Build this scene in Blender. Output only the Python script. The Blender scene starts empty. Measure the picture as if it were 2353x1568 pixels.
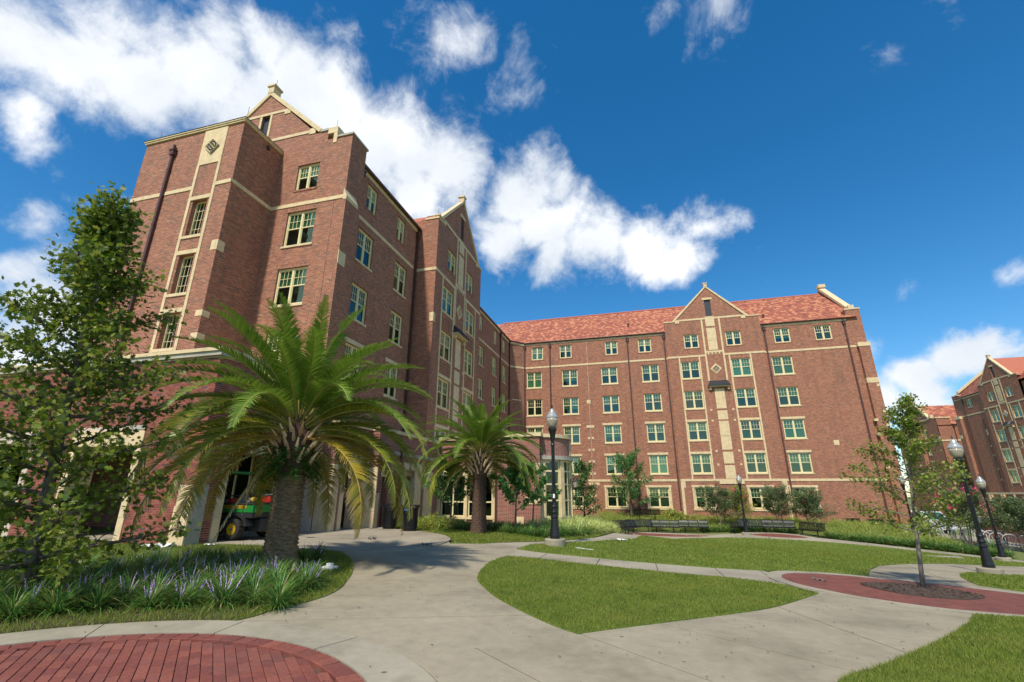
import bpy, bmesh, math, random
import numpy as np
from mathutils import Vector, Matrix, Euler
from mathutils.geometry import delaunay_2d_cdt
R = math.radians
C = bpy.context.scene.collection
scene = bpy.context.scene
rng = np.random.default_rng(7); random.seed(7)

# ------------------------------------------------------------------ camera
cam_d = bpy.data.cameras.new("camera"); cam = bpy.data.objects.new("camera", cam_d); C.objects.link(cam)
pi_, ya_, ro_ = R(18.093), R(15.684), R(0.218)
fw = Vector((-math.sin(ya_)*math.cos(pi_), math.cos(ya_)*math.cos(pi_), math.sin(pi_)))
rt = Vector((math.cos(ya_), math.sin(ya_), 0)); up = rt.cross(fw)
rt, up = math.cos(ro_)*rt+math.sin(ro_)*up, -math.sin(ro_)*rt+math.cos(ro_)*up
cam.matrix_world = Matrix(((rt.x, up.x, -fw.x, 0), (rt.y, up.y, -fw.y, 0), (rt.z, up.z, -fw.z, 1.6), (0, 0, 0, 1)))
cam_d.sensor_width = 36; cam_d.lens = 16.391; cam_d.clip_end = 3000; cam_d.clip_start = .05
scene.camera = cam
CAM = Vector((0, 0, 1.6)); FPX = 1864.96/4
def project(p):
    v = Vector(p)-CAM; w = v.dot(fw)
    if w <= .01: return (-9999, -9999, w)
    return (512+FPX*v.dot(rt)/w, 341-FPX*v.dot(up)/w, w)

# ------------------------------------------------------------------ light
SUN_AZ, SUN_EL = 190.0, 53.0          # towards the sun, clockwise from +Y
world = bpy.data.worlds.new("World"); scene.world = world; world.use_nodes = True
wn = world.node_tree; wn.nodes.clear(); WL = wn.links
def wnode(t, **k):
    n = wn.nodes.new(t)
    for a, b in k.items(): setattr(n, a, b)
    return n
def wmath(op, a, b=None, c=None, clamp=False):
    n = wnode('ShaderNodeMath', operation=op, use_clamp=clamp)
    for i, v in enumerate((a, b, c)):
        if v is None: continue
        if isinstance(v, (int, float)): n.inputs[i].default_value = v
        else: WL.new(v, n.inputs[i])
    return n.outputs[0]
sky = wnode('ShaderNodeTexSky', sky_type='NISHITA'); sky.sun_disc = False
sky.sun_elevation = R(SUN_EL); sky.sun_rotation = R(SUN_AZ); sky.air_density = 1.0; sky.dust_density = .25; sky.ozone_density = 3.0; sky.altitude = 60
hs = wnode('ShaderNodeHueSaturation'); hs.inputs['Saturation'].default_value = 1.36; hs.inputs['Value'].default_value = 0.62
hs.inputs['Hue'].default_value = 0.496
WL.new(sky.outputs[0], hs.inputs['Color'])
tc = wnode('ShaderNodeTexCoord')
nz = wnode('ShaderNodeTexNoise'); nz.inputs['Scale'].default_value = 3.2; nz.inputs['Detail'].default_value = 7; nz.inputs['Roughness'].default_value = .58
WL.new(tc.outputs['Generated'], nz.inputs['Vector'])
sub = wnode('ShaderNodeVectorMath', operation='SUBTRACT'); WL.new(nz.outputs['Color'], sub.inputs[0]); sub.inputs[1].default_value = (.5, .5, .5)
scl = wnode('ShaderNodeVectorMath', operation='SCALE'); WL.new(sub.outputs[0], scl.inputs[0]); scl.inputs['Scale'].default_value = .24
addv = wnode('ShaderNodeVectorMath', operation='ADD'); WL.new(tc.outputs['Generated'], addv.inputs[0]); WL.new(scl.outputs[0], addv.inputs[1])
def pix_dir(x, y):                    # a cloud's place in the sky
    return (fw+rt*((x-1176.5)/1071.4)-up*((y-784)/1071.4)).normalized()
CLOUDS = [(40, 60, 210, 1), (200, 110, 200, 1), (340, 190, 170, 1), (470, 150, 150, .95), (610, 130, 120, .8), (560, 260, 150, 1), (700, 210, 140, 1), (800, 260, 140, 1), (880, 330, 140, 1),
 (970, 350, 120, 1), (1030, 400, 100, .9), (960, 440, 100, .9), (250, 230, 110, .7), (40, 235, 110, .9), (120, 330, 90, .55), (60, 470, 110, .55), (60, 620, 120, .75), (230, 500, 70, .4), (160, 700, 140, .9), (60, 800, 160, .9),
 (1190, 440, 100, 1), (1240, 400, 80, .9), (1170, 550, 90, .95), (1270, 520, 110, 1.05), (1290, 595, 85, .95), (1390, 565, 100, 1.05), (1480, 565, 100, 1.05), (1580, 565, 90, 1.05), (1620, 510, 65, .85), (1350, 510, 60, .75), (1520, 620, 60, .85),
 (1040, 70, 110, .34), (1190, 180, 130, .3), (990, 140, 110, .26), (1110, 120, 100, .22), (1650, 30, 130, .4), (1560, 20, 100, .32), (1490, 370, 80, .12), (1740, 600, 80, .2), (2110, 640, 80, .26), (2300, 630, 80, .36), (1990, 150, 120, .1), (2150, 60, 150, .12), (330, 60, 260, .34), (700, 90, 200, .24), (1000, 250, 140, .26),
 (2030, 815, 70, .85), (2050, 880, 70, .6), (2100, 930, 80, .8), (2180, 880, 100, 1.1), (2260, 840, 110, 1.15), (2340, 810, 90, 1.1), (2130, 970, 70, .7), (2060, 960, 60, .7), (2200, 950, 80, .9), (2450, 830, 120, .9)]
acc = None
for (x, y, r, s) in CLOUDS:
    d = pix_dir(x, y); d2 = pix_dir(x+r, y); ang = max(.02, d.angle(d2)); dn = wnode('ShaderNodeVectorMath', operation='DISTANCE')
    WL.new(addv.outputs[0], dn.inputs[0]); dn.inputs[1].default_value = d
    v = wmath('MULTIPLY_ADD', dn.outputs['Value'], -max(s, .5)/(1.15*ang), s*1.0)
    acc = v if acc is None else wmath('SMOOTH_MAX', acc, v, .12)
# the sky behind and above the camera carries the same kind of scattered cloud
dotb = wnode('ShaderNodeVectorMath', operation='DOT_PRODUCT'); WL.new(tc.outputs['Generated'], dotb.inputs[0]); dotb.inputs[1].default_value = fw
nb = wnode('ShaderNodeTexNoise'); nb.inputs['Scale'].default_value = 2.3; nb.inputs['Detail'].default_value = 4; WL.new(tc.outputs['Generated'], nb.inputs['Vector'])
back = wmath('MULTIPLY_ADD', nb.outputs['Fac'], 5.0, -2.6)
back = wmath('ADD', back, wmath('MULTIPLY', wmath('MAXIMUM', wmath('SUBTRACT', dotb.outputs['Value'], .15), 0), -14))
acc = wmath('MAXIMUM', acc, wmath('MINIMUM', back, .9))
n2 = wnode('ShaderNodeTexNoise'); n2.inputs['Scale'].default_value = 10; n2.inputs['Detail'].default_value = 10; n2.inputs['Roughness'].default_value = .64; n2.inputs['Distortion'].default_value = .3
WL.new(tc.outputs['Generated'], n2.inputs['Vector'])
dens = wmath('ADD', acc, wmath('MULTIPLY_ADD', n2.outputs['Fac'], 1.5, -.80))
mr = wnode('ShaderNodeMapRange', interpolation_type='SMOOTHSTEP'); WL.new(dens, mr.inputs['Value']); mr.inputs['From Min'].default_value = -.04; mr.inputs['From Max'].default_value = .66
n3 = wnode('ShaderNodeTexNoise'); n3.inputs['Scale'].default_value = 5; n3.inputs['Detail'].default_value = 5; WL.new(addv.outputs[0], n3.inputs['Vector'])
shade = wmath('MULTIPLY_ADD', n3.outputs['Fac'], 1.5, -.35, clamp=True)
cr = wnode('ShaderNodeMix', data_type='RGBA'); WL.new(shade, cr.inputs['Factor']); cr.inputs['A'].default_value = (2.6, 2.9, 3.3, 1); cr.inputs['B'].default_value = (4.9, 4.9, 4.9, 1)
mix = wnode('ShaderNodeMix', data_type='RGBA'); WL.new(mr.outputs[0], mix.inputs['Factor']); WL.new(hs.outputs[0], mix.inputs['A']); WL.new(cr.outputs['Result'], mix.inputs['B'])
bg = wnode('ShaderNodeBackground'); bg.inputs['Strength'].default_value = .15; WL.new(mix.outputs['Result'], bg.inputs['Color'])
wo = wnode('ShaderNodeOutputWorld'); WL.new(bg.outputs[0], wo.inputs['Surface'])
sd = bpy.data.lights.new("sun", 'SUN'); sd.energy = 2.7; sd.angle = R(3); sd.color = (1, .93, .80)
so = bpy.data.objects.new("sun", sd); C.objects.link(so)
sdir = Vector((math.sin(R(SUN_AZ))*math.cos(R(SUN_EL)), math.cos(R(SUN_AZ))*math.cos(R(SUN_EL)), math.sin(R(SUN_EL))))
so.rotation_euler = sdir.to_track_quat('Z', 'Y').to_euler(); so.location = (0, -20, 60)
vs = scene.view_settings; vs.view_transform = 'Standard'; vs.look = 'None'; vs.exposure = 0.80; vs.gamma = 1; vs.use_curve_mapping = False

# ------------------------------------------------------------------ terrain height
CP=[(0,0,0),(-3,5,0),(-8,5,.05),(-13,12,.13),(-12,19,.12),(-20,10,.2),(-3.2,16.8,0),(3,3,-.03),(4,8,-.2),(7,16.6,-.72),(6.9,42,-1.36),(10.8,21,-.9),(19,35,-1.85),(3,49.5,-.8),(-5,52,-.45),(17,50,-1.05),(22,48,-1.4),(11,43,-1.38),(0,43,-1.5),(-1.8,41,-1.45),(3,43.5,-1.55),(1,29,-.78),(-1.5,31,-.85),(-5,25.5,0),(-9,25,.05),(-4.5,31,-.3),(15,25,-1.3),(21,35,-2.0),(30,50,-2.3),(57,100,-3.2),(57,60,-3),(0,70,-1),(-30,0,.3),(-40,25,.3),(0,-12,.1),(15,0,-.3),(30,10,-1.3),(60,0,-2.4),(-20,-20,.2),(30,-20,-1),(-6,42,-.8),(100,120,-3.2),(-60,60,0),(20,120,-3)]
HP=np.array(CP,float)
def U(r2): return np.where(r2>0,r2*np.log(r2+1e-12),0)
NHF=len(HP);d2=((HP[:,None,:2]-HP[None,:,:2])**2).sum(-1)
HK=U(d2)+np.eye(NHF)*12;HA=np.zeros((NHF+3,NHF+3));HA[:NHF,:NHF]=HK;HA[:NHF,NHF]=1;HA[:NHF,NHF+1:]=HP[:,:2];HA[NHF,:NHF]=1;HA[NHF+1:,:NHF]=HP[:,:2].T
Wt=np.linalg.solve(HA,np.r_[HP[:,2],0,0,0])
def h(x,y):
    x=np.asarray(x,float);y=np.asarray(y,float);s=x.shape
    x=x.ravel();y=y.ravel()
    xc=np.clip(x,-60,100);yc=np.clip(y,-20,120)
    r2=(xc[:,None]-HP[:,0])**2+(yc[:,None]-HP[:,1])**2
    z=U(r2)@Wt[:NHF]+Wt[NHF]+Wt[NHF+1]*xc+Wt[NHF+2]*yc
    return z.reshape(s)

def hz(x, y): return float(h([x], [y])[0])

# ------------------------------------------------------------------ materials
MATS = {}
class NT:
    def __init__(s, name):
        s.m = bpy.data.materials.new(name); s.m.use_nodes = True; s.t = s.m.node_tree; s.t.nodes.clear(); MATS[name] = s.m
        s.out = s.t.nodes.new('ShaderNodeOutputMaterial')
    def n(s, t, ins=None, **k):
        n = s.t.nodes.new(t)
        for a, b in k.items(): setattr(n, a, b)
        for a, b in (ins or {}).items(): s.set(n, a, b)
        return n
    def set(s, n, a, b):
        if isinstance(b, bpy.types.NodeSocket): s.t.links.new(b, n.inputs[a])
        else: n.inputs[a].default_value = b
    def math(s, op, a, b=None, clamp=False):
        n = s.n('ShaderNodeMath', operation=op, use_clamp=clamp); s.set(n, 0, a)
        if b is not None: s.set(n, 1, b)
        return n.outputs[0]
    def ramp(s, f, stops, interp='LINEAR'):
        n = s.n('ShaderNodeValToRGB', {'Fac': f}); e = n.color_ramp; e.interpolation = interp
        while len(e.elements) < len(stops): e.elements.new(.5)
        for el, (p, c) in zip(e.elements, stops): el.position = p; el.color = (*c, 1)
        return n.outputs[0]
    def noise(s, scale, detail=4, rough=.55, vec=None, out='Fac'):
        n = s.n('ShaderNodeTexNoise', {'Scale': scale, 'Detail': detail, 'Roughness': rough})
        if vec is not None: s.t.links.new(vec, n.inputs['Vector'])
        return n.outputs[out]
    def mix(s, f, a, b, blend='MIX'):
        n = s.n('ShaderNodeMix', data_type='RGBA', blend_type=blend); s.set(n, 'Factor', f)
        for i, v in (('A', a), ('B', b)): s.set(n, i, v if isinstance(v, bpy.types.NodeSocket) else (*v, 1))
        return n.outputs['Result']
    def bsdf(s, col, rough=.7, bump=None, bs=.3, bd=.01, **k):
        p = s.n('ShaderNodeBsdfPrincipled'); s.set(p, 'Base Color', col if isinstance(col, bpy.types.NodeSocket) else (*col, 1)); s.set(p, 'Roughness', rough)
        for a, b in k.items(): s.set(p, a.replace('_', ' '), b)
        if bump is not None:
            b = s.n('ShaderNodeBump', {'Height': bump, 'Strength': bs, 'Distance': bd}); s.t.links.new(b.outputs[0], p.inputs['Normal'])
        s.t.links.new(p.outputs[0], s.out.inputs['Surface']); return s.m
    @property
    def obj(s): return s.n('ShaderNodeTexCoord').outputs['Object']
    @property
    def pos(s): return s.n('ShaderNodeNewGeometry').outputs['Position']
    @property
    def isl(s): return s.n('ShaderNodeNewGeometry').outputs['Random Per Island']
    @property
    def uv(s): return s.n('ShaderNodeTexCoord').outputs['UV']

def simple(name, col, rough=.6, var=.12, scale=6, **k):
    t = NT(name); n = t.noise(scale, 5, vec=t.pos)
    c = t.ramp(n, [(.25, tuple(v*(1-var) for v in col)), (.75, tuple(min(1, v*(1+var)) for v in col))])
    return t.bsdf(c, rough, **k)
def brick_mat(name, stops, mortar, w=.2032, hh=.0677, m=.011, swap=False, stain=.30):
    t = NT(name); sep = t.n('ShaderNodeSeparateXYZ', {0: t.uv}); u, v = sep.outputs[0], sep.outputs[1]
    if swap: u, v = v, u
    row = t.math('FLOOR', t.math('DIVIDE', v, hh)); off = t.math('MULTIPLY', t.math('MODULO', t.math('ABSOLUTE', row), 2.), .5 if not swap else 0.)
    uu = t.math('ADD', t.math('DIVIDE', u, w), off); col = t.math('FLOOR', uu)
    fu = t.math('MULTIPLY', t.math('FRACT', uu), w); fv = t.math('MULTIPLY', t.math('FRACT', t.math('DIVIDE', v, hh)), hh)
    mo = t.math('MAXIMUM', t.math('LESS_THAN', fu, m), t.math('LESS_THAN', fv, m))
    cx = t.n('ShaderNodeCombineXYZ', {0: col, 1: row}); wn_ = t.n('ShaderNodeTexWhiteNoise', {'Vector': cx.outputs[0]}, noise_dimensions='2D')
    bc = t.ramp(wn_.outputs['Value'], stops, 'CONSTANT')
    big = t.noise(.35, 4, vec=t.pos); bc = t.mix(t.math('MULTIPLY', big, .35), bc, (stops[0][1][0]*.75, stops[0][1][1]*.85, stops[0][1][2]))
    fine = t.noise(22, 4, vec=t.pos); bc = t.mix(.30, bc, t.ramp(fine, [(.3, (.0, .0, .0)), (.7, (.5, .42, .38))]), 'SOFT_LIGHT')
    c = t.mix(mo, bc, mortar)
    st = t.n('ShaderNodeMapping', {'Scale': (1.2, 1.2, .12)}); t.t.links.new(t.pos, st.inputs[0]); streak = t.noise(1.6, 5, .65, vec=st.outputs[0])
    c = t.mix(t.math('MULTIPLY', t.ramp(streak, [(.5, (0, 0, 0)), (.75, (1, 1, 1))]), stain), c, (.07, .05, .045))
    return t.bsdf(c, .85, bump=t.math('SUBTRACT', 1., mo), bs=.5, bd=.008)
BS = [(0, (.335, .096, .052)), (.22, (.40, .130, .070)), (.44, (.29, .080, .042)), (.64, (.44, .165, .088)), (.78, (.24, .068, .042)), (.89, (.13, .075, .058)), (.95, (.47, .21, .12))]
brick_mat('brick_wall', BS, (.50, .37, .24)); brick_mat('brick_soldier', BS, (.50, .37, .24), swap=True)
BP = [(0, (.30, .072, .045)), (.25, (.35, .10, .062)), (.45, (.25, .062, .042)), (.7, (.33, .105, .07)), (.86, (.12, .065, .055)), (.94, (.22, .07, .052))]
brick_mat('podium_brick_flat', BP, (.55, .43, .35))
def per_island(name, stops, rough=.8, interp='CONSTANT', bumps=30, soft=.25, **k):
    t = NT(name); c = t.ramp(t.isl, stops, interp); n = t.noise(bumps, 4, vec=t.pos)
    c = t.mix(soft, c, t.ramp(n, [(.3, (0, 0, 0)), (.7, (.6, .6, .6))]), 'SOFT_LIGHT')
    return t.bsdf(c, rough, bump=n, bs=.25, bd=.004, **k)
per_island('podium_brick', BP)
simple('mortar', (.60, .48, .38), .95, .1, 40)
def stone_mat(name, col, joint=.9):
    t = NT(name); sep = t.n('ShaderNodeSeparateXYZ', {0: t.uv}); j = t.math('LESS_THAN', t.math('FRACT', t.math('DIVIDE', sep.outputs[0], joint)), .012)
    n = t.noise(3, 6, .65, vec=t.pos); n2 = t.noise(60, 3, vec=t.pos)
    c = t.ramp(n, [(.3, tuple(v*.78 for v in col)), (.55, col), (.8, tuple(min(1, v*1.1) for v in col))])
    c = t.mix(.25, c, t.ramp(n2, [(.35, (.1, .1, .1)), (.65, (.7, .7, .7))]), 'SOFT_LIGHT'); c = t.mix(t.math('MULTIPLY', j, .55), c, (.14, .11, .08))
    return t.bsdf(c, .85, bump=n2, bs=.15, bd=.003)
stone_mat('cast_stone', (.72, .56, .33)); stone_mat('grey_stone', (.46, .42, .34), 1.1)
simple('cream_paint', (.76, .65, .36), .45, .05); simple('brown_metal', (.085, .035, .028), .4, .15); simple('dark_metal', (.028, .03, .034), .38, .2)
t = NT('black_enamel'); t.bsdf(t.ramp(t.noise(9, 3, vec=t.pos), [(.3, (.007, .007, .008)), (.7, (.012, .012, .013))]), .38, Coat_Weight=.1)
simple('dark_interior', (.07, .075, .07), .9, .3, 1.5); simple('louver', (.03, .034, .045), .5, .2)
def glass_mat(name, tint, refl=.16):
    t = NT(name); tr = t.n('ShaderNodeBsdfTransparent', {'Color': (*tint, 1)}); gl = t.n('ShaderNodeBsdfGlossy', {'Color': (.58, .72, .62, 1), 'Roughness': .02})
    b = t.n('ShaderNodeBump', {'Height': t.noise(1.3, 2, vec=t.pos), 'Strength': .25, 'Distance': .02}); t.t.links.new(b.outputs[0], gl.inputs['Normal'])
    fr = t.n('ShaderNodeLayerWeight', {'Blend': .5}); f = t.math('ADD', t.math('MULTIPLY', t.math('POWER', fr.outputs['Facing'], 3.2), .75), refl+.035, clamp=True)
    m = t.n('ShaderNodeMixShader', {0: f, 1: tr.outputs[0], 2: gl.outputs[0]}); t.t.links.new(m.outputs[0], t.out.inputs['Surface']); return t.m
glass_mat('window_glass', (.58, .76, .66), .07); glass_mat('clear_glass', (.8, .85, .85), .06); glass_mat('teal_glass', (.2, .5, .5), .07)
t = NT('globe_glass'); t.bsdf(t.ramp(t.noise(12, 3, vec=t.obj), [(.3, (.44, .38, .28)), (.7, (.54, .47, .36))]), .12, Transmission_Weight=.25, Coat_Weight=.5)
t = NT('dome_glass'); t.bsdf((.36, .37, .36), .2, Metallic=.15, Coat_Weight=.5)
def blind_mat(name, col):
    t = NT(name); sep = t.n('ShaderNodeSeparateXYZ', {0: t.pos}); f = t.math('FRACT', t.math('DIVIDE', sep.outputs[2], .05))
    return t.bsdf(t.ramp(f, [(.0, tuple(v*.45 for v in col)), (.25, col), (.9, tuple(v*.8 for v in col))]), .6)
blind_mat('white_blind', (.62, .66, .56)); blind_mat('green_blind', (.27, .37, .29)); simple('curtain', (.16, .15, .14), .9, .3, 4)
# roof tiles
per_island('roof_tile', [(0, (.42, .135, .075)), (.2, (.34, .10, .06)), (.4, (.52, .20, .105)), (.55, (.27, .08, .055)), (.7, (.58, .25, .135)), (.85, (.38, .12, .07))], .75)
simple('ridge_tile', (.42, .13, .075), .75, .2)
# pavements
def concrete(name, col):
    t = NT(name); a = t.noise(.55, 7, .62, vec=t.pos); b = t.noise(6, 6, .7, vec=t.pos); c3 = t.noise(90, 3, .6, vec=t.pos)
    c = t.ramp(a, [(.28, tuple(v*.64 for v in col)), (.5, col), (.75, tuple(v*1.2 for v in col))])
    c = t.mix(.35, c, t.ramp(b, [(.3, (.25, .25, .25)), (.7, (.7, .68, .64))]), 'SOFT_LIGHT'); c = t.mix(.35, c, t.ramp(c3, [(.3, (.3, .3, .3)), (.7, (.66, .66, .66))]), 'SOFT_LIGHT')
    st = t.noise(1.9, 3, .5, vec=t.pos); c = t.mix(t.ramp(st, [(.62, (0, 0, 0)), (.78, (.55, .55, .55))]), c, tuple(v*.66 for v in col))
    bl = t.n('ShaderNodeTexVoronoi', {'Scale': 1.7, 'Randomness': 1.0}); t.t.links.new(t.pos, bl.inputs['Vector'])
    sp = t.math('LESS_THAN', bl.outputs['Distance'], .045); c = t.mix(t.math('MULTIPLY', sp, .75), c, (.06, .055, .05))
    return t.bsdf(c, .88, bump=c3, bs=.2, bd=.003)
concrete('concrete', (.315, .270, .188)); concrete('curb_concrete', (.33, .29, .215)); concrete('patio_concrete', (.32, .275, .205))
per_island('paver', [(0, (.235, .068, .045)), (.25, (.21, .058, .04)), (.5, (.26, .08, .053)), (.75, (.19, .053, .04)), (.9, (.24, .075, .055))], .85, soft=.35)
t = NT('paver_single'); oi = t.n('ShaderNodeObjectInfo'); n = t.noise(28, 5, .6, vec=t.pos)
c = t.ramp(oi.outputs['Random'], [(0, (.235, .068, .045)), (.25, (.21, .058, .04)), (.5, (.26, .08, .053)), (.75, (.19, .053, .04)), (.9, (.24, .075, .055))], 'CONSTANT')
c = t.mix(.45, c, t.ramp(n, [(.3, (.1, .1, .1)), (.7, (.65, .6, .6))]), 'SOFT_LIGHT'); c = t.mix(t.ramp(t.noise(1.4, 5, .6, vec=t.pos), [(.5, (0, 0, 0)), (.75, (.6, .6, .6))]), c, (.13, .055, .045)); t.bsdf(c, .85, bump=n, bs=.3, bd=.004)
brick_mat('paver_flat', [(0, (.24, .07, .045)), (.3, (.2, .056, .04)), (.5, (.27, .085, .055)), (.8, (.18, .052, .04))], (.075, .035, .027), .2, .1, .006)
simple('joint_sand', (.12, .055, .04), .95, .4, 30)
def grass_floor(name, a, b, c_):
    t = NT(name); n = t.noise(.7, 6, .6, vec=t.pos); n2 = t.noise(26, 5, .7, vec=t.pos)
    c = t.ramp(n, [(.3, a), (.5, b), (.72, c_)]); c = t.mix(.8, c, t.ramp(n2, [(.25, (.06, .06, .06)), (.7, (.72, .72, .72))]), 'SOFT_LIGHT')
    return t.bsdf(c, .95, bump=n2, bs=.9, bd=.03)
grass_floor('lawn_ground', (.09, .15, .014), (.14, .20, .02), (.20, .24, .035)); grass_floor('bed_ground', (.10, .13, .02), (.13, .16, .03), (.18, .16, .05))
t = NT('mulch'); n = t.noise(45, 5, .75, vec=t.pos); t.bsdf(t.ramp(n, [(.3, (.035, .022, .015)), (.5, (.11, .07, .05)), (.7, (.21, .15, .11))]), .95, bump=n, bs=1, bd=.04)
t = NT('soil'); n = t.noise(8, 6, .7, vec=t.pos); t.bsdf(t.ramp(n, [(.3, (.10, .13, .03)), (.6, (.16, .19, .05)), (.8, (.22, .21, .09))]), .95, bump=n, bs=.6, bd=.05)
def leaf_mat(name, stops, rough=.45, trans=.35, interp='LINEAR', patch=None):
    t = NT(name); c = t.ramp(t.isl, stops, interp)
    if patch: c = t.mix(t.ramp(t.noise(.9, 5, .65, vec=t.pos), [(.35, (0, 0, 0)), (.68, (.8, .8, .8))]), c, patch); c = t.mix(t.ramp(t.noise(2.3, 4, .6, vec=t.pos), [(.5, (0, 0, 0)), (.75, (.55, .55, .55))]), c, (.06, .12, .012))
    p = t.n('ShaderNodeBsdfPrincipled', {'Base Color': c, 'Roughness': rough})
    tl = t.n('ShaderNodeBsdfTranslucent', {'Color': c}); ms = t.n('ShaderNodeMixShader', {0: trans, 1: p.outputs[0], 2: tl.outputs[0]})
    t.t.links.new(ms.outputs[0], t.out.inputs['Surface']); return t.m
leaf_mat('blade_lawn', [(0, (.09, .155, .01)), (.35, (.14, .22, .015)), (.7, (.20, .27, .022)), (.93, (.29, .30, .05)), (1, (.38, .31, .13))], .75, patch=(.27, .29, .05))
leaf_mat('leaf_oak', [(0, (.07, .125, .012)), (.4, (.13, .20, .02)), (.75, (.21, .27, .03)), (1, (.33, .35, .06))], .5, .5)
leaf_mat('leaf_oak_young', [(0, (.10, .17, .015)), (.4, (.17, .26, .025)), (.8, (.25, .31, .035)), (1, (.36, .33, .06))])
leaf_mat('leaf_dark', [(0, (0.048, 0.120, 0.026)), (.5, (0.080, 0.192, 0.040)), (1, (0.144, 0.256, 0.056))]); leaf_mat('leaf_crape', [(0, (0.080, 0.136, 0.048)), (.5, (0.136, 0.208, 0.072)), (1, (0.208, 0.240, 0.096))])
leaf_mat('leaf_yellow', [(0, (0.186, 0.265, 0.031)), (.5, (0.296, 0.358, 0.047)), (1, (0.435, 0.404, 0.078))]); leaf_mat('leaf_bed', [(0, (0.189, 0.308, 0.047)), (.5, (0.331, 0.450, 0.070)), (.85, (0.495, 0.495, 0.119)), (1, (0.567, 0.402, 0.189))])
leaf_mat('leaf_redbud', [(0, (0.064, 0.176, 0.048)), (.5, (0.096, 0.256, 0.064)), (1, (0.160, 0.336, 0.080))]); leaf_mat('leaf_red', [(0, (.22, .03, .02)), (1, (.3, .12, .04))])
leaf_mat('liriope_leaf', [(0, (0.056, 0.160, 0.034)), (.45, (0.104, 0.244, 0.048)), (.8, (0.188, 0.338, 0.066)), (.95, (0.375, 0.375, 0.131)), (1, (0.562, 0.375, 0.188))], .35)
leaf_mat('strap_leaf', [(0, (0.220, 0.341, 0.073)), (.4, (0.390, 0.488, 0.122)), (.75, (0.683, 0.731, 0.269)), (1, (0.975, 0.926, 0.439))], .4)
leaf_mat('spike', [(0, (0.536, 0.341, 0.731)), (.6, (0.780, 0.536, 1.024)), (1, (1.024, 0.780, 1.121))], .7, .2); leaf_mat('pink', [(0, (1.024, 0.049, 0.244)), (1, (1.511, 0.122, 0.488))], .6)
leaf_mat('fern', [(0, (.03, .10, .012)), (1, (.07, .18, .02))], .45); leaf_mat('dry', [(0, (0.508, 0.318, 0.190)), (.6, (0.824, 0.601, 0.380)), (1, (1.141, 0.887, 0.634))], .8, .15)
def frond_mat(name, g0, g1, tip, tipstart):
    t = NT(name); sep = t.n('ShaderNodeSeparateXYZ', {0: t.uv}); c = t.ramp(t.isl, [(0, g0), (1, g1)])
    f = t.math('ADD', sep.outputs[1], t.math('MULTIPLY', t.math('SUBTRACT', t.isl, .5), .3))
    f2 = t.ramp(f, [(tipstart, (0, 0, 0)), (min(1, tipstart+.22), (1, 1, 1))])
    c = t.mix(f2, c, tip); p = t.n('ShaderNodeBsdfPrincipled', {'Base Color': c, 'Roughness': .38}); tl = t.n('ShaderNodeBsdfTranslucent', {'Color': c})
    ms = t.n('ShaderNodeMixShader', {0: .3, 1: p.outputs[0], 2: tl.outputs[0]}); t.t.links.new(ms.outputs[0], t.out.inputs['Surface'])
frond_mat('frond_green', (0.106, 0.199, 0.020), (0.202, 0.299, 0.035), (0.473, 0.317, 0.069), .93)
frond_mat('frond_mid', (0.181, 0.239, 0.022), (0.341, 0.341, 0.033), (0.680, 0.376, 0.110), .82)
frond_mat('frond_old', (0.250, 0.238, 0.026), (0.498, 0.340, 0.039), (0.803, 0.510, 0.257), .68)
simple('rachis', (.30, .27, .06), .5, .2); simple('rachis_old', (.33, .2, .05), .5, .2)
def bark(name, a, b, sc, zs=.25, bd=.03):
    t = NT(name); mp = t.n('ShaderNodeMapping', {'Scale': (1, 1, zs)}); t.t.links.new(t.pos, mp.inputs[0]); n = t.noise(sc, 6, .65, vec=mp.outputs[0])
    t.bsdf(t.ramp(n, [(.3, a), (.7, b)]), .9, bump=n, bs=.7, bd=bd)
bark('bark', (.05, .04, .03), (.20, .165, .12), 14); bark('bark_pale', (.10, .085, .07), (.30, .26, .2), 20); bark('bark_palm', (.05, .032, .018), (.36, .25, .145), 8, 5., .03)
bark('bark_crape', (.16, .11, .08), (.36, .27, .2), 10); bark('bark_palm_dark', (.04, .02, .013), (.15, .085, .055), 16, 3., .02)
simple('green_plastic', (.015, .20, .035), .35, .1); simple('yellow_plastic', (.55, .34, .015), .4, .1); simple('black_plastic', (.018, .018, .02), .55, .2); simple('rubber', (.022, .02, .018), .85, .3, 20)
simple('red_plastic', (.5, .02, .02), .4, .1); simple('white_paint', (.75, .76, .76), .35, .06); simple('galvanised', (.55, .57, .58), .35, .12); simple('steel', (.2, .2, .2), .4, .2)
simple('litter_white', (.78, .78, .76), .7, .08); simple('blue_paint', (.05, .1, .3), .4, .1); simple('copper_lamp', (.06, .032, .024), .45, .2)
t = NT('warm_light'); e = t.n('ShaderNodeEmission', {'Color': (1, .8, .5, 1), 'Strength': 3.}); t.t.links.new(e.outputs[0], t.out.inputs['Surface'])

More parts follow.
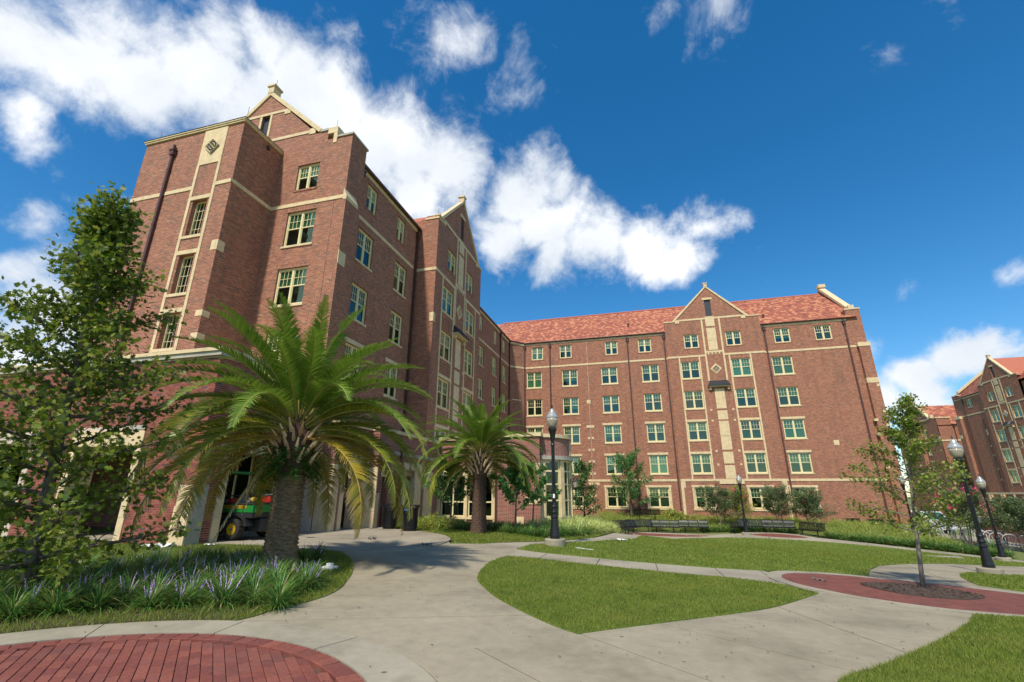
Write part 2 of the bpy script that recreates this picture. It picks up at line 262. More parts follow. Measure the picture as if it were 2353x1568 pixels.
# ------------------------------------------------------------------ mesh helpers
class MB:
    def __init__(s): s.v = []; s.f = []; s.mi = []
    def add(s, vs, fs, mi=0):
        o = len(s.v); s.v += [tuple(p) for p in vs]; s.f += [tuple(i+o for i in f) for f in fs]; s.mi += [mi]*len(fs); return s
    def box(s, x0, x1, y0, y1, z0, z1, mi=0, M=None):
        vs = [(x0, y0, z0), (x1, y0, z0), (x1, y1, z0), (x0, y1, z0), (x0, y0, z1), (x1, y0, z1), (x1, y1, z1), (x0, y1, z1)]
        if M is not None: vs = [M @ Vector(p) for p in vs]
        return s.add(vs, [(0, 3, 2, 1), (4, 5, 6, 7), (0, 1, 5, 4), (1, 2, 6, 5), (2, 3, 7, 6), (3, 0, 4, 7)], mi)
    def tube(s, pts, rad, n=8, mi=0, caps=True):
        pts = [Vector(p) for p in pts]; o = len(s.v); k = len(pts)
        if not hasattr(rad, '__len__'): rad = [rad]*k
        ref = None
        for i, p in enumerate(pts):
            d = (pts[min(i+1, k-1)]-pts[max(i-1, 0)]).normalized()
            if ref is None: ref = Vector((0, 0, 1)) if abs(d.z) < .9 else Vector((1, 0, 0))
            a = (ref-d*ref.dot(d)).normalized(); b = d.cross(a); ref = a
            for j in range(n):
                th = 2*math.pi*j/n; s.v.append(tuple(p+(a*math.cos(th)+b*math.sin(th))*rad[i]))
        for i in range(k-1):
            for j in range(n):
                s.f.append((o+i*n+j, o+i*n+(j+1) % n, o+(i+1)*n+(j+1) % n, o+(i+1)*n+j)); s.mi.append(mi)
        if caps:
            s.f.append(tuple(o+j for j in range(n))[::-1]); s.mi.append(mi); s.f.append(tuple(o+(k-1)*n+j for j in range(n))); s.mi.append(mi)
        return s
    def lathe(s, prof, n=20, c=(0, 0, 0), mi=0):
        o = len(s.v)
        for (r, z) in prof:
            for j in range(n): th = 2*math.pi*j/n; s.v.append((c[0]+r*math.cos(th), c[1]+r*math.sin(th), c[2]+z))
        for i in range(len(prof)-1):
            for j in range(n): s.f.append((o+i*n+j, o+i*n+(j+1) % n, o+(i+1)*n+(j+1) % n, o+(i+1)*n+j)); s.mi.append(mi)
        s.f.append(tuple(o+j for j in range(n))[::-1]); s.mi.append(mi); s.f.append(tuple(o+(len(prof)-1)*n+j for j in range(n))); s.mi.append(mi)
        return s
    def prism(s, poly, axis_vec, mi=0):       # polygon of 3D points extruded by a vector
        n = len(poly); a = [Vector(p) for p in poly]; b = [p+Vector(axis_vec) for p in a]
        return s.add(a+b, [tuple(range(n))[::-1], tuple(range(n, 2*n))]+[(i, (i+1) % n, n+(i+1) % n, n+i) for i in range(n)], mi)
def auto_uv(me):
    uv = me.uv_layers.new(name='UVMap'); nl = len(me.loops)
    if not nl: return
    vi = np.empty(nl, np.int32); me.loops.foreach_get('vertex_index', vi); co = np.empty(len(me.vertices)*3, np.float32); me.vertices.foreach_get('co', co); co = co.reshape(-1, 3)
    np_ = len(me.polygons); nr = np.empty(np_*3, np.float32); me.polygons.foreach_get('normal', nr); nr = nr.reshape(-1, 3); tot = np.empty(np_, np.int32); me.polygons.foreach_get('loop_total', tot)
    N = np.repeat(nr, tot, axis=0); P = co[vi]; hl = np.hypot(N[:, 0], N[:, 1]); flat = np.abs(N[:, 2]) > .8; hl[hl < 1e-6] = 1
    u = np.where(flat, P[:, 0], (-N[:, 1]*P[:, 0]+N[:, 0]*P[:, 1])/hl)+.003; v = np.where(flat, P[:, 1], P[:, 2])
    uv.data.foreach_set('uv', np.stack([u, v], 1).astype(np.float32).ravel())
def fast_mesh(name, V, F):                    # F: (n,k) array
    V = np.asarray(V, np.float32); F = np.asarray(F, np.int32); me = bpy.data.meshes.new(name); n, k = F.shape
    me.vertices.add(len(V)); me.vertices.foreach_set('co', V.ravel()); me.loops.add(n*k); me.loops.foreach_set('vertex_index', F.ravel())
    me.polygons.add(n); me.polygons.foreach_set('loop_start', np.arange(0, n*k, k, dtype=np.int32)); me.update(calc_edges=True); return me
def wpos(o):
    p = Vector((0, 0, 0)); q = o
    while q is not None: p = p+q.location if q.parent is None or True else p; q = q.parent
    return p
def link(name, me, mats, parent=None, loc=(0, 0, 0), smooth=False):
    o = bpy.data.objects.new(name, me); C.objects.link(o)
    for m in (mats if isinstance(mats, (list, tuple)) else [mats]):
        if len(me.materials) < (len(mats) if isinstance(mats, (list, tuple)) else 1): me.materials.append(MATS[m])
    if parent: o.parent = parent
    o.location = loc
    if smooth: me.polygons.foreach_set('use_smooth', [True]*len(me.polygons))
    return o
def build(mb, name, mats, parent=None, world=True, smooth=False, uv=True, bevel=0):
    """mb in world coordinates when world, otherwise in the parent's; parents are unrotated empties in the first case"""
    me = bpy.data.meshes.new(name); me.from_pydata(mb.v, [], mb.f); me.update()
    if len(set(mb.mi)) > 1: me.polygons.foreach_set('material_index', mb.mi)
    if uv: auto_uv(me)
    if parent is not None and world: me.transform(Matrix.Translation(-wpos(parent)))
    o = link(name, me, mats, parent, smooth=smooth)
    if bevel:
        b = o.modifiers.new('bevel', 'BEVEL'); b.width = bevel; b.segments = 2; b.limit_method = 'ANGLE'
    return o
def tag(o, label=None, cat=None, group=None, kind=None):
    if label: o['label'] = label
    if cat: o['category'] = cat
    if group: o['group'] = group
    if kind: o['kind'] = kind
    return o
def empty(name, loc, label=None, cat=None, group=None, rz=0, kind=None):
    o = bpy.data.objects.new(name, None); C.objects.link(o); o.location = loc; o.rotation_euler = (0, 0, rz); o.empty_display_size = .2
    return tag(o, label, cat, group, kind)
def kids(o): return [c for c in ALLK.get(o.name, [])]
def copy_tree(src, loc, rz=0, label=None, scale=1):
    def rec(o, par):
        c = o.copy(); C.objects.link(c); c.parent = par
        for ch in list(o.children): rec(ch, c)
        return c
    r = rec(src, None); r.location = loc; r.rotation_euler = (0, 0, rz); r.scale = (scale,)*3
    if label: r['label'] = label
    return r
t = NT('BRK'); oi = t.n('ShaderNodeObjectInfo'); n = t.noise(30, 4, vec=t.pos); c = t.ramp(oi.outputs['Random'], BP, 'CONSTANT'); c = t.mix(.25, c, t.ramp(n, [(.3, (0, 0, 0)), (.7, (.6, .6, .6))]), 'SOFT_LIGHT'); t.bsdf(c, .8, bump=n, bs=.25, bd=.004)

# ------------------------------------------------------------------ the site plan, metres
BED = [(-5.27,5.58),(-5.20,5.84),(-5.21,6.17),(-5.14,6.46),(-5.11,6.80),(-5.11,7.15),(-5.17,7.55),(-5.34,8.03),(-5.66,8.67),(-5.90,9.14),(-6.18,9.60),(-6.58,10.20),(-6.95,10.69),(-7.54,11.33),(-8.18,11.89),(-8.94,11.89),(-9.55,11.80),(-10.79,12.25),(-12.33,12.00),(-13.24,11.89)]
ISLAND = [(-3.76,12.99),(-3.86,11.85),(-3.65,10.56),(-3.40,9.64),(-3.08,9.01),(-2.64,8.30),(-2.20,7.73),(-1.75,7.22),(-1.30,6.76),(-0.98,6.52),(-0.49,7.01),(0.12,7.60),(0.94,8.43),(1.72,9.33),(2.39,10.42),(3.12,11.76),(2.66,12.57),(2.16,12.80),(1.59,12.84),(0.98,12.71),(-0.06,12.66),(-1.57,12.74),(-2.83,12.98)]
LAWN_LOW = [(-3.91,14.59),(-2.93,14.25),(-1.44,14.15),(0.02,14.27),(1.53,14.67),(2.80,15.38),(3.66,16.20),(5.15,17.15),(5.98,17.32),(6.66,19.10),(7.59,20.88),(9.31,23.06),(12.26,26.54),(14.82,28.68),(17.02,30.31)]
PATH_R = [(11.42,41.66),(14.03,40.02),(16.26,37.92),(18.38,36.61),(19.97,35.41)]
LAWN_R = [(11.30,39.25),(14.02,37.91),(16.12,36.10),(18.00,34.66),(19.18,34.06)]
PATIO = [(-8.18,11.89),(-7.35,12.14),(-6.62,12.96),(-6.34,14.09),(-6.50,15.48),(-6.84,16.42),(-7.79,17.66),(-9.17,18.63)]
NEARP = [(-6.22,14.95),(-5.26,15.34),(-4.85,15.96),(-4.03,16.79)]
OVAL = [(3.10,14.58),(3.43,15.37),(3.95,15.97),(4.97,16.60),(6.05,16.82),(7.03,16.85),(7.84,16.59),(8.94,16.21),(6.31,11.62),(5.53,11.48),(4.92,11.50),(4.30,11.73),(3.80,12.08),(3.45,12.56),(3.17,12.99),(2.99,13.74)]
PLANTER = [(4.85,14.67),(5.31,15.26),(6.15,15.89),(6.98,16.06),(7.25,15.41),(7.27,14.64),(7.05,14.18),(6.45,13.53),(5.69,13.19),(5.14,13.38),(4.91,13.94)]
WEDGE = [(9.43,19.90),(10.14,20.84),(11.12,20.92),(11.88,21.29)]
WEDGE2 = [(9.16,16.59),(8.55,17.21),(8.79,18.18),(9.10,19.17)]
BR = [(5.22,10.89),(4.60,9.82),(3.93,8.79),(3.27,7.86),(2.63,7.04),(2.14,6.43),(1.76,6.04),(1.57,5.78)]
BRC = [(6.02,11.11)]
CUTS = {'A': [[(-3.96,6.20),(-1.75,7.23)], [(-4.80,7.44),(-2.66,8.37)], [(-5.37,8.65),(-3.33,9.46)], [(-6.08,9.76),(-3.68,10.65)], [(-2.53,5.04),(-0.98,6.50)]], 'B': [[(-1.94,5.56),(-1.09,4.85)], [(-0.92,6.52),(0.43,5.37)], [(0.48,7.15),(1.90,6.16)], [(1.99,9.39),(2.74,7.19)]], 'P': [[(-2.93,14.25),(-2.93,13.00)], [(-1.44,14.15),(-1.42,12.82)], [(0.02,14.31),(0.06,12.74)], [(1.53,14.67),(1.56,12.88)], [(2.73,15.29),(2.66,12.81)]]}

# ------------------------------------------------------------------ ground
def smooth(pts, k=3, closed=True):
    P_ = [Vector(p) for p in pts]; n = len(P_); out = []
    for i in range(n if closed else n-1):
        a, b, c_, d = [P_[(i+j) % n] if closed else P_[min(max(i+j, 0), n-1)] for j in (-1, 0, 1, 2)]
        for q in range(k):
            s = q/k; out.append(tuple(.5*((2*b)+(-a+c_)*s+(2*a-5*b+4*c_-d)*s*s+(-a+3*b-3*c_+d)*s**3)))
    if not closed: out.append(tuple(P_[-1]))
    return out
def in_poly(x, y, poly):
    x = np.asarray(x); y = np.asarray(y); r = np.zeros(x.shape, bool); n = len(poly)
    for i in range(n):
        x0, y0 = poly[i]; x1, y1 = poly[(i+1) % n]
        if y0 == y1: continue
        r ^= ((y0 > y) != (y1 > y)) & (x < (x1-x0)*(y-y0)/(y1-y0)+x0)
    return r
def sheet(name, poly, dz, mat, parent=None, kind=None, step=.6, cuts=(), skirt=.09, gap=.02, single=True, label=None):
    xs = [p[0] for p in poly]; ys = [p[1] for p in poly]
    gx, gy = np.meshgrid(np.arange(min(xs)+step/2, max(xs), step), np.arange(min(ys)+step/2, max(ys), step)); gx = gx.ravel(); gy = gy.ravel()
    k = in_poly(gx, gy, poly); pts = [Vector(p) for p in poly]; dense = []
    for i in range(len(pts)):
        a, b = pts[i], pts[(i+1) % len(pts)]; m = max(1, int((b-a).length/step)); dense += [a+(b-a)*j/m for j in range(m)]
    nb_ = len(dense); allp = dense+[Vector((a, b)) for a, b in zip(gx[k], gy[k])]
    r = delaunay_2d_cdt(allp, [(i, (i+1) % nb_) for i in range(nb_)], [], 1, 1e-4)
    bm = bmesh.new(); vv = [bm.verts.new((p.x, p.y, 0)) for p in r[0]]
    for f in r[2]:
        try: bm.faces.new([vv[i] for i in f])
        except ValueError: pass
    for (a, b) in cuts:
        a = Vector((*a, 0)); b = Vector((*b, 0)); d = (b-a).normalized(); nrm = Vector((-d.y, d.x, 0))
        for s in (-1, 1): bmesh.ops.bisect_plane(bm, geom=bm.verts[:]+bm.edges[:]+bm.faces[:], plane_co=a+nrm*gap*s*.5, plane_no=nrm)
        bmesh.ops.delete(bm, geom=[f for f in bm.faces if abs((f.calc_center_median()-a).dot(nrm)) < gap*.5-1e-5], context='FACES')
    bmesh.ops.delete(bm, geom=[v for v in bm.verts if not v.link_faces], context='VERTS')
    bm.verts.ensure_lookup_table(); co = np.array([v.co[:2] for v in bm.verts]); z = h(co[:, 0], co[:, 1])+dz
    for v, zz in zip(bm.verts, z): v.co.z = zz
    bmesh.ops.recalc_face_normals(bm, faces=bm.faces[:])
    if sum(f.normal.z for f in bm.faces) < 0: bmesh.ops.reverse_faces(bm, faces=bm.faces[:])
    be = [e for e in bm.edges if e.is_boundary]; ext = bmesh.ops.extrude_edge_only(bm, edges=be)
    for v in [g for g in ext['geom'] if isinstance(g, bmesh.types.BMVert)]: v.co.z -= skirt
    bmesh.ops.recalc_face_normals(bm, faces=[f for f in bm.faces])
    up_ = sum(f.normal.z*f.calc_area() for f in bm.faces)
    if up_ < 0: bmesh.ops.reverse_faces(bm, faces=bm.faces[:])
    out = []
    if single: groups = [None]
    else:
        seen = set(); groups = []
        for f in bm.faces:
            if f.index in seen: continue
            st = [f]; grp = []
            seen.add(f.index)
            while st:
                q = st.pop(); grp.append(q)
                for e in q.edges:
                    for w_ in e.link_faces:
                        if w_.index not in seen: seen.add(w_.index); st.append(w_)
            if sum(q.calc_area() for q in grp) > .12: groups.append(grp)
    if groups == [None]:
        me = bpy.data.meshes.new(name); bm.to_mesh(me); mlist = [me]
    else:
        mlist = []
        for grp in groups:
            idx = {}; V = []; F = []
            for f in grp:
                t_ = []
                for v in f.verts:
                    if v.index not in idx: idx[v.index] = len(V); V.append(v.co[:])
                    t_.append(idx[v.index])
                F.append(tuple(t_))
            me = bpy.data.meshes.new(name); me.from_pydata(V, [], F); me.update(); mlist.append(me)
    bm.free()
    for me in mlist:
        auto_uv(me)
        if parent is not None: me.transform(Matrix.Translation(-wpos(parent)))
        o = link(name, me, mat, parent); tag(o, kind=kind, label=label); out.append(o)
    return out
# the ground sheet out to the horizon
xs = np.unique(np.concatenate([np.linspace(-1500, -60, 14), np.arange(-60, 100, 1.6), np.linspace(100, 1500, 14)])); ys = np.unique(np.concatenate([np.linspace(-1200, -20, 12), np.arange(-20, 120, 1.6), np.linspace(120, 1500, 12)]))
GX, GY = np.meshgrid(xs, ys); GZ = h(GX, GY)-.075; GV = np.stack([GX.ravel(), GY.ravel(), GZ.ravel()], 1); nx_ = len(xs); ny_ = len(ys)
I, J = np.meshgrid(np.arange(nx_-1), np.arange(ny_-1)); I = I.ravel(); J = J.ravel()
me = fast_mesh('ground', GV, np.stack([J*nx_+I, J*nx_+I+1, (J+1)*nx_+I+1, (J+1)*nx_+I], 1)); tag(link('ground', me, 'soil', smooth=True), kind='structure')

CC = (-4.50, 2.27); RB, RC = 2.845, 3.405
def arc(c, r, a0, a1, n): return [(c[0]+r*math.cos(R(a0+(a1-a0)*i/n)), c[1]+r*math.sin(R(a0+(a1-a0)*i/n))) for i in range(n+1)]
# curb ring round the near brick circle, cast in segments
ring = empty('curb_ring', (0, 0, 0), kind='structure')
js = [-48, -19, 12, 41.5, 70.7, 100.6, 128, 157, 186, 215, 244, 273, 312]
for a0, a1 in zip(js[:-1], js[1:]):
    poly = arc(CC, RC-.006, a0+.12, a1-.12, 12)+arc(CC, RB+.006, a0+.15, a1-.15, 12)[::-1]
    sheet('curb_segment', poly, .012, 'curb_concrete', ring, step=.5)
# the near brick circle: pavers laid one by one
paving = sheet('brick_paving', arc(CC, RB, 0, 360, 90)[:-1], -.035, 'joint_sand', kind='structure', step=.4, skirt=.03)[0]
pv = []
for i in range(90):                                                  # soldier course round the edge
    th = 2*math.pi*(i+.5)/90; pv.append((CC[0]+(RB-.105)*math.cos(th), CC[1]+(RB-.105)*math.sin(th), th, .196, 2*math.pi*(RB-.105)/90-.006))
aa = R(137)
for r_ in range(-29, 30):
    for c_ in range(-15, 16):
        u = c_*.204+(.102 if r_ % 2 else 0); v = r_*.102; x = CC[0]+u*math.cos(aa)-v*math.sin(aa); y = CC[1]+u*math.sin(aa)+v*math.cos(aa)
        if math.hypot(x-CC[0], y-CC[1]) < RB-.255: pv.append((x, y, aa, .198, .096))
def paver_box(mb, x, y, th, l, w, dz, tl=0):
    M = Matrix.Translation((x, y, hz(x, y)+dz)) @ Euler((tl, tl*.6, th)).to_matrix().to_4x4()
    vs = [(-l/2, -w/2, -.045), (l/2, -w/2, -.045), (l/2, w/2, -.045), (-l/2, w/2, -.045), (-l/2, -w/2, -.004), (l/2, -w/2, -.004), (l/2, w/2, -.004), (-l/2, w/2, -.004),
          (-l/2+.004, -w/2+.004, 0), (l/2-.004, -w/2+.004, 0), (l/2-.004, w/2-.004, 0), (-l/2+.004, w/2-.004, 0)]
    mb.add([M @ Vector(p) for p in vs], [(8, 9, 10, 11), (4, 5, 9, 8), (5, 6, 10, 9), (6, 7, 11, 10), (7, 4, 8, 11), (0, 1, 5, 4), (1, 2, 6, 5), (2, 3, 7, 6), (3, 0, 4, 7)])
vis = []
for p in pv:
    q = project((p[0], p[1], .05)); vis.append(-(q[2]) if (-8 < q[0] < 1032 and -5 < q[1] < 690 and q[2] > 0) else -999)
order = sorted(range(len(pv)), key=lambda i: -vis[i]); near = set(order[:300]); rest = MB()
pm = {}
for i, (x, y, th, l, w) in enumerate(pv):
    dz = .006+random.uniform(-.0018, .0018)
    if i in near:
        key = (l > .19 and w < .15, round(w, 2))
        if key not in pm:
            m1 = MB(); vs0 = hz(0, 0); M = MB(); paver_box(M, 0, 0, 0, l, w, -vs0); me = bpy.data.meshes.new('paver_brick'); me.from_pydata(M.v, [], M.f); me.update(); me.materials.append(MATS['paver_single']); pm[key] = me
        o = bpy.data.objects.new('paver_brick', pm[key]); C.objects.link(o); o.parent = paving; o.location = (x, y, hz(x, y)+dz); o.rotation_euler = (random.uniform(-.004, .004), random.uniform(-.004, .004), th+random.uniform(-.006, .006))
    else: paver_box(rest, x, y, th, l, w, dz)
tag(build(rest, 'paver_bricks', 'paver', paving), kind='stuff')
# walkways
walk = empty('concrete_walkway', (0, 0, 0), kind='structure')
def ang(p): return math.degrees(math.atan2(p[1]-CC[1], p[0]-CC[0]))
bedS = smooth(BED, 2, closed=False); J1 = CUTS['A'][4]                # junction joint between the two walks
isl = smooth(ISLAND[:10], 2, closed=False)+smooth(ISLAND[9:16], 2, closed=False)[1:]+smooth(ISLAND[15:]+[ISLAND[0]], 2, closed=False)[1:-1]
iL = smooth(ISLAND[:10], 2, closed=False)                            # west side, top to bottom
pat = smooth(PATIO, 3, closed=False)
aA = ang(J1[0]); aB = ang(BED[0])
polyA = [p for p in smooth(BED[:15], 2, closed=False)][::1]+pat[1:18]+[NEARP[0], NEARP[2], LAWN_LOW[0], ISLAND[0]]+iL[1:]+[p for p in arc(CC, RC+.018, aA, aB, 10)]
sheet('concrete_slab', polyA, 0, 'concrete', walk, step=.5, cuts=CUTS['A'][:4], single=False)
oc_low = [p for p in OVAL]; ovc = (5.75, 14.1)
def off(pts, c, d): return [(p[0]+(p[0]-c[0])/math.hypot(p[0]-c[0], p[1]-c[1])*d, p[1]+(p[1]-c[1])/math.hypot(p[0]-c[0], p[1]-c[1])*d) for p in pts]
iB = smooth(ISLAND[9:16], 2, closed=False)
ovlow = OVAL[9:]+[OVAL[0]]                                           # right to left along the near side
curbO = off([OVAL[8]]+ovlow, ovc, .34)
polyB = iB+off([OVAL[14], OVAL[13], OVAL[12], OVAL[11], OVAL[10]], ovc, .345)+BR+[(1.1, 5.2), (.2, 4.2), (-.5, 2.5), (-.6, -2), (-1.2, -3)]+arc(CC, RC+.018, -45, aA, 30)
sheet('concrete_slab', polyB, 0, 'concrete', walk, step=.5, cuts=CUTS['B'], single=False)
# curb round the far brick circle
ringO = smooth(off(OVAL[:7]+[(9.2, 15.3), (9.1, 13.3), (8.1, 12.0)]+OVAL[8:], ovc, .34), 3); inO = smooth(off(OVAL[:7]+[(9.2, 15.3), (9.1, 13.3), (8.1, 12.0)]+OVAL[8:], ovc, .004), 3)
n_ = len(ringO); cur = empty('curb_ring', (0, 0, 0), kind='structure'); seg = 6
for i in range(0, n_, seg):
    a = [ringO[(i+j) % n_] for j in range(seg+1)]; b = [inO[(i+j) % n_] for j in range(seg+1)]
    sheet('curb_segment', a+b[::-1], .008, 'curb_concrete', cur, step=.6)
plS = smooth(PLANTER, 3)
bp = smooth(OVAL[:7]+[(9.2, 15.3), (9.1, 13.3), (8.1, 12.0)]+OVAL[8:], 3)
sheet('brick_paving', bp, -.002, 'paver_flat', kind='structure', step=.5)
sheet('mulch_bed', plS, .02, 'mulch', kind='structure', step=.3, skirt=.03)
# path between the two lawns and the walk behind
polyP = [LAWN_LOW[0]]+smooth(LAWN_LOW[:6], 2, closed=False)[1:]+[(2.93, 15.1), (2.72, 14.5), (2.62, 13.6), (2.80, 12.9)]+[p for p in ISLAND[16:]]+[ISLAND[0]]
sheet('concrete_slab', polyP, 0, 'curb_concrete', walk, step=.5, cuts=CUTS['P'], single=False)
padN = off(OVAL[2:7], ovc, .35)
polyC = padN+[(9.55, 15.9), WEDGE2[1], WEDGE2[2], WEDGE2[3]]+WEDGE+[(22, 25), (24, 34)]+LAWN_LOW[8:][::-1]
sheet('concrete_slab', polyC, -.004, 'concrete', walk, step=.8, single=False, cuts=[((8, 17), (9.5, 25)), ((12, 20), (12.5, 28))])
farP = [(-6.24, 14.94), (-5.26, 15.34), (-4.85, 15.96), (-4.03, 16.79), (-3.03, 18.18), (-2.3, 20.4), (-2.0, 22.6), (-1.8, 27), (-1.9, 34), (-2.4, 40.6), (-1.8, 42.5), (0, 43.6), (2.2, 43.8), (4.6, 43.0), (6.6, 43.0), (7.4, 43.9), (9.3, 44.2), (11.2, 43.2), (11.6, 41.9)]+PATH_R[1:]+[(26, 31)]
LT = [(24, 29)]+LAWN_R[::-1]+[(8.04, 40.2), (5.3, 40.9), (2.4, 40.4), (.4, 37), (-.3, 32), (-.55, 26), (-.75, 22.1), (-2.25, 18.5), (-3.83, 15.85)]
sheet('concrete_slab', farP+LT+[LAWN_LOW[0], NEARP[0]], 0, 'curb_concrete', walk, step=1.0, single=False, cuts=[((-6, 19), (0, 17.2)), ((-4, 24), (2, 23.5)), ((-4, 31), (3, 30.5)), ((3, 39), (4, 46)), ((8, 39), (9, 46)), ((13, 37), (15, 42)), ((17, 33), (20, 38))])
sheet('brick_paving', smooth([(-1.75, 40.9), (-1.5, 41.9), (-.5, 42.75), (2.15, 43.1), (4.4, 42.2), (1.4, 41.6), (-.6, 41.0)], 3), .006, 'paver_flat', kind='structure', step=.8)
sheet('brick_paving', smooth([(7.3, 42.6), (9.06, 43.4), (10.6, 42.6), (10.9, 41.4), (9.29, 41.2), (7.88, 41.7)], 3), .006, 'paver_flat', kind='structure', step=.8)
# entrance patio slab, a few centimetres proud, scored in squares
polyPat = pat+[(-11.4, 19.6), (-11.2, 23), (-18.5, 23), (-18.5, 12.2), (-13.3, 12.05), (-10.79, 12.2), (-9.55, 11.85)]
patio_e = empty('entrance_patio', (0, 0, 0), kind='structure')
sheet('patio_slab', polyPat, .03, 'patio_concrete', patio_e, step=.7, single=False, gap=.01, cuts=[((-14+i*1.55, 12), (-9+i*1.55, 22)) for i in range(-2, 5)]+[((-18, 13.6+i*1.75), (-6, 12.0+i*1.75)) for i in range(6)])
# lawns
bedP = bedS+[(-13.2, 12.0), (-14.2, 11.2), (-30, 11.2), (-30, -4), (-9, -4), (-8.5, .5)]+arc(CC, RC+.006, 205, ang(BED[0]), 16)
sheet('lawn', bedP, .012, 'bed_ground', kind='structure', step=.7)
mul = arc(CC, RC+.03, 104, 180, 18)+arc(CC, RC+.75, 180, 103, 18); sheet('mulch_bed', mul, .02, 'mulch', kind='structure', step=.3, skirt=.02)
sheet('lawn', isl, .014, 'lawn_ground', kind='structure', step=.6)
lawnP = smooth(LAWN_LOW[:9], 2, closed=False)+smooth(LAWN_LOW[8:], 2, closed=False)[1:]+[(22.5, 31.5), (22, 33)]+LAWN_R[::-1]+[(8.04, 40.1), (5.3, 40.8), (2.4, 40.3), (.4, 37), (-.3, 32), (-.55, 26), (-.72, 22.1), (-2.25, 18.5), (-3.83, 15.87)]
sheet('lawn', lawnP, .014, 'lawn_ground', kind='structure', step=1.0)
wedgeP = WEDGE+[(20, 24), (17, 17), (10.5, 16)]+WEDGE2[1:]
sheet('lawn', wedgeP, .014, 'lawn_ground', kind='structure', step=.8)
brP = BR+[(1.2, 5.0), (.4, 3.9), (0, 2.4), (0, -3), (14, -3), (14, 12), (8.4, 11.7)]+off([OVAL[8], OVAL[9]], ovc, .35)
brP = BR+[(1.2, 5.0), (.4, 3.9), (0, 2.4), (0, -3), (14, -3), (14, 12.2), (9.6, 12.6), (8.45, 11.65)]+off([OVAL[8]], ovc, .352)
sheet('lawn', brP, .014, 'lawn_ground', kind='structure', step=.6)
nearG = smooth([(-6.3, 15.6), (-6.25, 14.98), (-5.26, 15.38), (-4.87, 16.0), (-4.05, 16.85), (-3.05, 18.2), (-2.32, 20.4), (-2.0, 24), (-1.9, 30), (-2.3, 36), (-2.6, 41), (-9, 42), (-9, 26), (-11.4, 25.5), (-11.3, 20), (-9.2, 18.7), (-7.85, 17.75), (-6.95, 16.6)], 1)
sheet('lawn', nearG, .012, 'bed_ground', kind='structure', step=.9)
# grass blades
def blades(name, poly, n_per, hgt, mat, holes=(), maxd=60, minw=.004):
    xs = [p[0] for p in poly]; ys = [p[1] for p in poly]; A = (max(xs)-min(xs))*(max(ys)-min(ys)); N = int(A*n_per)
    x = rng.uniform(min(xs), max(xs), N); y = rng.uniform(min(ys), max(ys), N); d = np.hypot(x, y)
    # thin with distance, leave out what the frame cannot show
    k = rng.random(N) < np.clip((7.5/np.maximum(d, .5))**1.7, .0, 1); k &= in_poly(x, y, poly); k &= d < maxd
    for hh in holes: k &= ~in_poly(x, y, hh)
    x, y, d = x[k], y[k], d[k]; vx = x*rt.x+y*rt.y; vz = x*fw.x+y*fw.y-1.6*fw.z; k = (vz > .3) & (np.abs(vx/np.maximum(vz, .1)) < 1.2); x, y, d = x[k], y[k], d[k]
    z = h(x, y)+.008; n = len(x); th = rng.uniform(0, 6.283, n); w = np.clip(minw*(d/7)**.8, .003, .03)*rng.uniform(.7, 1.3, n); H = hgt*rng.uniform(.55, 1.25, n); le = H*rng.uniform(.15, .9, n); ld = rng.uniform(0, 6.283, n)
    a = np.stack([x-w*np.cos(th), y-w*np.sin(th), z], 1); b = np.stack([x+w*np.cos(th), y+w*np.sin(th), z], 1); t_ = np.stack([x+le*np.cos(ld), y+le*np.sin(ld), z+H], 1)
    V = np.stack([a, b, t_], 1).reshape(-1, 3); F = np.arange(3*n).reshape(-1, 3)
    return tag(link(name, fast_mesh(name, V, F), mat), 'short mown grass blades', 'grass', kind='stuff')
g1 = blades('grass', isl, 5200, .042, 'blade_lawn', minw=.0042); g1['label'] = 'short green turf of the island lawn between the walks'
g2 = blades('grass', lawnP, 2300, .05, 'blade_lawn', minw=.006); g2['label'] = 'mown green turf of the large lawn in front of the benches'
g3 = blades('grass', brP, 5200, .05, 'blade_lawn', minw=.0042); g3['label'] = 'green turf in the near right corner'
g4 = blades('grass', bedP, 3400, .055, 'blade_lawn', minw=.005); g4['label'] = 'darker grass round the near palm'
g5 = blades('grass', wedgeP, 4000, .05, 'blade_lawn', minw=.006); g5['label'] = 'wedge of turf under the tall lamp post'
g6 = blades('grass', nearG, 3000, .06, 'blade_lawn', minw=.007, maxd=24); g6['label'] = 'low grass round the far palm'
n = 520; x = rng.uniform(-7, 6, n); y = rng.uniform(3, 16, n); k = (in_poly(x, y, polyA) | in_poly(x, y, polyB) | (np.hypot(x-CC[0], y-CC[1]) < RC)) & (rng.random(n) < .45+.5*(y > 6)); x, y = x[k], y[k]; n = len(x); th = rng.uniform(0, 6.28, n); L_ = rng.uniform(.008, .026, n); z = h(x, y)+.016
V = np.stack([np.stack([x-L_*np.cos(th), y-L_*np.sin(th), z], 1), np.stack([x+L_*np.sin(th)*.3, y-L_*np.cos(th)*.3, z+.008], 1), np.stack([x+L_*np.cos(th), y+L_*np.sin(th), z+.004], 1), np.stack([x-L_*np.sin(th)*.3, y+L_*np.cos(th)*.3, z+.002], 1)], 1).reshape(-1, 3)
tag(link('leaf_litter', fast_mesh('leaf_litter', V, np.arange(4*n).reshape(-1, 4)), 'mulch'), 'scattered crumbs of dry leaf on the concrete walks', 'leaf litter', kind='stuff')
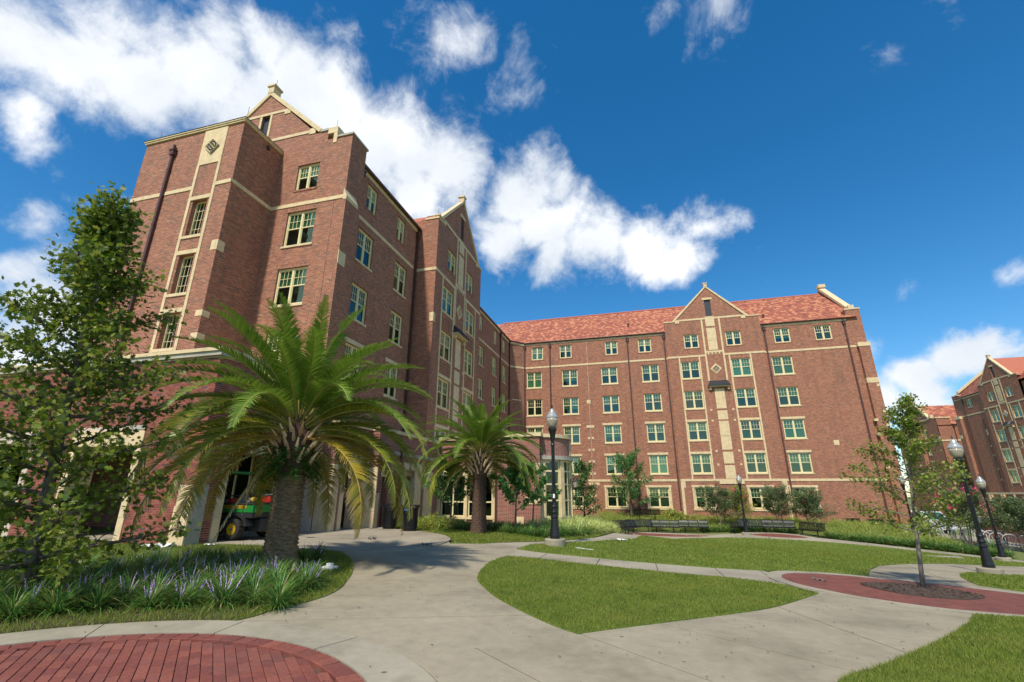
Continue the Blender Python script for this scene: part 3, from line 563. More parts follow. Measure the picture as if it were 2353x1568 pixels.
# mulch chips round the young tree
n = 2600; x = rng.uniform(4.7, 7.4, n); y = rng.uniform(13.0, 16.2, n); k = in_poly(x, y, plS); x, y = x[k], y[k]; n = len(x); th = rng.uniform(0, 6.28, n); L_ = rng.uniform(.02, .06, n); z = h(x, y)+.03
V = np.stack([np.stack([x-L_*np.cos(th), y-L_*np.sin(th), z], 1), np.stack([x+L_*np.cos(th), y+L_*np.sin(th), z+rng.uniform(-.005, .03, n)], 1), np.stack([x+.012*np.sin(th), y-.012*np.cos(th), z+.012], 1)], 1).reshape(-1, 3)
tag(link('mulch', fast_mesh('mulch', V, np.arange(3*n).reshape(-1, 3)), 'mulch'), 'brown bark mulch round the young tree', 'mulch', kind='stuff')

# ------------------------------------------------------------------ buildings
def face_frame(O, U):
    U = Vector((U[0], U[1], 0)).normalized(); return Vector(O), U, Vector((U.y, -U.x, 0))
def wall(name, O, U, u0, u1, z0, z1, ops, mat, parent, reveal=.14, thick=.3, ends=False):
    """brick wall with real openings; ops are (u0,u1,z0,z1)"""
    O, U, N = face_frame(O, U); mb = MB(); us = sorted({u0, u1, *[v for o in ops for v in o[:2]]}); zs = sorted({z0, z1, *[v for o in ops for v in o[2:4]]})
    us = [u for u in us if u0 <= u <= u1]; zs = [z for z in zs if z0 <= z <= z1]
    P3 = lambda u, z, d=0: O+U*u-N*d+Vector((0, 0, z))
    for a, b in zip(us[:-1], us[1:]):
        for c, d in zip(zs[:-1], zs[1:]):
            m = ((a+b)/2, (c+d)/2)
            if any(o[0] < m[0] < o[1] and o[2] < m[1] < o[3] for o in ops): continue
            mb.add([P3(a, c), P3(b, c), P3(b, d), P3(a, d)], [(0, 1, 2, 3)])
    for o in ops:
        a, b, c, d = o[:4]; r = reveal
        for q in ([(a, c), (a, d)], [(b, d), (b, c)], [(a, d), (b, d)], [(b, c), (a, c)]):
            mb.add([P3(*q[0]), P3(*q[1]), P3(*q[1], r), P3(*q[0], r)], [(0, 3, 2, 1)])
    for q in ([(u0, z0), (u0, z1)], [(u1, z1), (u1, z0)])[:2 if ends else 0]+([(u0, z1), (u1, z1)],):
        mb.add([P3(*q[0]), P3(*q[1]), P3(*q[1], thick), P3(*q[0], thick)], [(0, 1, 2, 3)])
    return build(mb, name, mat, parent)
def slab(name, O, U, u0, u1, z0, z1, d, mat, parent, back=.02, bev=0):
    """a block standing d proud of a face"""
    O, U, N = face_frame(O, U); P3 = lambda u, z, dd: O+U*u+N*dd+Vector((0, 0, z))
    mb = MB(); mb.add([P3(u0, z0, d), P3(u1, z0, d), P3(u1, z0, -back), P3(u0, z0, -back), P3(u0, z1, d), P3(u1, z1, d), P3(u1, z1, -back), P3(u0, z1, -back)],
                      [(0, 3, 2, 1), (4, 5, 6, 7), (0, 1, 5, 4), (1, 2, 6, 5), (2, 3, 7, 6), (3, 0, 4, 7)])
    return build(mb, name, mat, parent, bevel=bev)
def polyface(name, O, U, poly, d0, d1, mat, parent):
    """a shape drawn on a face (u,z) with thickness from d0 to d1 outwards"""
    O, U, N = face_frame(O, U); mb = MB(); mb.prism([O+U*u+N*d0+Vector((0, 0, z)) for u, z in poly], N*(d1-d0)); return build(mb, name, mat, parent)
WC = {}
def wmesh(key, fn):
    if key not in WC:
        mb, mats = fn(); me = bpy.data.meshes.new(key[0]); me.from_pydata(mb.v, [], mb.f); me.update(); auto_uv(me)
        for m in mats: me.materials.append(MATS[m])
        WC[key] = me
    return WC[key]
wr = random.Random(3)
def child(name, me, par, loc=(0, 0, 0)):
    o = bpy.data.objects.new(name, me); C.objects.link(o); o.parent = par; o.location = loc; return o
def window(parent, O, U, u, z, w, hh, units=2, lites=True, detail=2, sill='stone', lintel='soldier', style='dorm', blind=None, glass='window_glass', d=.09):
    """double-hung units in a cream frame; local x along the wall, -y outwards"""
    O_, U_, N_ = face_frame(O, U); loc = O_+U_*u+Vector((0, 0, z)); rz = math.atan2(U_.y, U_.x)
    fw_ = .075 if detail > 0 else .09; mw = .11
    def frame():
        m = MB(); m.box(0, fw_, d, d+.1, 0, hh); m.box(w-fw_, w, d, d+.1, 0, hh); m.box(fw_, w-fw_, d, d+.1, hh-fw_, hh); m.box(fw_, w-fw_, d-.01, d+.1, 0, fw_)
        for i in range(1, units): c = w*i/units; m.box(c-mw/2, c+mw/2, d-.005, d+.1, fw_, hh-fw_)
        return m, ['cream_paint']
    wo_ = child('window', wmesh(('window', round(w, 2), round(hh, 2), units, d), frame), parent, loc-wpos(parent)); wo_.rotation_euler = (0, 0, rz)
    uw = (w-2*fw_-(units-1)*mw)/units; zm = hh*.52
    def sash():
        m = MB(); s = .035; dd = d+.03
        m.box(0, s, dd, dd+.04, 0, hh-2*fw_); m.box(uw-s, uw, dd, dd+.04, 0, hh-2*fw_); m.box(s, uw-s, dd-.01, dd+.05, zm-fw_-.025, zm-fw_+.03); m.box(s, uw-s, dd, dd+.04, 0, .045); m.box(s, uw-s, dd, dd+.04, hh-2*fw_-.04, hh-2*fw_)
        if lites:
            z0, z1 = zm-fw_+.03, hh-2*fw_-.04
            for i in (1, 2): c = s+(uw-2*s)*i/3; m.box(c-.011, c+.011, dd+.005, dd+.03, z0, z1)
            m.box(s, uw-s, dd+.006, dd+.031, (z0+z1)/2-.011, (z0+z1)/2+.011)
        return m, ['cream_paint']
    def pane(a, b):
        def f():
            m = MB(); y = d+.06; m.box(.03, uw-.03, y, y+.006, a, b); return m, [glass]
        return f
    def blindm(dr):
        def f():
            m = MB(); y = d+.082; m.box(.012, uw-.012, y, y+.01, hh-2*fw_-(hh-2*fw_)*dr, hh-2*fw_); return m, ['BL']
        return f
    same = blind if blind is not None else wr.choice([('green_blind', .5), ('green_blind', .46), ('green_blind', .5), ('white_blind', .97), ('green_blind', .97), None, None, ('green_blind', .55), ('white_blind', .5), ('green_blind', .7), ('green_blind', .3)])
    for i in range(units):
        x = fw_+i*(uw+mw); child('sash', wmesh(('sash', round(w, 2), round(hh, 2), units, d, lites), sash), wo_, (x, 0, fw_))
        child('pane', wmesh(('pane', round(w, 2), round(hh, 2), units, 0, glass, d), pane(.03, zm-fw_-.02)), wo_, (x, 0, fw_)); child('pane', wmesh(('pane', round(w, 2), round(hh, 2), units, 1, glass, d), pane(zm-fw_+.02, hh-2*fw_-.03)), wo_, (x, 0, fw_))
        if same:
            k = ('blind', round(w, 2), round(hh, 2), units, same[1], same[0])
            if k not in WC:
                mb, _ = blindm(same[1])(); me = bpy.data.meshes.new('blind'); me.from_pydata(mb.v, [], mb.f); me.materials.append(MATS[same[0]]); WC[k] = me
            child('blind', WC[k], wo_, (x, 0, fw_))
    if sill:
        def sl():
            m = MB(); a = .03 if sill == 'brick' else .05; m.box(-.06, w+.06, -a, d, -.11, -.002); return m, ['cast_stone' if sill == 'stone' else 'brick_soldier']
        child('sill', wmesh(('sill', round(w, 2), sill), sl), wo_)
    if lintel:
        def ln():
            m = MB()
            if lintel == 'stone': m.box(-.14, w+.14, -.035, .1, hh+.003, hh+.22)
            else: m.box(-.1, w+.1, -.014, .1, hh+.003, hh+.215)
            return m, ['cast_stone' if lintel == 'stone' else 'brick_soldier']
        child('lintel', wmesh(('lintel', round(w, 2), round(hh, 2), lintel), ln), wo_)
    return wo_
def downpipe(parent, O, U, u, z0, z1, head=True):
    O_, U_, N_ = face_frame(O, U); P3 = lambda uu, d, z: O_+U_*uu+N_*d+Vector((0, 0, z)); mb = MB()
    M = Matrix(((U_.x, -N_.x, 0, O_.x+U_.x*u), (U_.y, -N_.y, 0, O_.y+U_.y*u), (0, 0, 1, 0), (0, 0, 0, 1)))
    mb.box(-.065, .065, -.14, -.03, z0, z1, M=M)
    if head:
        mb.box(-.13, .13, -.2, -.01, z1-.28, z1-.02, M=M); mb.box(-.19, .19, -.25, -.005, z1-.36, z1-.28, M=M) if False else mb.box(-.17, .17, -.23, -.005, z1-.02, z1+.06, M=M)
        mb.box(-.05, .05, -.16, -.06, z1+.06, z1+.35, M=M)
    z = z0+2
    while z < z1-1: mb.box(-.09, .09, -.15, -.01, z, z+.05, M=M); z += 3.2
    return build(mb, 'downpipe', 'brown_metal', parent)
def tiles(name, parent, A, B, up_vec, n_hint=None, tw=.30, th=.36, clip=None, detail=True):
    """overlapping flat tiles from eave A->B up the slope vector"""
    A = Vector(A); B = Vector(B); L = (B-A).length; ud = (B-A)/L; S = Vector(up_vec); sl = S.length; sd_ = S/sl; nn = ud.cross(sd_).normalized()
    if nn.z < 0: nn = -nn
    nr = max(1, int(sl/th)); V = []; F = []
    for r in range(nr):
        off_ = (tw/2 if r % 2 else 0)
        for c in range(-1, int(L/tw)+1):
            a = max(0, c*tw+off_+.006); b = min(L, (c+1)*tw+off_-.006)
            if b-a < .04: continue
            mid = (a+b)/2; v0 = r*sl/nr; v1 = v0+sl/nr+.05
            if clip and not clip(A+ud*mid+sd_*(v0+sl/nr*.5)): continue
            hh_ = .045+random.uniform(-.006, .006); o = len(V)
            for (u, v, z) in ((a, v0, hh_), (b, v0, hh_), (b, v1, .012), (a, v1, .012), (a, v0, .0), (b, v0, .0)): V.append(A+ud*u+sd_*v+nn*z)
            F += [(o, o+1, o+2, o+3), (o+4, o+5, o+1, o)]
            F += [(o+1, o+5, o+2, o+2)] if False else []
    base = A-nn*.0; me = fast_mesh(name, np.array([tuple(v) for v in V]), np.array(F)); me.transform(Matrix.Translation(-wpos(parent)))
    # fix winding so normals look out
    if me.polygons[0].normal.dot(nn) < 0: me.flip_normals()
    o = link(name, me, 'roof_tile', parent); tag(o, kind='stuff'); return o
def rod(parent, p, hgt=.7):
    mb = MB(); mb.tube([Vector(p), Vector(p)+Vector((0, 0, hgt))], .012, 5); return build(mb, 'lightning_rod', 'steel', parent)
F_ = 3.26
ROWS = {6: (16.62, 18.2), 5: (13.26, 15.16), 4: (10.04, 11.94), 3: (6.80, 8.70), 2: (3.54, 5.46), 1: (.28, 2.24)}
BL, BH = 2.92, 15.7
def row_open(cols, r, w): z0, z1 = ROWS[r]; return [(c-w/2, c+w/2, z0, z1) for c in cols]
def fill(parent, O, U, cols, r, w, **k):
    z0, z1 = ROWS[r]; lt = 'stone' if r in (2, 3) else ('soldier' if r > 3 else None); sl = 'brick' if r == 6 else 'stone'
    for c in cols: window(parent, O, U, c-w/2, z0, w, z1-z0, lintel=k.get('lintel', lt), sill=k.get('sill', sl), **{a: b for a, b in k.items() if a not in ('lintel', 'sill')})
def band(parent, O, U, u0, u1, z, t=.2, d=.035, name='stone_band'): return slab(name, O, U, u0, u1, z-t/2, z+t/2, d, 'cast_stone', parent)
def gable_bay(par, O, U, c, half, zb=-1.5, low=True, wcols=None, detail=True, skip_low=False):
    """the projecting gabled bay with stone strips, panels, diamond and canopy, centred on c"""
    w5, w6 = 1.86, 1.5; dl = 2.5; cl = wcols or (c-2.62, c+2.38); ops = []
    rows = (5, 4, 3, 2) if not skip_low else (5, 4, 3)
    for r in rows: ops += row_open(cl, r, w5)
    ops += row_open((cl[0]+.42, cl[1]-.35), 6, w6)
    if low: ops += row_open(cl, 1, 1.9)
    wall('wall', O, U, c-half, c+half, zb, 19.72, ops, 'brick_wall', par)
    for r in rows: fill(par, O, U, cl, r, w5, lintel='stone' if r in (2, 3) else None)
    fill(par, O, U, (cl[0]+.42, cl[1]-.35), 6, w6)
    if low: surround(par, O, U, cl, 1.9)
    # gable with louvre opening
    g = c-.08; kn = 3.58; pk = 23.45; z19 = 19.722
    sl_ = (pk-19.75)/kn
    zt = lambda u: pk-abs(u-g)*sl_
    lv = (g-.32, g+.32, 20.15, 22.05)
    polyface('gable', O, U, [(g-kn, z19), (lv[0], z19), (lv[0], zt(lv[0])), ], -.28, 0, 'brick_wall', par); polyface('gable', O, U, [(lv[1], z19), (g+kn, z19), (lv[1], zt(lv[1]))], -.28, 0, 'brick_wall', par)
    polyface('gable', O, U, [(lv[0], z19), (lv[1], z19), (lv[1], lv[2]), (lv[0], lv[2])], -.28, 0, 'brick_wall', par); polyface('gable', O, U, [(lv[0], lv[3]), (lv[1], lv[3]), (lv[1], zt(lv[1])), (g, pk), (lv[0], zt(lv[0]))], -.28, 0, 'brick_wall', par)
    lo = slab('louver', O, U, lv[0], lv[1], lv[2], lv[3], -.12, 'louver', par, back=.2)
    slab('lintel', O, U, g-.52, g+.52, 22.07, 22.3, .03, 'cast_stone', par)
    # coping up the rakes, with kneelers and pedestal
    for s in (-1, 1):
        a = (g+s*(kn+.12), 19.73); b = (g+s*.02, pk+.05); nx = s*.0
        polyface('rake_coping', O, U, [a, b, (b[0], b[1]+.22), (a[0]+s*.16, a[1]+.16)] if s > 0 else [a, (a[0]+s*.16, a[1]+.16), (b[0], b[1]+.22), b], -.34, .07, 'cast_stone', par)
        e = c+s*half; u0, u1 = sorted((g+s*(kn+.05), e+s*.04)); slab('coping', O, U, u0, u1, 19.724, 19.84, .06, 'cast_stone', par, back=.36)
        slab('kneeler_stone', O, U, *sorted((g+s*kn, g+s*(kn-.42))), 19.55, 19.93, .045, 'cast_stone', par)
    slab('finial_block', O, U, g-.17, g+.17, pk+.15, pk+.52, .09, 'cast_stone', par, back=.34); slab('finial_cap', O, U, g-.25, g+.25, pk+.523, pk+.62, .14, 'cast_stone', par, back=.4)
    # bands and strips
    s1, s2 = g-.92, g+.85
    for u0, u1 in ((g-kn+.42, s1-.002), (s2+.17+.002, g+kn-.42)): slab('stone_band', O, U, u0, u1, 19.78, 19.98, .035, 'cast_stone', par)
    slab('stone_band', O, U, s1+.172, g-.47, 19.78, 19.98, .035, 'cast_stone', par); slab('stone_band', O, U, g+.47, s2-.002, 19.78, 19.98, .035, 'cast_stone', par)
    for u0, u1 in ((c-half, s1-.002), (s2+.172, c+half)): band(par, O, U, u0, u1, BH)
    for u in (s1, s2): slab('stone_strip', O, U, u, u+.17, 12.9, 19.98, .04, 'cast_stone', par)
    slab('stone_panel', O, U, g-.46, g+.46, 18.95, 20.08, .03, 'cast_stone', par, bev=.01)
    slab('stone_panel', O, U, g-.46, g+.46, 17.35, 18.75, .03, 'cast_stone', par, bev=.01); slab('stone_panel', O, U, g-.46, g+.46, 16.25, 17.33, .03, 'cast_stone', par, bev=.01)
    slab('stone_band', O, U, s1+.172, s2-.002, 15.98, 16.18, .035, 'cast_stone', par)
    for i in range(4): slab('dentil', O, U, s1+.3+i*.36, s1+.45+i*.36, 15.78, 15.978, .035, 'cast_stone', par)
    dz = 14.2; q = .58
    polyface('diamond_stone', O, U, [(g, dz-q), (g+q, dz), (g, dz+q), (g-q, dz)], 0, .04, 'cast_stone', par)
    if detail: grille(par, O, U, g, dz, .38)
    else: polyface('diamond_stone', O, U, [(g, dz-.4), (g+.4, dz), (g, dz+.4), (g-.4, dz)], .041, .06, 'grey_stone', par)
    # hood over the panel strip
    O_, U_, N_ = face_frame(O, U); P3 = lambda u, d, z: O_+U_*u+N_*d+Vector((0, 0, z)); a, b = g-1.05, g+1.12; mb = MB()
    mb.add([P3(a, .45, 12.38), P3(b, .45, 12.38), P3(b-.25, .0, 12.92), P3(a+.25, .0, 12.92), P3(a, .45, 12.32), P3(b, .45, 12.32), P3(b, 0, 12.32), P3(a, 0, 12.32)], [(0, 1, 2, 3), (4, 5, 1, 0), (5, 6, 2, 1), (7, 4, 0, 3), (7, 6, 5, 4)])
    for i in range(9):
        t_ = (i+.5)/9; p0 = P3(a+(b-a)*t_, .46, 12.39); p1 = P3(a+.25+(b-a-.5)*t_, .01, 12.94); mb.tube([p0, p1], .018, 4)
    build(mb, 'hood', 'dark_metal', par)
    slab('hood_beam', O, U, a+.05, b-.05, 12.22, 12.318, .36, 'cast_stone', par)
    for u in (a+.12, b-.3): slab('bracket', O, U, u, u+.2, 11.93, 12.198, .2, 'cast_stone', par)
    pieces = [(11.05, 12.06), (9.96, 11.04), (8.83, 9.76), (7.2, 8.68), (5.82, 7.18), (4.48, 5.62), (3.05, 4.32)] if not skip_low else [(11.05, 12.06), (9.96, 11.04), (8.83, 9.76), (7.2, 8.68), (5.82, 7.18)]
    for z0, z1 in pieces: slab('stone_panel', O, U, g-.44, g+.5, z0, z1, .03, 'cast_stone', par, bev=.01)
    for z in ((9.86, 8.75, 5.72, 4.4) if not skip_low else (9.86, 8.75, 5.72)):
        slab('brick_course', O, U, g-.46, g+.52, z-.09, z+.06, .015, 'brick_soldier', par)
        for u in (g-1.1, g+1.0): slab('stone_square', O, U, u, u+.2, z-.1, z+.1, .025, 'cast_stone', par)
    zl = 3.03 if not skip_low else 5.5
    for cc in cl:
        for u in (cc-w5/2-.16, cc+w5/2+.012): slab('stone_strip', O, U, u, u+.15, zl, BH-.102, .03, 'cast_stone', par)
    if low:
        for u0, u1 in ((c-half, g-1.12), (g+1.18, c+half)): band(par, O, U, u0, u1, BL, .22)
        slab('stone_block', O, U, g-1.1, g+1.16, 2.55, 3.02, .08, 'cast_stone', par)
        for s in (-1, 1):
            e = c+s*half; u0, u1 = sorted((e, e-s*.26)); slab('corner_stone', O, U, u0, u1, zb, 2.2, .03, 'cast_stone', par); u0, u1 = sorted((e, e-s*.44)); slab('corner_stone', O, U, u0, u1, 2.203, 2.808, .03, 'cast_stone', par)
    rod(par, P3(c-half+.3, -.2, 19.84)); rod(par, P3(g, -.1, pk+.62))
def grille(par, O, U, cu, cz, s):
    O_, U_, N_ = face_frame(O, U); P3 = lambda u, z, d: O_+U_*u+N_*d+Vector((0, 0, z))
    polyface('diamond_recess', O, U, [(cu, cz-s), (cu+s, cz), (cu, cz+s), (cu-s, cz)], .0405, .046, 'louver', par); mb = MB()
    for k in range(4):
        a0, a1 = math.pi/2*k, math.pi/2*(k+1); mb.tube([P3(cu+s*math.cos(a0), cz+s*math.sin(a0), .06), P3(cu+s*math.cos(a1), cz+s*math.sin(a1), .06)], .03, 4)
        mb.tube([P3(cu+s*.5*math.cos(a0+R(45))*.75, cz+s*.5*math.sin(a0+R(45))*.75, .06), P3(cu+s*.5*math.cos(a0+R(90)), cz+s*.5*math.sin(a0+R(90)), .06)], .018, 4)
    for r in (.16, .3):
        mb.tube([P3(cu+r*math.cos(t_)*(s/.4), cz+r*math.sin(t_)*(s/.4), .06) for t_ in np.linspace(0, 6.283, 17)], .018, 4, caps=False)
    for k in range(4): t_ = R(45+90*k); mb.tube([P3(cu, cz, .06), P3(cu+s*.68*math.cos(t_), cz+s*.68*math.sin(t_), .06)], .02, 4)
    build(mb, 'grille', 'cream_paint' if False else 'cast_stone', par)
def surround(par, O, U, cols, w, r=1):
    z0, z1 = ROWS[r]
    for c in cols:
        a, b = c-w/2, c+w/2
        slab('window_surround', O, U, a-.2, a-.002, z0-.03, z1, .05, 'cast_stone', par); slab('window_surround', O, U, b+.002, b+.2, z0-.03, z1, .05, 'cast_stone', par)
        slab('window_surround', O, U, a-.26, b+.26, z1+.002, z1+.2, .06, 'cast_stone', par); slab('window_surround', O, U, a-.24, b+.24, z0-.2, z0-.032, .07, 'cast_stone', par)
        window(par, O, U, a, z0, w, z1-z0, sill=None, lintel=None)
dorm = empty('dormitory_building', (-13, 52, -.6), 'long six storey red brick dormitory with cream stone trim, two wings and tiled roof', 'building')
# --- right wing, facing the lawn
OX = (0, 52, 0); UX = (1, 0)
mainc = (-11.88, -7.70, -3.24, 1.2); rc = (14.28,)
ops = []
for r in (5, 4, 3, 2): ops += row_open(mainc, r, 1.8)
ops += row_open((-11.49, -8.1, -2.83, .84), 6, 1.4); ops += row_open((-7.7, -3.24, .98), 1, 2.0)
wall('wall', OX, UX, -13.1, 3.15, -1.6, 18.45, ops, 'brick_wall', dorm)
for r in (5, 4, 3, 2): fill(dorm, OX, UX, mainc, r, 1.8)
fill(dorm, OX, UX, (-11.49, -8.1, -2.83, .84), 6, 1.4); surround(dorm, OX, UX, (-7.7, -3.24, .98), 2.0)
slab('frieze', OX, UX, -13.1, 3.14, 18.452, 18.66, .05, 'cast_stone', dorm)
ps = [-13.0, -9.95, -1.02, 2.93]
for a, b in zip([-13.1]+[p+.08 for p in ps[1:]], [p-.08 for p in ps[1:3]]+[2.85, 3.15]):
    if b-a > .1: band(dorm, OX, UX, a, b, BH)
band(dorm, OX, UX, -9.5, 2.85, BL, .22)
for p in ps: downpipe(dorm, OX, UX, p, -1.2, 18.35)
for (u, z) in ((-5.68, 11.35),): slab('stone_square', OX, UX, u-.21, u+.21, z-.2, z+.2, .03, 'cast_stone', dorm)
slab('stone_square', OX, UX, -6.05, -5.2, 8.48, 8.73, .03, 'cast_stone', dorm)
for z in (7.35, 6.1, 4.88, 3.62, 1.35, .2):
    for u in (-5.95, -5.52): slab('stone_square', OX, UX, u, u+.23, z-.12, z+.12, .03, 'cast_stone', dorm)
for u in (-6.1, -5.45): slab('stone_square', OX, UX, u, u+.5, 2.45, 2.72, .03, 'cast_stone', dorm)
slab('joint_strip', OX, UX, -5.63, -5.6, -1, 18.45, .004, 'mortar', dorm)
OB = (0, 51.7, 0)
gable_bay(dorm, OB, UX, 7.95, 4.8, zb=-1.8)
wall('wall', (3.15, 52, 0), (0, -1), 0, .3, -1.8, 19.72, [], 'brick_wall', dorm, thick=.01) if False else None
for x, U_ in ((3.15, (0, -1)), (12.75, (0, 1))): wall('wall', (x, 52 if U_[1] < 0 else 51.7, 0), U_, 0.0, .3 if U_[1] < 0 else .3, -1.8, 19.72, [], 'brick_wall', dorm, thick=.05)
# bay flank above the main roof
for x, U_ in ((3.15, (0, -1)), (12.75, (0, 1))): wall('wall', (x, 53.6 if U_[1] < 0 else 52.003, 0), U_, 0.0, 1.597, 18.5, 19.72, [], 'brick_wall', dorm, thick=.05)
ops = []
for r in (5, 4, 3, 2): ops += row_open(rc, r, 1.9)
ops += row_open((14.7, 18.49), 6, 1.5); ops += row_open((14.1,), 1, 2.0); ops += [(17.05, 18.25, -1.0, -.45), (18.75, 19.9, -1.05, -.5), (20.3, 20.9, -1.1, -.55)]
wall('wall', OX, UX, 12.75, 22.1, -2.4, 18.45, ops, 'brick_wall', dorm)
for r in (5, 4, 3, 2): fill(dorm, OX, UX, rc, r, 1.9)
fill(dorm, OX, UX, (14.7, 18.49), 6, 1.5); surround(dorm, OX, UX, (14.1,), 2.0)
for a, b, c_, d_ in ops[-3:]:
    mb = MB()
    for i in range(7): z = c_+.04+i*(d_-c_-.06)/7; mb.add([(a, 52.05, z), (b, 52.05, z), (b, 52.12, z+.06), (a, 52.12, z+.06)], [(0, 1, 2, 3)])
    mb.box(a, b, 52.13, 52.14, c_, d_); build(mb, 'basement_louver', 'dark_metal', dorm)
slab('frieze', OX, UX, 12.76, 20.75, 18.452, 18.66, .05, 'cast_stone', dorm)
for a, b in ((12.75, 12.98), (13.15, 20.35), (20.55, 22.1)): band(dorm, OX, UX, a, b, BH)
for a, b in ((12.75, 12.98), (13.15, 22.1)): band(dorm, OX, UX, a, b, BL, .22)
for p in (13.06, 20.45): downpipe(dorm, OX, UX, p, -1.6, 18.35)
slab('stone_square', OX, UX, 17.4, 17.85, 6.1, 6.55, .03, 'cast_stone', dorm)
slab('corner_wall', OX, UX, 20.8, 22.1, 18.452, 19.6, .0, 'brick_wall', dorm, back=1.0); slab('coping', OX, UX, 20.75, 22.16, 19.603, 19.74, .06, 'cast_stone', dorm, back=1.05)
slab('finial_block', OX, UX, 21.2, 21.7, 19.742, 20.1, .0, 'cast_stone', dorm, back=.6)
# corner buttress
slab('buttress', OX, UX, 21.15, 22.1, -2.4, 15.55, .42, 'brick_wall', dorm, back=.01); slab('buttress_cap', OX, UX, 21.08, 22.16, 15.553, 15.95, .46, 'cast_stone', dorm, back=.0)
for z, t_ in ((12.1, .5), (8.3, .22), (7.0, .22), (5.6, .22), (4.0, .22)): slab('quoin', OX, UX, 21.14 if t_ > .3 else 20.98, 22.12 if t_ > .3 else 21.3, z-t_/2, z+t_/2, .45, 'cast_stone', dorm, back=-.1)
for z in (11.6, 9.1, 7.8, 6.4): slab('quoin', OX, UX, 21.85, 22.13, z-.12, z+.12, .44, 'cast_stone', dorm, back=-.1)
# east end wall and its raking parapet
mb = MB(); mb.prism([(21.75, 52.02, -2.4), (21.75, 67, -2.4), (21.75, 67, 19.2), (21.75, 59.6, 25.0), (21.75, 52.02, 19.3)], (.34, 0, 0)); build(mb, 'wall', 'brick_wall', dorm)
mb = MB(); mb.prism([(21.62, 52.9, 19.6), (21.62, 59.6, 24.95), (21.62, 59.6, 25.3), (21.62, 52.9, 19.95)], (.6, 0, 0)); mb.prism([(21.62, 59.6, 24.95), (21.62, 66.5, 19.5), (21.62, 66.5, 19.85), (21.62, 59.6, 25.3)], (.6, 0, 0)); build(mb, 'rake_coping', 'cast_stone', dorm)
mb = MB(); mb.box(21.55, 22.3, 59.2, 59.9, 25.2, 25.6); build(mb, 'finial_block', 'cast_stone', dorm)
mb = MB(); mb.box(-14, 21.75, 66.9, 67.2, -1.5, 19); build(mb, 'wall', 'brick_wall', dorm)
# roof of the right wing: gutter, tiles, ridge
EV = 18.78; RY, RZ = 59.6, 24.45
def gutter(par, pts, name='gutter'):
    mb = MB(); mb.tube(pts, .085, 8); mb.tube([Vector(p)+Vector((0, 0, .07)) for p in pts], .05, 6); return build(mb, name, 'brown_metal', par)
gutter(dorm, [(-13.25, 51.85, EV-.04), (3.1, 51.85, EV-.04)]); gutter(dorm, [(12.8, 51.85, EV-.04), (20.75, 51.85, EV-.04)])
SLV = Vector((0, RY-51.8, RZ-EV)); rr = (RZ-EV)/(RY-51.8)
mb = MB(); mb.add([(-16, 51.75, EV-.03), (21.7, 51.75, EV-.03), (21.7, RY, RZ-.03), (-16, RY, RZ-.03), (21.7, 67.3, EV), (-16, 67.3, EV)], [(0, 1, 2, 3), (3, 2, 4, 5)]); build(mb, 'roof_deck', 'ridge_tile', dorm)
def clip_r(p):
    if 3.0 < p.x < 12.9 and p.z < 19.6: return False
    return p.x > -13.2-(p.y-51.8)*1.0+.0
tiles('roof_tiles', dorm, (-22, 51.8, EV), (21.62, 51.8, EV), SLV, clip=clip_r)
mb = MB(); mb.tube([(-18, RY, RZ+.04), (21.6, RY, RZ+.04)], .13, 8); build(mb, 'ridge', 'ridge_tile', dorm)
# cross roof behind the front gable
mb = MB(); gx = 7.87; mb.add([(gx-3.6, 51.9, 19.7), (gx+3.6, 51.9, 19.7), (gx, 51.9, 23.4), (gx-3.6, 55, 19.7), (gx+3.6, 55, 19.7), (gx, 59, 23.4)], [(0, 2, 5, 3), (1, 4, 5, 2)]); build(mb, 'gable_roof', 'ridge_tile', dorm)
for x in (-12, -5.8, .6, 15.5): rod(dorm, (x, RY, RZ+.1), .9)
mb = MB(); mb.lathe([(.12, -.1), (.12, .35), (.16, .36), (.16, .42)], 8, (-.8, 54.2, EV+2.4*rr)); mb.lathe([(.12, -.1), (.12, .3), (.16, .31), (.16, .38)], 8, (13.6, 53.4, EV+1.6*rr)); build(mb, 'roof_vent', 'brown_metal', dorm)
# dark sheets behind the glass, their colour standing in for unlit rooms
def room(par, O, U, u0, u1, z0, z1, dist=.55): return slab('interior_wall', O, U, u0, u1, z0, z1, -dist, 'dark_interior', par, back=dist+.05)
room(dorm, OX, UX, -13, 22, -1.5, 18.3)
# --- chamfered corner
OCH = (-14.55, 50.45, 0); UCH = (1, 1)
wall('wall', OCH, UCH, 0, 2.1, -1, 18.45, [], 'brick_wall', dorm); band(dorm, OCH, UCH, 0, 2.1, BH); slab('frieze', OCH, UCH, 0, 2.05, 18.452, 18.66, .05, 'cast_stone', dorm)
for z in (17.0, 18.1, 13.9, 15.1, 10.6, 7.6): slab('brick_course', OCH, UCH, .45, 1.6, z-.07, z+.07, .02, 'brick_soldier', dorm)
slab('stone_band', OCH, UCH, .45, 1.6, 11.75, 11.87, .03, 'cast_stone', dorm); gutter(dorm, [(-14.4, 50.35, EV-.04), (-13.15, 51.82, EV-.04)])
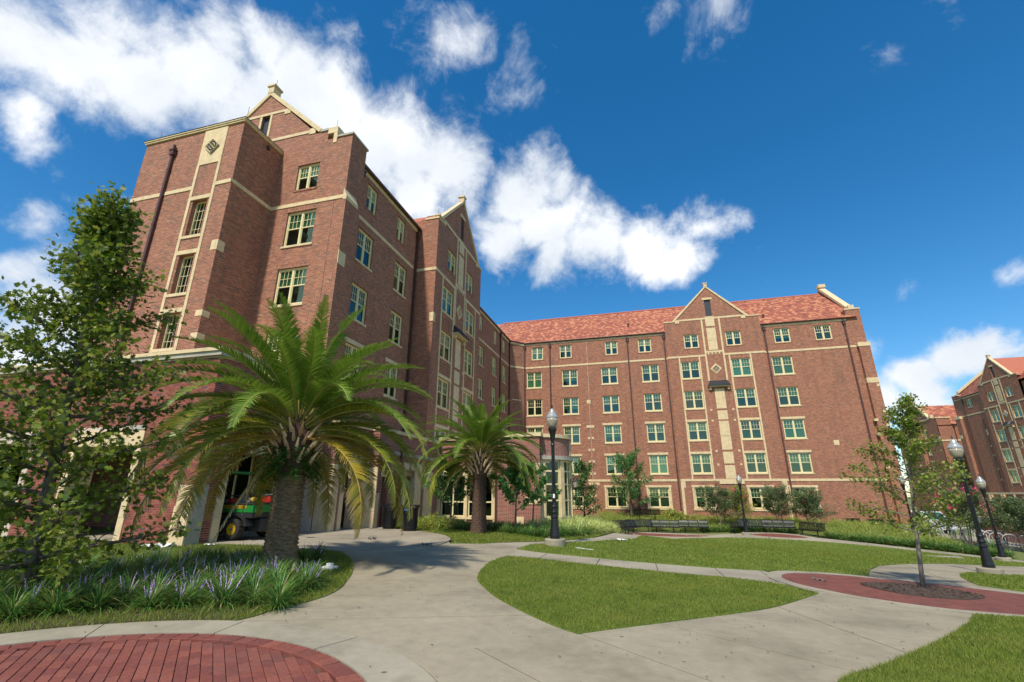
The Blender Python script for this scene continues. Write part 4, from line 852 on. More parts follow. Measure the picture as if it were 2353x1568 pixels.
# --- left wing, far part
UY = (0, 1); OWB = (-14.5, 0, 0); cb = (40.7, 44.8, 48.45)
ops = []
for r in (5, 4, 3, 2): ops += row_open(cb, r, 1.45)
ops += row_open((40.4, 45.15, 48.25), 6, 1.05); ops += row_open(cb, 1, 1.5)
wall('wall', OWB, UY, 34.05, 50.45, -1, 18.45, ops, 'brick_wall', dorm)
for r in (5, 4, 3, 2, 1): fill(dorm, OWB, UY, cb, r, 1.45 if r > 1 else 1.5)
fill(dorm, OWB, UY, (40.4, 45.15, 48.25), 6, 1.05); slab('frieze', OWB, UY, 34.05, 50.44, 18.452, 18.66, .05, 'cast_stone', dorm); band(dorm, OWB, UY, 34.05, 46.6, BH); band(dorm, OWB, UY, 46.8, 50.45, BH)
for p in (46.7, 50.3): downpipe(dorm, OWB, UY, p, -.8, 18.35)
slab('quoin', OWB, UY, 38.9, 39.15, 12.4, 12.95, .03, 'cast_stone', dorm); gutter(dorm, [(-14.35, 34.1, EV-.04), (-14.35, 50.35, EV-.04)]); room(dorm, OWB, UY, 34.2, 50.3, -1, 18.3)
# --- left wing bay with gable
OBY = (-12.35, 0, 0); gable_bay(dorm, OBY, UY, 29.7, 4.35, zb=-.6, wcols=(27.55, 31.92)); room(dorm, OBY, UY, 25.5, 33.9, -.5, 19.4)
for cc in (27.55, 31.92):
    for z0, z1 in ((12.05, 13.05), (8.95, 9.85)):
        for i in range(3):
            for j in range(4): slab('brick_ornament', OBY, UY, cc-.72+i*.5, cc-.45+i*.5, z0+.06+j*.22, z0+.19+j*.22, .03, 'brick_soldier', dorm)
OBS = (-13.9, 25.35, 0); wall('wall', OBS, UX, -.7, 1.55, -.6, 19.5, [], 'brick_wall', dorm); band(dorm, OBS, UX, -.6, 1.55, BH); slab('coping', OBS, UX, .55, 1.6, 19.502, 19.64, .05, 'cast_stone', dorm, back=.6)
slab('stack', OBS, UX, .4, 1.52, 19.503, 19.502+.001, 0, 'brick_wall', dorm) if False else None
slab('quoin', OBS, UX, 1.3, 1.58, 12.0, 12.6, .03, 'cast_stone', dorm, back=.25)
wall('wall', (-12.35, 34.05, 0), (-1, 0), 0, 2.15, 15, 19.6, [], 'brick_wall', dorm)
mb = MB(); gy = 29.62; mb.add([(-12.7, gy-3.4, 19.3), (-12.7, gy+3.4, 19.3), (-12.7, gy, 22.8), (-15.5, gy-3.4, 19.3), (-15.5, gy+3.4, 19.3), (-19, gy, 22.8)], [(0, 3, 5, 2), (1, 2, 5, 4)]); build(mb, 'gable_roof', 'ridge_tile', dorm)
tiles('roof_tiles', dorm, (-15.4, gy-3.4, 19.33), (-12.75, gy-3.4, 19.33), (0, 3.4, 3.5))
# --- left wing, near part
OWA = (-13.8, 0, 0); ca = (19.55, 23.45)
ops = []
for r in (5, 4, 3): ops += row_open(ca, r, 1.46)
ops += row_open((19.7, 23.05), 6, 1.02)
wall('wall', OWA, UY, 18.2, 25.35, 2, 18.45, ops, 'brick_wall', dorm)
for r in (5, 4, 3): fill(dorm, OWA, UY, ca, r, 1.46, blind=('green_blind', .5) if r > 3 else None, glass='teal_glass' if r > 3 else 'window_glass')
fill(dorm, OWA, UY, (19.7, 23.05), 6, 1.02); slab('frieze', OWA, UY, 18.2, 25.34, 18.452, 18.72, .05, 'cast_stone', dorm); band(dorm, OWA, UY, 18.55, 24.9, BH)
for p in (18.42, 25.12): downpipe(dorm, OWA, UY, p, 2, 18.35)
gutter(dorm, [(-13.62, 18.3, EV-.04), (-13.62, 25.3, EV-.04)]); room(dorm, OWA, UY, 18.3, 25.2, 2, 18.3)
# corner pier, sloping stone weathering
wall('wall', (-13.45, 0, 0), UY, 16.9, 18.2, 2, 19.5, [], 'brick_wall', dorm, thick=.4)
mb = MB(); mb.prism([(-13.45, 16.76, 15.42), (-13.25, 16.76, 15.42), (-13.25, 16.76, 15.62), (-13.45, 16.76, 16.1)], (0, 1.0, 0)); build(mb, 'weathering_stone', 'cast_stone', dorm)
slab('pier', (-13.45, 0, 0), UY, 16.78, 17.9, 2, 15.42, .18, 'brick_wall', dorm); slab('quoin', (-13.27, 0, 0), UY, 16.77, 17.3, 11.9, 12.6, .01, 'cast_stone', dorm)
# gable end of the near part
OG = (0, 16.9, 0); gops = []
for r in (5, 4, 3, 2): gops += [(-16.76, -15.03, ROWS[r][0]+.05, ROWS[r][1]+.12)]
gops += [(-16.6, -15.25, 16.6, 18.15)]
wall('wall', OG, UX, -24.3, -13.45, 2, 19.5, gops, 'brick_wall', dorm, thick=.1)
for a, b, c_, d_ in gops: window(dorm, OG, UX, a, c_, b-a, d_-c_, sill='stone' if c_ < 16 else 'brick', blind=('green_blind', .48) if c_ < 16 else ('white_blind', .45))
gp = -19.45; kz = 20.15
polyface('gable', OG, UX, [(-23.1, 19.502), (-15.75, 19.502), (-15.75, kz), (gp+.42, 23.3), (gp+.42, 19.503)][:0] or [(-15.0, 19.502), (-15.0, 20.1), (-15.8, 20.1), (gp+.28, 23.45), (gp+.28, 19.502)], -.35, 0, 'brick_wall', dorm)
polyface('gable', OG, UX, [(gp-.28, 19.502), (gp-.28, 23.45), (-23.1, 20.1), (-23.9, 20.1), (-23.9, 19.502)], -.35, 0, 'brick_wall', dorm)
polyface('gable', OG, UX, [(gp-.28, 22.2), (gp+.28, 22.2), (gp+.28, 23.45), (gp, 23.7), (gp-.28, 23.45)], -.35, 0, 'brick_wall', dorm)
polyface('gable', OG, UX, [(gp-.28, 19.502), (gp+.28, 19.502), (gp+.28, 20.75), (gp-.28, 20.75)], -.35, 0, 'brick_wall', dorm)
slab('louver', OG, UX, gp-.28, gp+.28, 20.75, 22.2, -.15, 'louver', dorm, back=.25)
for a, b in ((gp-.42, gp-.282), (gp+.282, gp+.42)): slab('stone_strip', OG, UX, a, b, 20.4, 22.198, .03, 'cast_stone', dorm)
slab('stone_band', OG, UX, -21.15, -17.9, 22.2, 22.36, .035, 'cast_stone', dorm); slab('stone_band', OG, UX, -22.9, -16.1, 20.22, 20.4, .035, 'cast_stone', dorm)
slab('kneeler_stone', OG, UX, -18.2, -17.8, 22.0, 22.36, .037, 'cast_stone', dorm); slab('kneeler_stone', OG, UX, -16.25, -15.85, 20.12, 20.5, .037, 'cast_stone', dorm)
polyface('rake_coping', OG, UX, [(-15.6, 20.12), (-15.45, 20.3), (gp, 24.0), (gp, 23.7)], -.42, .07, 'cast_stone', dorm); polyface('rake_coping', OG, UX, [(-23.3, 20.12), (gp, 23.7), (gp, 24.0), (-23.45, 20.3)], -.42, .07, 'cast_stone', dorm)
slab('finial_block', OG, UX, gp-.2, gp+.2, 23.85, 24.3, .09, 'cast_stone', dorm, back=.45); slab('finial_cap', OG, UX, gp-.28, gp+.28, 24.302, 24.42, .15, 'cast_stone', dorm, back=.5)
slab('coping', OG, UX, -15.5, -15.0, 20.102, 20.24, .06, 'grey_stone', dorm, back=.4); slab('finial_block', OG, UX, -15.0, -14.4, 19.85, 20.22, .05, 'cast_stone', dorm, back=.55); slab('stone_strip', OG, UX, -14.62, -14.4, 19.2, 19.848, .04, 'cast_stone', dorm)
slab('coping', OG, UX, -14.38, -13.4, 19.502, 19.62, .06, 'grey_stone', dorm, back=.4)
mb = MB(); mb.box(-13.9, -13.4, 17.3, 18.3, 19.502, 19.62); build(mb, 'coping', 'grey_stone', dorm)
band(dorm, OG, UX, -17.9, -13.47, BH)
rod(dorm, (gp, 17.1, 24.4)); rod(dorm, (-14.7, 17.1, 20.2)); rod(dorm, (-17.95, 14.5, 19.5)); rod(dorm, (-23.8, 14.6, 19.4))
room(dorm, OG, UX, -17.5, -14, 2, 19.3, .5)
# roofs of the left wing
def roofL(y0, y1, xe):
    zr = 23.5; xr = -19.45; mb = MB(); mb.add([(xe, y0, EV-.03), (xe, y1, EV-.03), (xr, y1, zr-.03), (xr, y0, zr-.03), (-25.2, y0, EV), (-25.2, y1, EV)], [(1, 0, 3, 2), (2, 3, 4, 5)]); build(mb, 'roof_deck', 'ridge_tile', dorm)
    tiles('roof_tiles', dorm, (xe, y0, EV), (xe, y1, EV), (xr-xe, 0, zr-EV))
roofL(17.2, 25.4, -13.65); roofL(25.4, 52.5, -14.4)
mb = MB(); mb.tube([(-19.45, 17.3, 23.54), (-19.45, 52.5, 23.54)], .13, 8); build(mb, 'ridge', 'ridge_tile', dorm)
mb = MB(); mb.box(-28, -27.8, 17, 66, -1, 19); mb.box(-28, -20, 66, 66.2, -1, 19); build(mb, 'wall', 'brick_wall', dorm)
# --- stair tower
OT = (0, 14.4, 0); tw_ = [(7.45, 9.1), (10.03, 12.0), (12.98, 14.95)]
wall('wall', OT, UX, -24.28, -17.9, 4, 19.15, [(-20.02, -19.14, a, b) for a, b in tw_], 'brick_wall', dorm, reveal=.3)
for a, b in tw_:
    O_, U_, N_ = face_frame(OT, UX); m = MB(); w, hh = .88, b-a
    m.box(0, .06, .2, .3, 0, hh); m.box(w-.06, w, .2, .3, 0, hh); m.box(.06, w-.06, .2, .3, 0, .06); m.box(.06, w-.06, .2, .3, hh-.06, hh)
    wo_ = build(m, 'window', 'cream_paint', dorm, world=False); wo_.location = Vector((-20.02, 14.4, a))-wpos(dorm)
    m = MB()
    for i in (1, 2, 3): m.box(w*i/4-.009, w*i/4+.009, .24, .27, .06, hh-.06)
    for i in (1, 2, 3): m.box(.06, w-.06, .241, .271, hh*i/4-.009, hh*i/4+.009)
    build(m, 'muntins', 'cream_paint', wo_, world=False); m = MB(); m.box(.05, w-.05, .275, .28, .05, hh-.05); build(m, 'pane', 'teal_glass', wo_, world=False)
    slab('lintel', OT, UX, -20.16, -19.0, b+.002, b+.2, .045, 'cast_stone', dorm); slab('sill', OT, UX, -20.16, -19.0, a-.14, a-.002, .05, 'cast_stone', dorm)
room(dorm, OT, UX, -24, -18.1, 5, 18.9, .7)
for u in (-20.32, -19.0+.002): slab('stone_strip', OT, UX, u, u+.155, 6, 17.0, .035, 'cast_stone', dorm)
slab('stone_panel', OT, UX, -20.3, -18.86, 17.002, 19.1, .035, 'cast_stone', dorm)
grille(dorm, (0, 14.4-.036, 0), UX, -19.58, 18.0, .42)
for a, b in ((-24.28, -22.2), (-22.0, -20.33), (-18.84, -17.87)): band(dorm, OT, UX, a, b, BH)
OTE = (-17.9, 0, 0); wall('wall', OTE, UY, 14.4, 16.9, 4, 19.15, [], 'brick_wall', dorm); band(dorm, OTE, UY, 14.365, 16.9, BH)
wall('wall', (-24.28, 16.9, 0), (0, -1), 0, 2.5, 4, 19.15, [], 'brick_wall', dorm)
for z, t_ in ((12.27, .5), (8.95, .28), (7.9, .28)): slab('quoin', OT, UX, -18.25, -17.88, z-t_/2, z+t_/2, .02, 'cast_stone', dorm, back=.35); slab('quoin', OT, UX, -24.3, -24.0, z-t_/2, z+t_/2, .02, 'cast_stone', dorm, back=.35)
mb = MB(); mb.box(-24.36, -17.82, 14.32, 17.0, 19.152, 19.24); mb.box(-24.4, -17.78, 14.28, 17.0, 19.242, 19.32); build(mb, 'cornice', 'cast_stone', dorm, bevel=.015)
mb = MB(); mb.box(-24.42, -17.76, 14.26, 17.0, 19.322, 19.345); build(mb, 'flashing', 'dark_metal', dorm)
downpipe(dorm, OT, UX, -22.1, 5.5, 18.25); mb = MB(); mb.box(-17.899, -17.8, 15.9, 16.05, 18.75, 18.95); build(mb, 'scupper', 'dark_metal', dorm)
slab('joint_strip', OG, UX, -14.05, -14.03, 2, 15.6, .006, 'dark_metal', dorm)
# --- podium in front, with its arcade
PX, PY, PT = -12.9, 11.35, 5.78; OPS = (0, PY, 0); OPE = (PX, 0, 0)
sops = [(-18.2, -15.55, -.3, 3.2), (-23, -20.5, -.3, 3.2)]
eops = [(12.45, 16.75, -.3, 2.85)]
wall('wall', OPS, UX, -40, PX, -.3, PT, sops, 'mortar', dorm, reveal=.7); wall('wall', OPE, UY, PY, 16.9, -.3, PT, eops, 'mortar', dorm, reveal=.7)
def bricks(O, U, u0, u1, z0, z1, skip, nmax_cb):
    """real bricks laid in running bond on a face"""
    O_, U_, N_ = face_frame(O, U); out = []; nr = int((z1-z0)/.0677)
    for r in range(nr):
        z = z0+r*.0677+.005; u = u0-(.1016 if r % 2 else 0)
        while u < u1:
            a, b = max(u+.005, u0), min(u+.198, u1); zc = z+.028
            iv = [(a, b)]
            for s in skip:
                if s[2] < zc < s[3]:
                    nv = []
                    for p, q in iv:
                        if q <= s[0] or p >= s[1]: nv.append((p, q)); continue
                        if s[0]-p > .03: nv.append((p, s[0]))
                        if q-s[1] > .03: nv.append((s[1], q))
                    iv = nv
            out += [(O_, U_, N_, p, q, z, z+.0575) for p, q in iv if q-p > .03]
            u += .2032
    return out
SK = [(-13.46, PX+.05, -1, 1.78), (-15.78, -15.3, -1, 3.3), (-18.5, -15.3, 2.95, 3.62), (-23.4, -20.2, -1, 3.62)]
EK = [(PY-.05, PY+.5, -1, 1.78), (12.16, 12.47, -1, 2.85), (12.0, 17.0, 2.85, 3.32), (12.4, 16.8, -1, 2.86)]
BR_ = bricks(OPS, UX, -26, PX, -.15, PT-.02, SK+sops, 0)+bricks(OPE, UY, PY, 16.9, -.15, PT-.02, EK+eops, 0)
def brick_pts(b, d=.009):
    O_, U_, N_, a, c_, z0, z1 = b; P3 = lambda u, z, dd: O_+U_*u+N_*dd+Vector((0, 0, z)); e = random.uniform(-.001, .0015)
    return [P3(a, z0, 0), P3(c_, z0, 0), P3(c_, z1, 0), P3(a, z1, 0), P3(a, z0, d+e), P3(c_, z0, d+e), P3(c_, z1, d+e), P3(a, z1, d+e)]
BF = [(4, 5, 6, 7), (0, 1, 5, 4), (1, 2, 6, 5), (2, 3, 7, 6), (3, 0, 4, 7)]
def bkey(b):
    c = b[0]+b[1]*((b[3]+b[4])/2)+Vector((0, 0, b[5])); q = project(c); ok = 0 < q[0] < 1024 and 0 < q[1] < 682
    hid = c.x < -15.3 or (c.y > 12.2 and c.x > PX-.1)
    return (0 if ok and not hid else 1, (c-CAM).length)
BR_.sort(key=bkey); rest = MB(); wpod = [o for o in dorm.children if o.name.startswith('wall')][-2]
BMC = {}
for i, b in enumerate(BR_):
    if i < 300:
        L_ = round(b[4]-b[3], 3); k = (L_, round(b[1].x))
        if k not in BMC:
            O0 = Vector((0, 0, 0)); m = MB(); m.add(brick_pts((O0, b[1], b[2], 0, L_, 0, .0575)), BF); me = bpy.data.meshes.new('brick'); me.from_pydata(m.v, [], m.f); me.update(); me.materials.append(MATS['BRK']) if 'BRK' in MATS else None; BMC[k] = me
        par = wpod; o = bpy.data.objects.new('brick', BMC[k]); C.objects.link(o); o.parent = par; o.location = b[0]+b[1]*b[3]+Vector((0, 0, b[5]))-wpos(par)
    else: rest.add(brick_pts(b), BF)
tag(build(rest, 'bricks', 'podium_brick', wpod), kind='stuff')
# stone work of the podium
slab('corner_stone', OPS, UX, -13.45, PX+.04, -.3, 1.2, .05, 'cast_stone', dorm, back=.01, bev=.01); slab('corner_stone', OPS, UX, -13.4, PX+.04, 1.203, 1.77, .045, 'cast_stone', dorm, back=.01, bev=.01)
slab('corner_stone', OPE, UY, PY+.001, PY+.48, -.3, 1.2, .04, 'grey_stone', dorm, back=.01, bev=.01); slab('corner_stone', OPE, UY, PY+.001, PY+.46, 1.203, 1.77, .035, 'grey_stone', dorm, back=.01, bev=.01)  # same cream block; its shaded east side is put in as darker stone
for z0, z1 in ((-.3, .85), (.853, 1.9), (1.903, 2.849)): slab('jamb_stone', OPE, UY, 12.18, 12.46, z0, z1, .04, 'cast_stone', dorm, back=.75, bev=.01); slab('jamb_stone', OPS, UX, -15.56, -15.3, z0, z1, .04, 'cast_stone', dorm, back=.7, bev=.01); slab('jamb_stone', OPS, UX, -18.45, -18.19, z0, z1, .04, 'cast_stone', dorm, back=.7, bev=.01)
slab('lintel_stone', OPE, UY, 12.18, 17.0, 2.852, 3.3, .05, 'cast_stone', dorm, back=.7, bev=.012); slab('lintel_stone', OPS, UX, -18.45, -15.3, 3.0, 3.5, .05, 'cast_stone', dorm, back=.7, bev=.012)
slab('stone_band', OPS, UX, -15.9, -15.3, 3.5, 3.64, .07, 'grey_stone', dorm); 
slab('coping', OPS, UX, -40, PX+.12, PT, PT+.14, .12, 'grey_stone', dorm, back=.45); slab('coping', OPS, UX, -40, PX+.17, PT+.142, PT+.26, .17, 'cast_stone', dorm, back=.45)
slab('coping', OPE, UY, PY+.46, 17.6, PT, PT+.14, .12, 'grey_stone', dorm, back=.45); slab('coping', OPE, UY, PY+.46, 17.6, PT+.142, PT+.26, .17, 'cast_stone', dorm, back=.45)
slab('coping', OPS, UX, -18.6, -17.6, 3.6, 3.61, .1, 'brown_metal', dorm) if False else None
mb = MB(); mb.box(-40, PX-.3, PY+.3, 16.85, PT-.3, PT-.02); mb.box(-17.8, -12.5, 16.9, 25.3, 4.15, 4.2); build(mb, 'podium_roof', 'grey_stone', dorm)
# inside of the arcade
mb = MB(); mb.box(-40, -13.6, 15.9, 16.1, -.3, 4); mb.box(-40.2, -40, 11.4, 16, -.3, 5.5); build(mb, 'wall', 'podium_brick_flat', dorm)
mb = MB(); mb.box(-40, -13.0, 11.8, 17.2, 3.35, 3.4); build(mb, 'ceiling', 'dark_interior', dorm)
for i in range(3):
    x = -18.6+i*1.9; mb = MB(); mb.box(x, x+.06, 15.8, 15.88, .5, 3.3); mb.box(x+1.4, x+1.46, 15.8, 15.88, .5, 3.3); mb.box(x+.7, x+.75, 15.8, 15.88, .5, 3.3); mb.box(x+.061, x+1.399, 15.8, 15.88, 3.24, 3.3); mb.box(x+.061, x+1.399, 15.8, 15.88, .5, .56)
    wo_ = build(mb, 'window', 'cream_paint', dorm); m = MB(); m.box(x+.05, x+1.42, 15.86, 15.87, .5, 3.3); build(m, 'pane', 'teal_glass', wo_)
mb = MB(); mb.box(-17.2, -16.2, 14.2, 14.26, 3.28, 3.345); build(mb, 'ceiling_light', 'warm_light', dorm)
# second, lower part of the podium towards the courtyard
PX2, PX3, PT2 = -12.2, -11.72, 4.35
OS2 = (0, 16.85, 0); OE2 = (PX2, 0, 0); OE3 = (PX3, 0, 0); OS3 = (0, 19.35, 0)
wall('wall', OS2, UX, -12.9, PX2, -.3, PT2, [], 'podium_brick_flat', dorm, thick=.5); wall('wall', OE2, UY, 16.85, 19.35, -.3, PT2, [(17.65, 18.95, -.3, 2.72)], 'podium_brick_flat', dorm, reveal=.7)
wall('wall', OS3, UX, -12.2, PX3, -.3, PT2, [], 'podium_brick_flat', dorm, thick=.5); wall('wall', OE3, UY, 19.35, 26, -.3, PT2, [(19.85, 20.35, -.3, 2.3), (22.05, 23.0, -.3, 2.42)], 'podium_brick_flat', dorm, reveal=.45)
for z0, z1 in ((-.3, .8), (.803, 1.75), (1.753, 2.7)):
    slab('pier_stone', OS2, UX, -12.86, PX2+.05, z0, z1, .05, 'cast_stone', dorm, bev=.015); slab('pier_stone', OE2, UY, 16.86, 17.25, z0, z1, .045, 'cast_stone', dorm, bev=.015); slab('jamb_stone', OE2, UY, 17.42, 17.66, z0, z1, .05, 'cast_stone', dorm, back=.7, bev=.012)
    slab('pier_stone', OS3, UX, -12.18, PX3+.05, z0, z1, .05, 'cast_stone', dorm, bev=.015); slab('jamb_stone', OE2, UY, 18.94, 19.3, z0, z1, .04, 'cast_stone', dorm, back=.7, bev=.012); slab('jamb_stone', OE3, UY, 21.75, 22.06, z0, z1, .05, 'cast_stone', dorm, back=.4, bev=.012); slab('jamb_stone', OE3, UY, 22.99, 23.75, z0, z1, .05, 'cast_stone', dorm, back=.4, bev=.012)
    slab('pier_stone', OE3, UY, 24.1, 25.2, z0, z1, .06, 'cast_stone', dorm, bev=.015)
slab('jamb_stone', OE3, UY, 19.36, 19.62, -.3, 1.6, .05, 'cast_stone', dorm, bev=.012)
slab('lintel_stone', OE2, UY, 17.42, 19.3, 2.722, 3.2, .06, 'cast_stone', dorm, back=.7, bev=.012); slab('lintel_stone', OE3, UY, 19.7, 20.7, 2.3, 2.75, .05, 'cast_stone', dorm, bev=.012); slab('lintel_stone', OE3, UY, 21.75, 23.75, 2.703, 3.05, .06, 'cast_stone', dorm, back=.3, bev=.012)
slab('stone_band', OE3, UY, 20.6, 26, 3.35, 3.5, .05, 'grey_stone', dorm); slab('coping', OE3, UY, 19.3, 26, PT2, PT2+.16, .1, 'cast_stone', dorm, back=.4); slab('coping', OE2, UY, 16.85, 19.29, PT2, PT2+.16, .08, 'cast_stone', dorm, back=.4)
downpipe(dorm, OE3, UY, 21.35, .1, 3.9, head=False); mb = MB(); mb.box(PX3-.02, PX3+.05, 21.1, 21.25, 3.85, 4.0); build(mb, 'scupper', 'dark_metal', dorm)
mb = MB(); mb.box(-14.5, -14.4, 17.3, 19.6, -.2, 3.2); mb.box(-14.5, -12.6, 19.3, 19.35, -.2, 3.2); build(mb, 'wall', 'podium_brick_flat', dorm)
mb = MB(); mb.box(-14.6, -12.5, 17.2, 26, 3.2, 3.25); mb.box(-12.3, -12.2, 19.7, 23.2, -.2, 3.2); build(mb, 'interior_wall', 'dark_interior', dorm)  # dark colour stands in for the unlit space behind the openings
# door leaf with glazing
mb = MB(); mb.box(PX3-.3, PX3-.24, 22.08, 22.2, 0, 2.4); mb.box(PX3-.3, PX3-.24, 22.85, 22.97, 0, 2.4); mb.box(PX3-.3, PX3-.24, 22.2, 22.85, .0, .3); mb.box(PX3-.3, PX3-.24, 22.2, 22.85, 2.2, 2.4)
for z in (.85, 1.4, 1.85): mb.box(PX3-.3, PX3-.25, 22.2, 22.85, z, z+.03)
mb.box(PX3-.3, PX3-.25, 22.51, 22.54, .3, 2.2); dr = build(mb, 'door', 'brown_metal', dorm); m = MB(); m.box(PX3-.28, PX3-.275, 22.2, 22.85, .3, 2.2); build(m, 'pane', 'teal_glass', dr)
# --- glazed lounge and block beyond, facing the near palm
OL = (0, 26, 0); LT_ = 4.55
lop = [(-11.5, -10.05, .35, 2.55), (-9.85, -8.4, .35, 2.55)]
wall('wall', OL, UX, PX3, -8.0, -.6, LT_, lop, 'podium_brick_flat', dorm)
for a, b, c_, d_ in lop:
    m = MB(); w = b-a; hh = d_-c_; y0, y1 = 26.08, 26.16; m.box(a, a+.07, y0, y1, c_, d_); m.box(b-.07, b, y0, y1, c_, d_); m.box(a+w/2-.04, a+w/2+.04, y0, y1, c_, d_)
    for z in (c_, c_+.75, d_-.07): m.box(a+.071, b-.071, y0+.004, y1-.004, z, z+.07)
    wo_ = build(m, 'window', 'cream_paint', dorm); m = MB(); m.box(a+.05, b-.05, 26.13, 26.135, c_+.05, d_-.05); build(m, 'pane', 'teal_glass', wo_); slab('sill', OL, UX, a-.1, b+.1, c_-.12, c_-.003, .07, 'cast_stone', dorm)
for u0, u1 in ((PX3+.01, -11.52), (-10.03, -9.87), (-8.38, -8.02)): slab('pier_stone', OL, UX, u0, u1, -.3, 2.55, .05, 'cast_stone', dorm)
slab('lintel_stone', OL, UX, PX3+.01, -8.02, 2.56, 2.85, .06, 'cast_stone', dorm); slab('coping', OL, UX, PX3, -8.0, LT_, LT_+.2, .1, 'cast_stone', dorm, back=.4); room(dorm, OL, UX, -11.7, -8.1, -.2, 4, 1.2)
mb = MB(); mb.box(PX3-.3, -8, 26.3, 40, LT_-.3, LT_-.02); build(mb, 'podium_roof', 'grey_stone', dorm)
OBk = (0, 25.65, 0); BT = 4.62
wall('wall', OBk, UX, -8.0, -5.6, -.6, BT, [], 'podium_brick_flat', dorm); wall('wall', (-8, 26, 0), (0, -1), 0, .35, -.6, BT, [], 'podium_brick_flat', dorm, thick=.1)
slab('coping', OBk, UX, -8.05, -5.5, BT, BT+.2, .1, 'cast_stone', dorm, back=.5)
for z, u0 in ((-.45, -6.55), (1.05, -6.45), (2.8, -6.35)): slab('quoin', OBk, UX, u0, -5.6, z, z+.38, .03, 'cast_stone', dorm)
slab('quoin', OBk, UX, -7.0, -6.5, -.5, .42, .031, 'cast_stone', dorm); downpipe(dorm, (0, 26, 0), UX, -8.15, -.2, 4.2, head=False)
RCc = Vector((-6.3, 28.05, 0)); RR_ = 2.0
def rot(th, r): return RCc+Vector((r*math.cos(R(th)), r*math.sin(R(th)), 0))
def ringwall(name, mat, r0, r1, z0, z1, a0=-72, a1=75, n=26):
    mb = MB(); 
    for i in range(n):
        t0, t1 = a0+(a1-a0)*i/n, a0+(a1-a0)*(i+1)/n; p = [rot(t0, r1), rot(t1, r1), rot(t1, r0), rot(t0, r0)]
        mb.add([q+Vector((0, 0, z)) for z in (z0, z1) for q in p], [(0, 1, 5, 4), (2, 3, 7, 6), (4, 5, 6, 7), (3, 2, 1, 0), (0, 4, 7, 3), (1, 2, 6, 5)])
    return build(mb, name, mat, dorm)
ringwall('bay_wall', 'podium_brick_flat', RR_-.3, RR_, 3.62, BT); ringwall('coping', 'cast_stone', RR_-.4, RR_+.09, BT, BT+.2); ringwall('bay_cornice', 'grey_stone', RR_-.3, RR_+.16, 3.4, 3.61); ringwall('bay_sill', 'cast_stone', RR_-.3, RR_+.1, -.35, .12); ringwall('bay_wall', 'cast_stone', RR_-.2, RR_, .121, .35)
for th in (-70, -33, 4, 41, 72):
    mb = MB(); 
    for k in (-1, 1): pass
    w_ = 5 if abs(th) > 60 else 4.2; t0, t1 = th-w_, th+w_; p = [rot(t0, RR_+.04), rot(t1, RR_+.04), rot(t1, RR_-.25), rot(t0, RR_-.25)]
    mb.add([q+Vector((0, 0, z)) for z in (.36, 3.39) for q in p], [(0, 1, 5, 4), (1, 2, 6, 5), (2, 3, 7, 6), (3, 0, 4, 7), (4, 5, 6, 7)]); build(mb, 'mullion_pier', 'cast_stone', dorm)
for a0, a1 in ((-65, -37.5), (-28.5, -.5), (8.5, 36.5), (45.5, 67)):
    mb = MB(); am = (a0+a1)/2
    for t0, t1 in ((a0, a0+2), (a1-2, a1), (am-.9, am+.9)):
        p = [rot(t0, RR_-.04), rot(t1, RR_-.04), rot(t1, RR_-.12), rot(t0, RR_-.12)]; mb.add([q+Vector((0, 0, z)) for z in (.36, 3.39) for q in p], [(0, 1, 5, 4), (1, 2, 6, 5), (2, 3, 7, 6), (3, 0, 4, 7)])
    for z in (.36, 1.2, 2.05, 2.75, 3.3):
        for t0, t1 in ((a0+2, am-.9), (am+.9, a1-2)):
            p = [rot(t0, RR_-.05), rot(t1, RR_-.05), rot(t1, RR_-.11), rot(t0, RR_-.11)]; mb.add([q+Vector((0, 0, zz)) for zz in (z, z+.08) for q in p], [(0, 1, 5, 4), (2, 3, 7, 6), (4, 5, 6, 7), (3, 2, 1, 0)])
    wo_ = build(mb, 'bay_window', 'cream_paint', dorm)
    for t0, t1 in ((a0+1, am-.5), (am+.5, a1-1)):
        mb = MB(); p = [rot(t0, RR_-.08), rot(t1, RR_-.08)]; mb.add([p[0]+Vector((0, 0, .4)), p[1]+Vector((0, 0, .4)), p[1]+Vector((0, 0, 3.35)), p[0]+Vector((0, 0, 3.35))], [(0, 1, 2, 3)]); build(mb, 'pane', 'window_glass', wo_)
mb = MB(); mb.box(-7.6, -7.5, 26.5, 30, -.3, 3.4); mb.box(-7.6, -4.6, 29.4, 29.5, -.3, 3.4); build(mb, 'interior_wall', 'dark_interior', dorm); mb = MB(); mb.lathe([(RR_-.2, BT-.25), (RR_-.2, BT-.2)], 32, RCc); mb.box(-8, -6, 25.9, 34, BT-.26, BT-.2); build(mb, 'podium_roof', 'grey_stone', dorm)  # dark sheets inside the bay, coloured for its unlit interior
# upright stone name plaque on the bay with carved letters
pl0 = rot(-2, RR_+.02); U_ = Vector((-math.sin(R(-2)), math.cos(R(-2)), 0)); OPl = tuple(pl0-U_*0)
slab('plaque', OPl, U_, -.16, .16, 3.68, 4.55, .03, 'cast_stone', dorm, back=.06)
mb = MB(); mb.box(0, 0, 0, 0, 0, 0) if False else None
N_ = Vector((U_.y, -U_.x, 0)); Pq = lambda u, z, d: pl0+U_*u+N_*d+Vector((0, 0, z))
for z in (3.78, 3.98, 4.18, 4.38):
    mb.tube([Pq(-.07, z, .04), Pq(-.07, z+.12, .04)], .012, 4); mb.tube([Pq(-.07, z+.12, .04), Pq(.07, z+.12, .04)], .012, 4); mb.tube([Pq(.07, z+.12, .04), Pq(.02, z, .04)], .012, 4)
build(mb, 'carving', 'grey_stone', dorm)
# wall at the foot of the bay between podium and courtyard

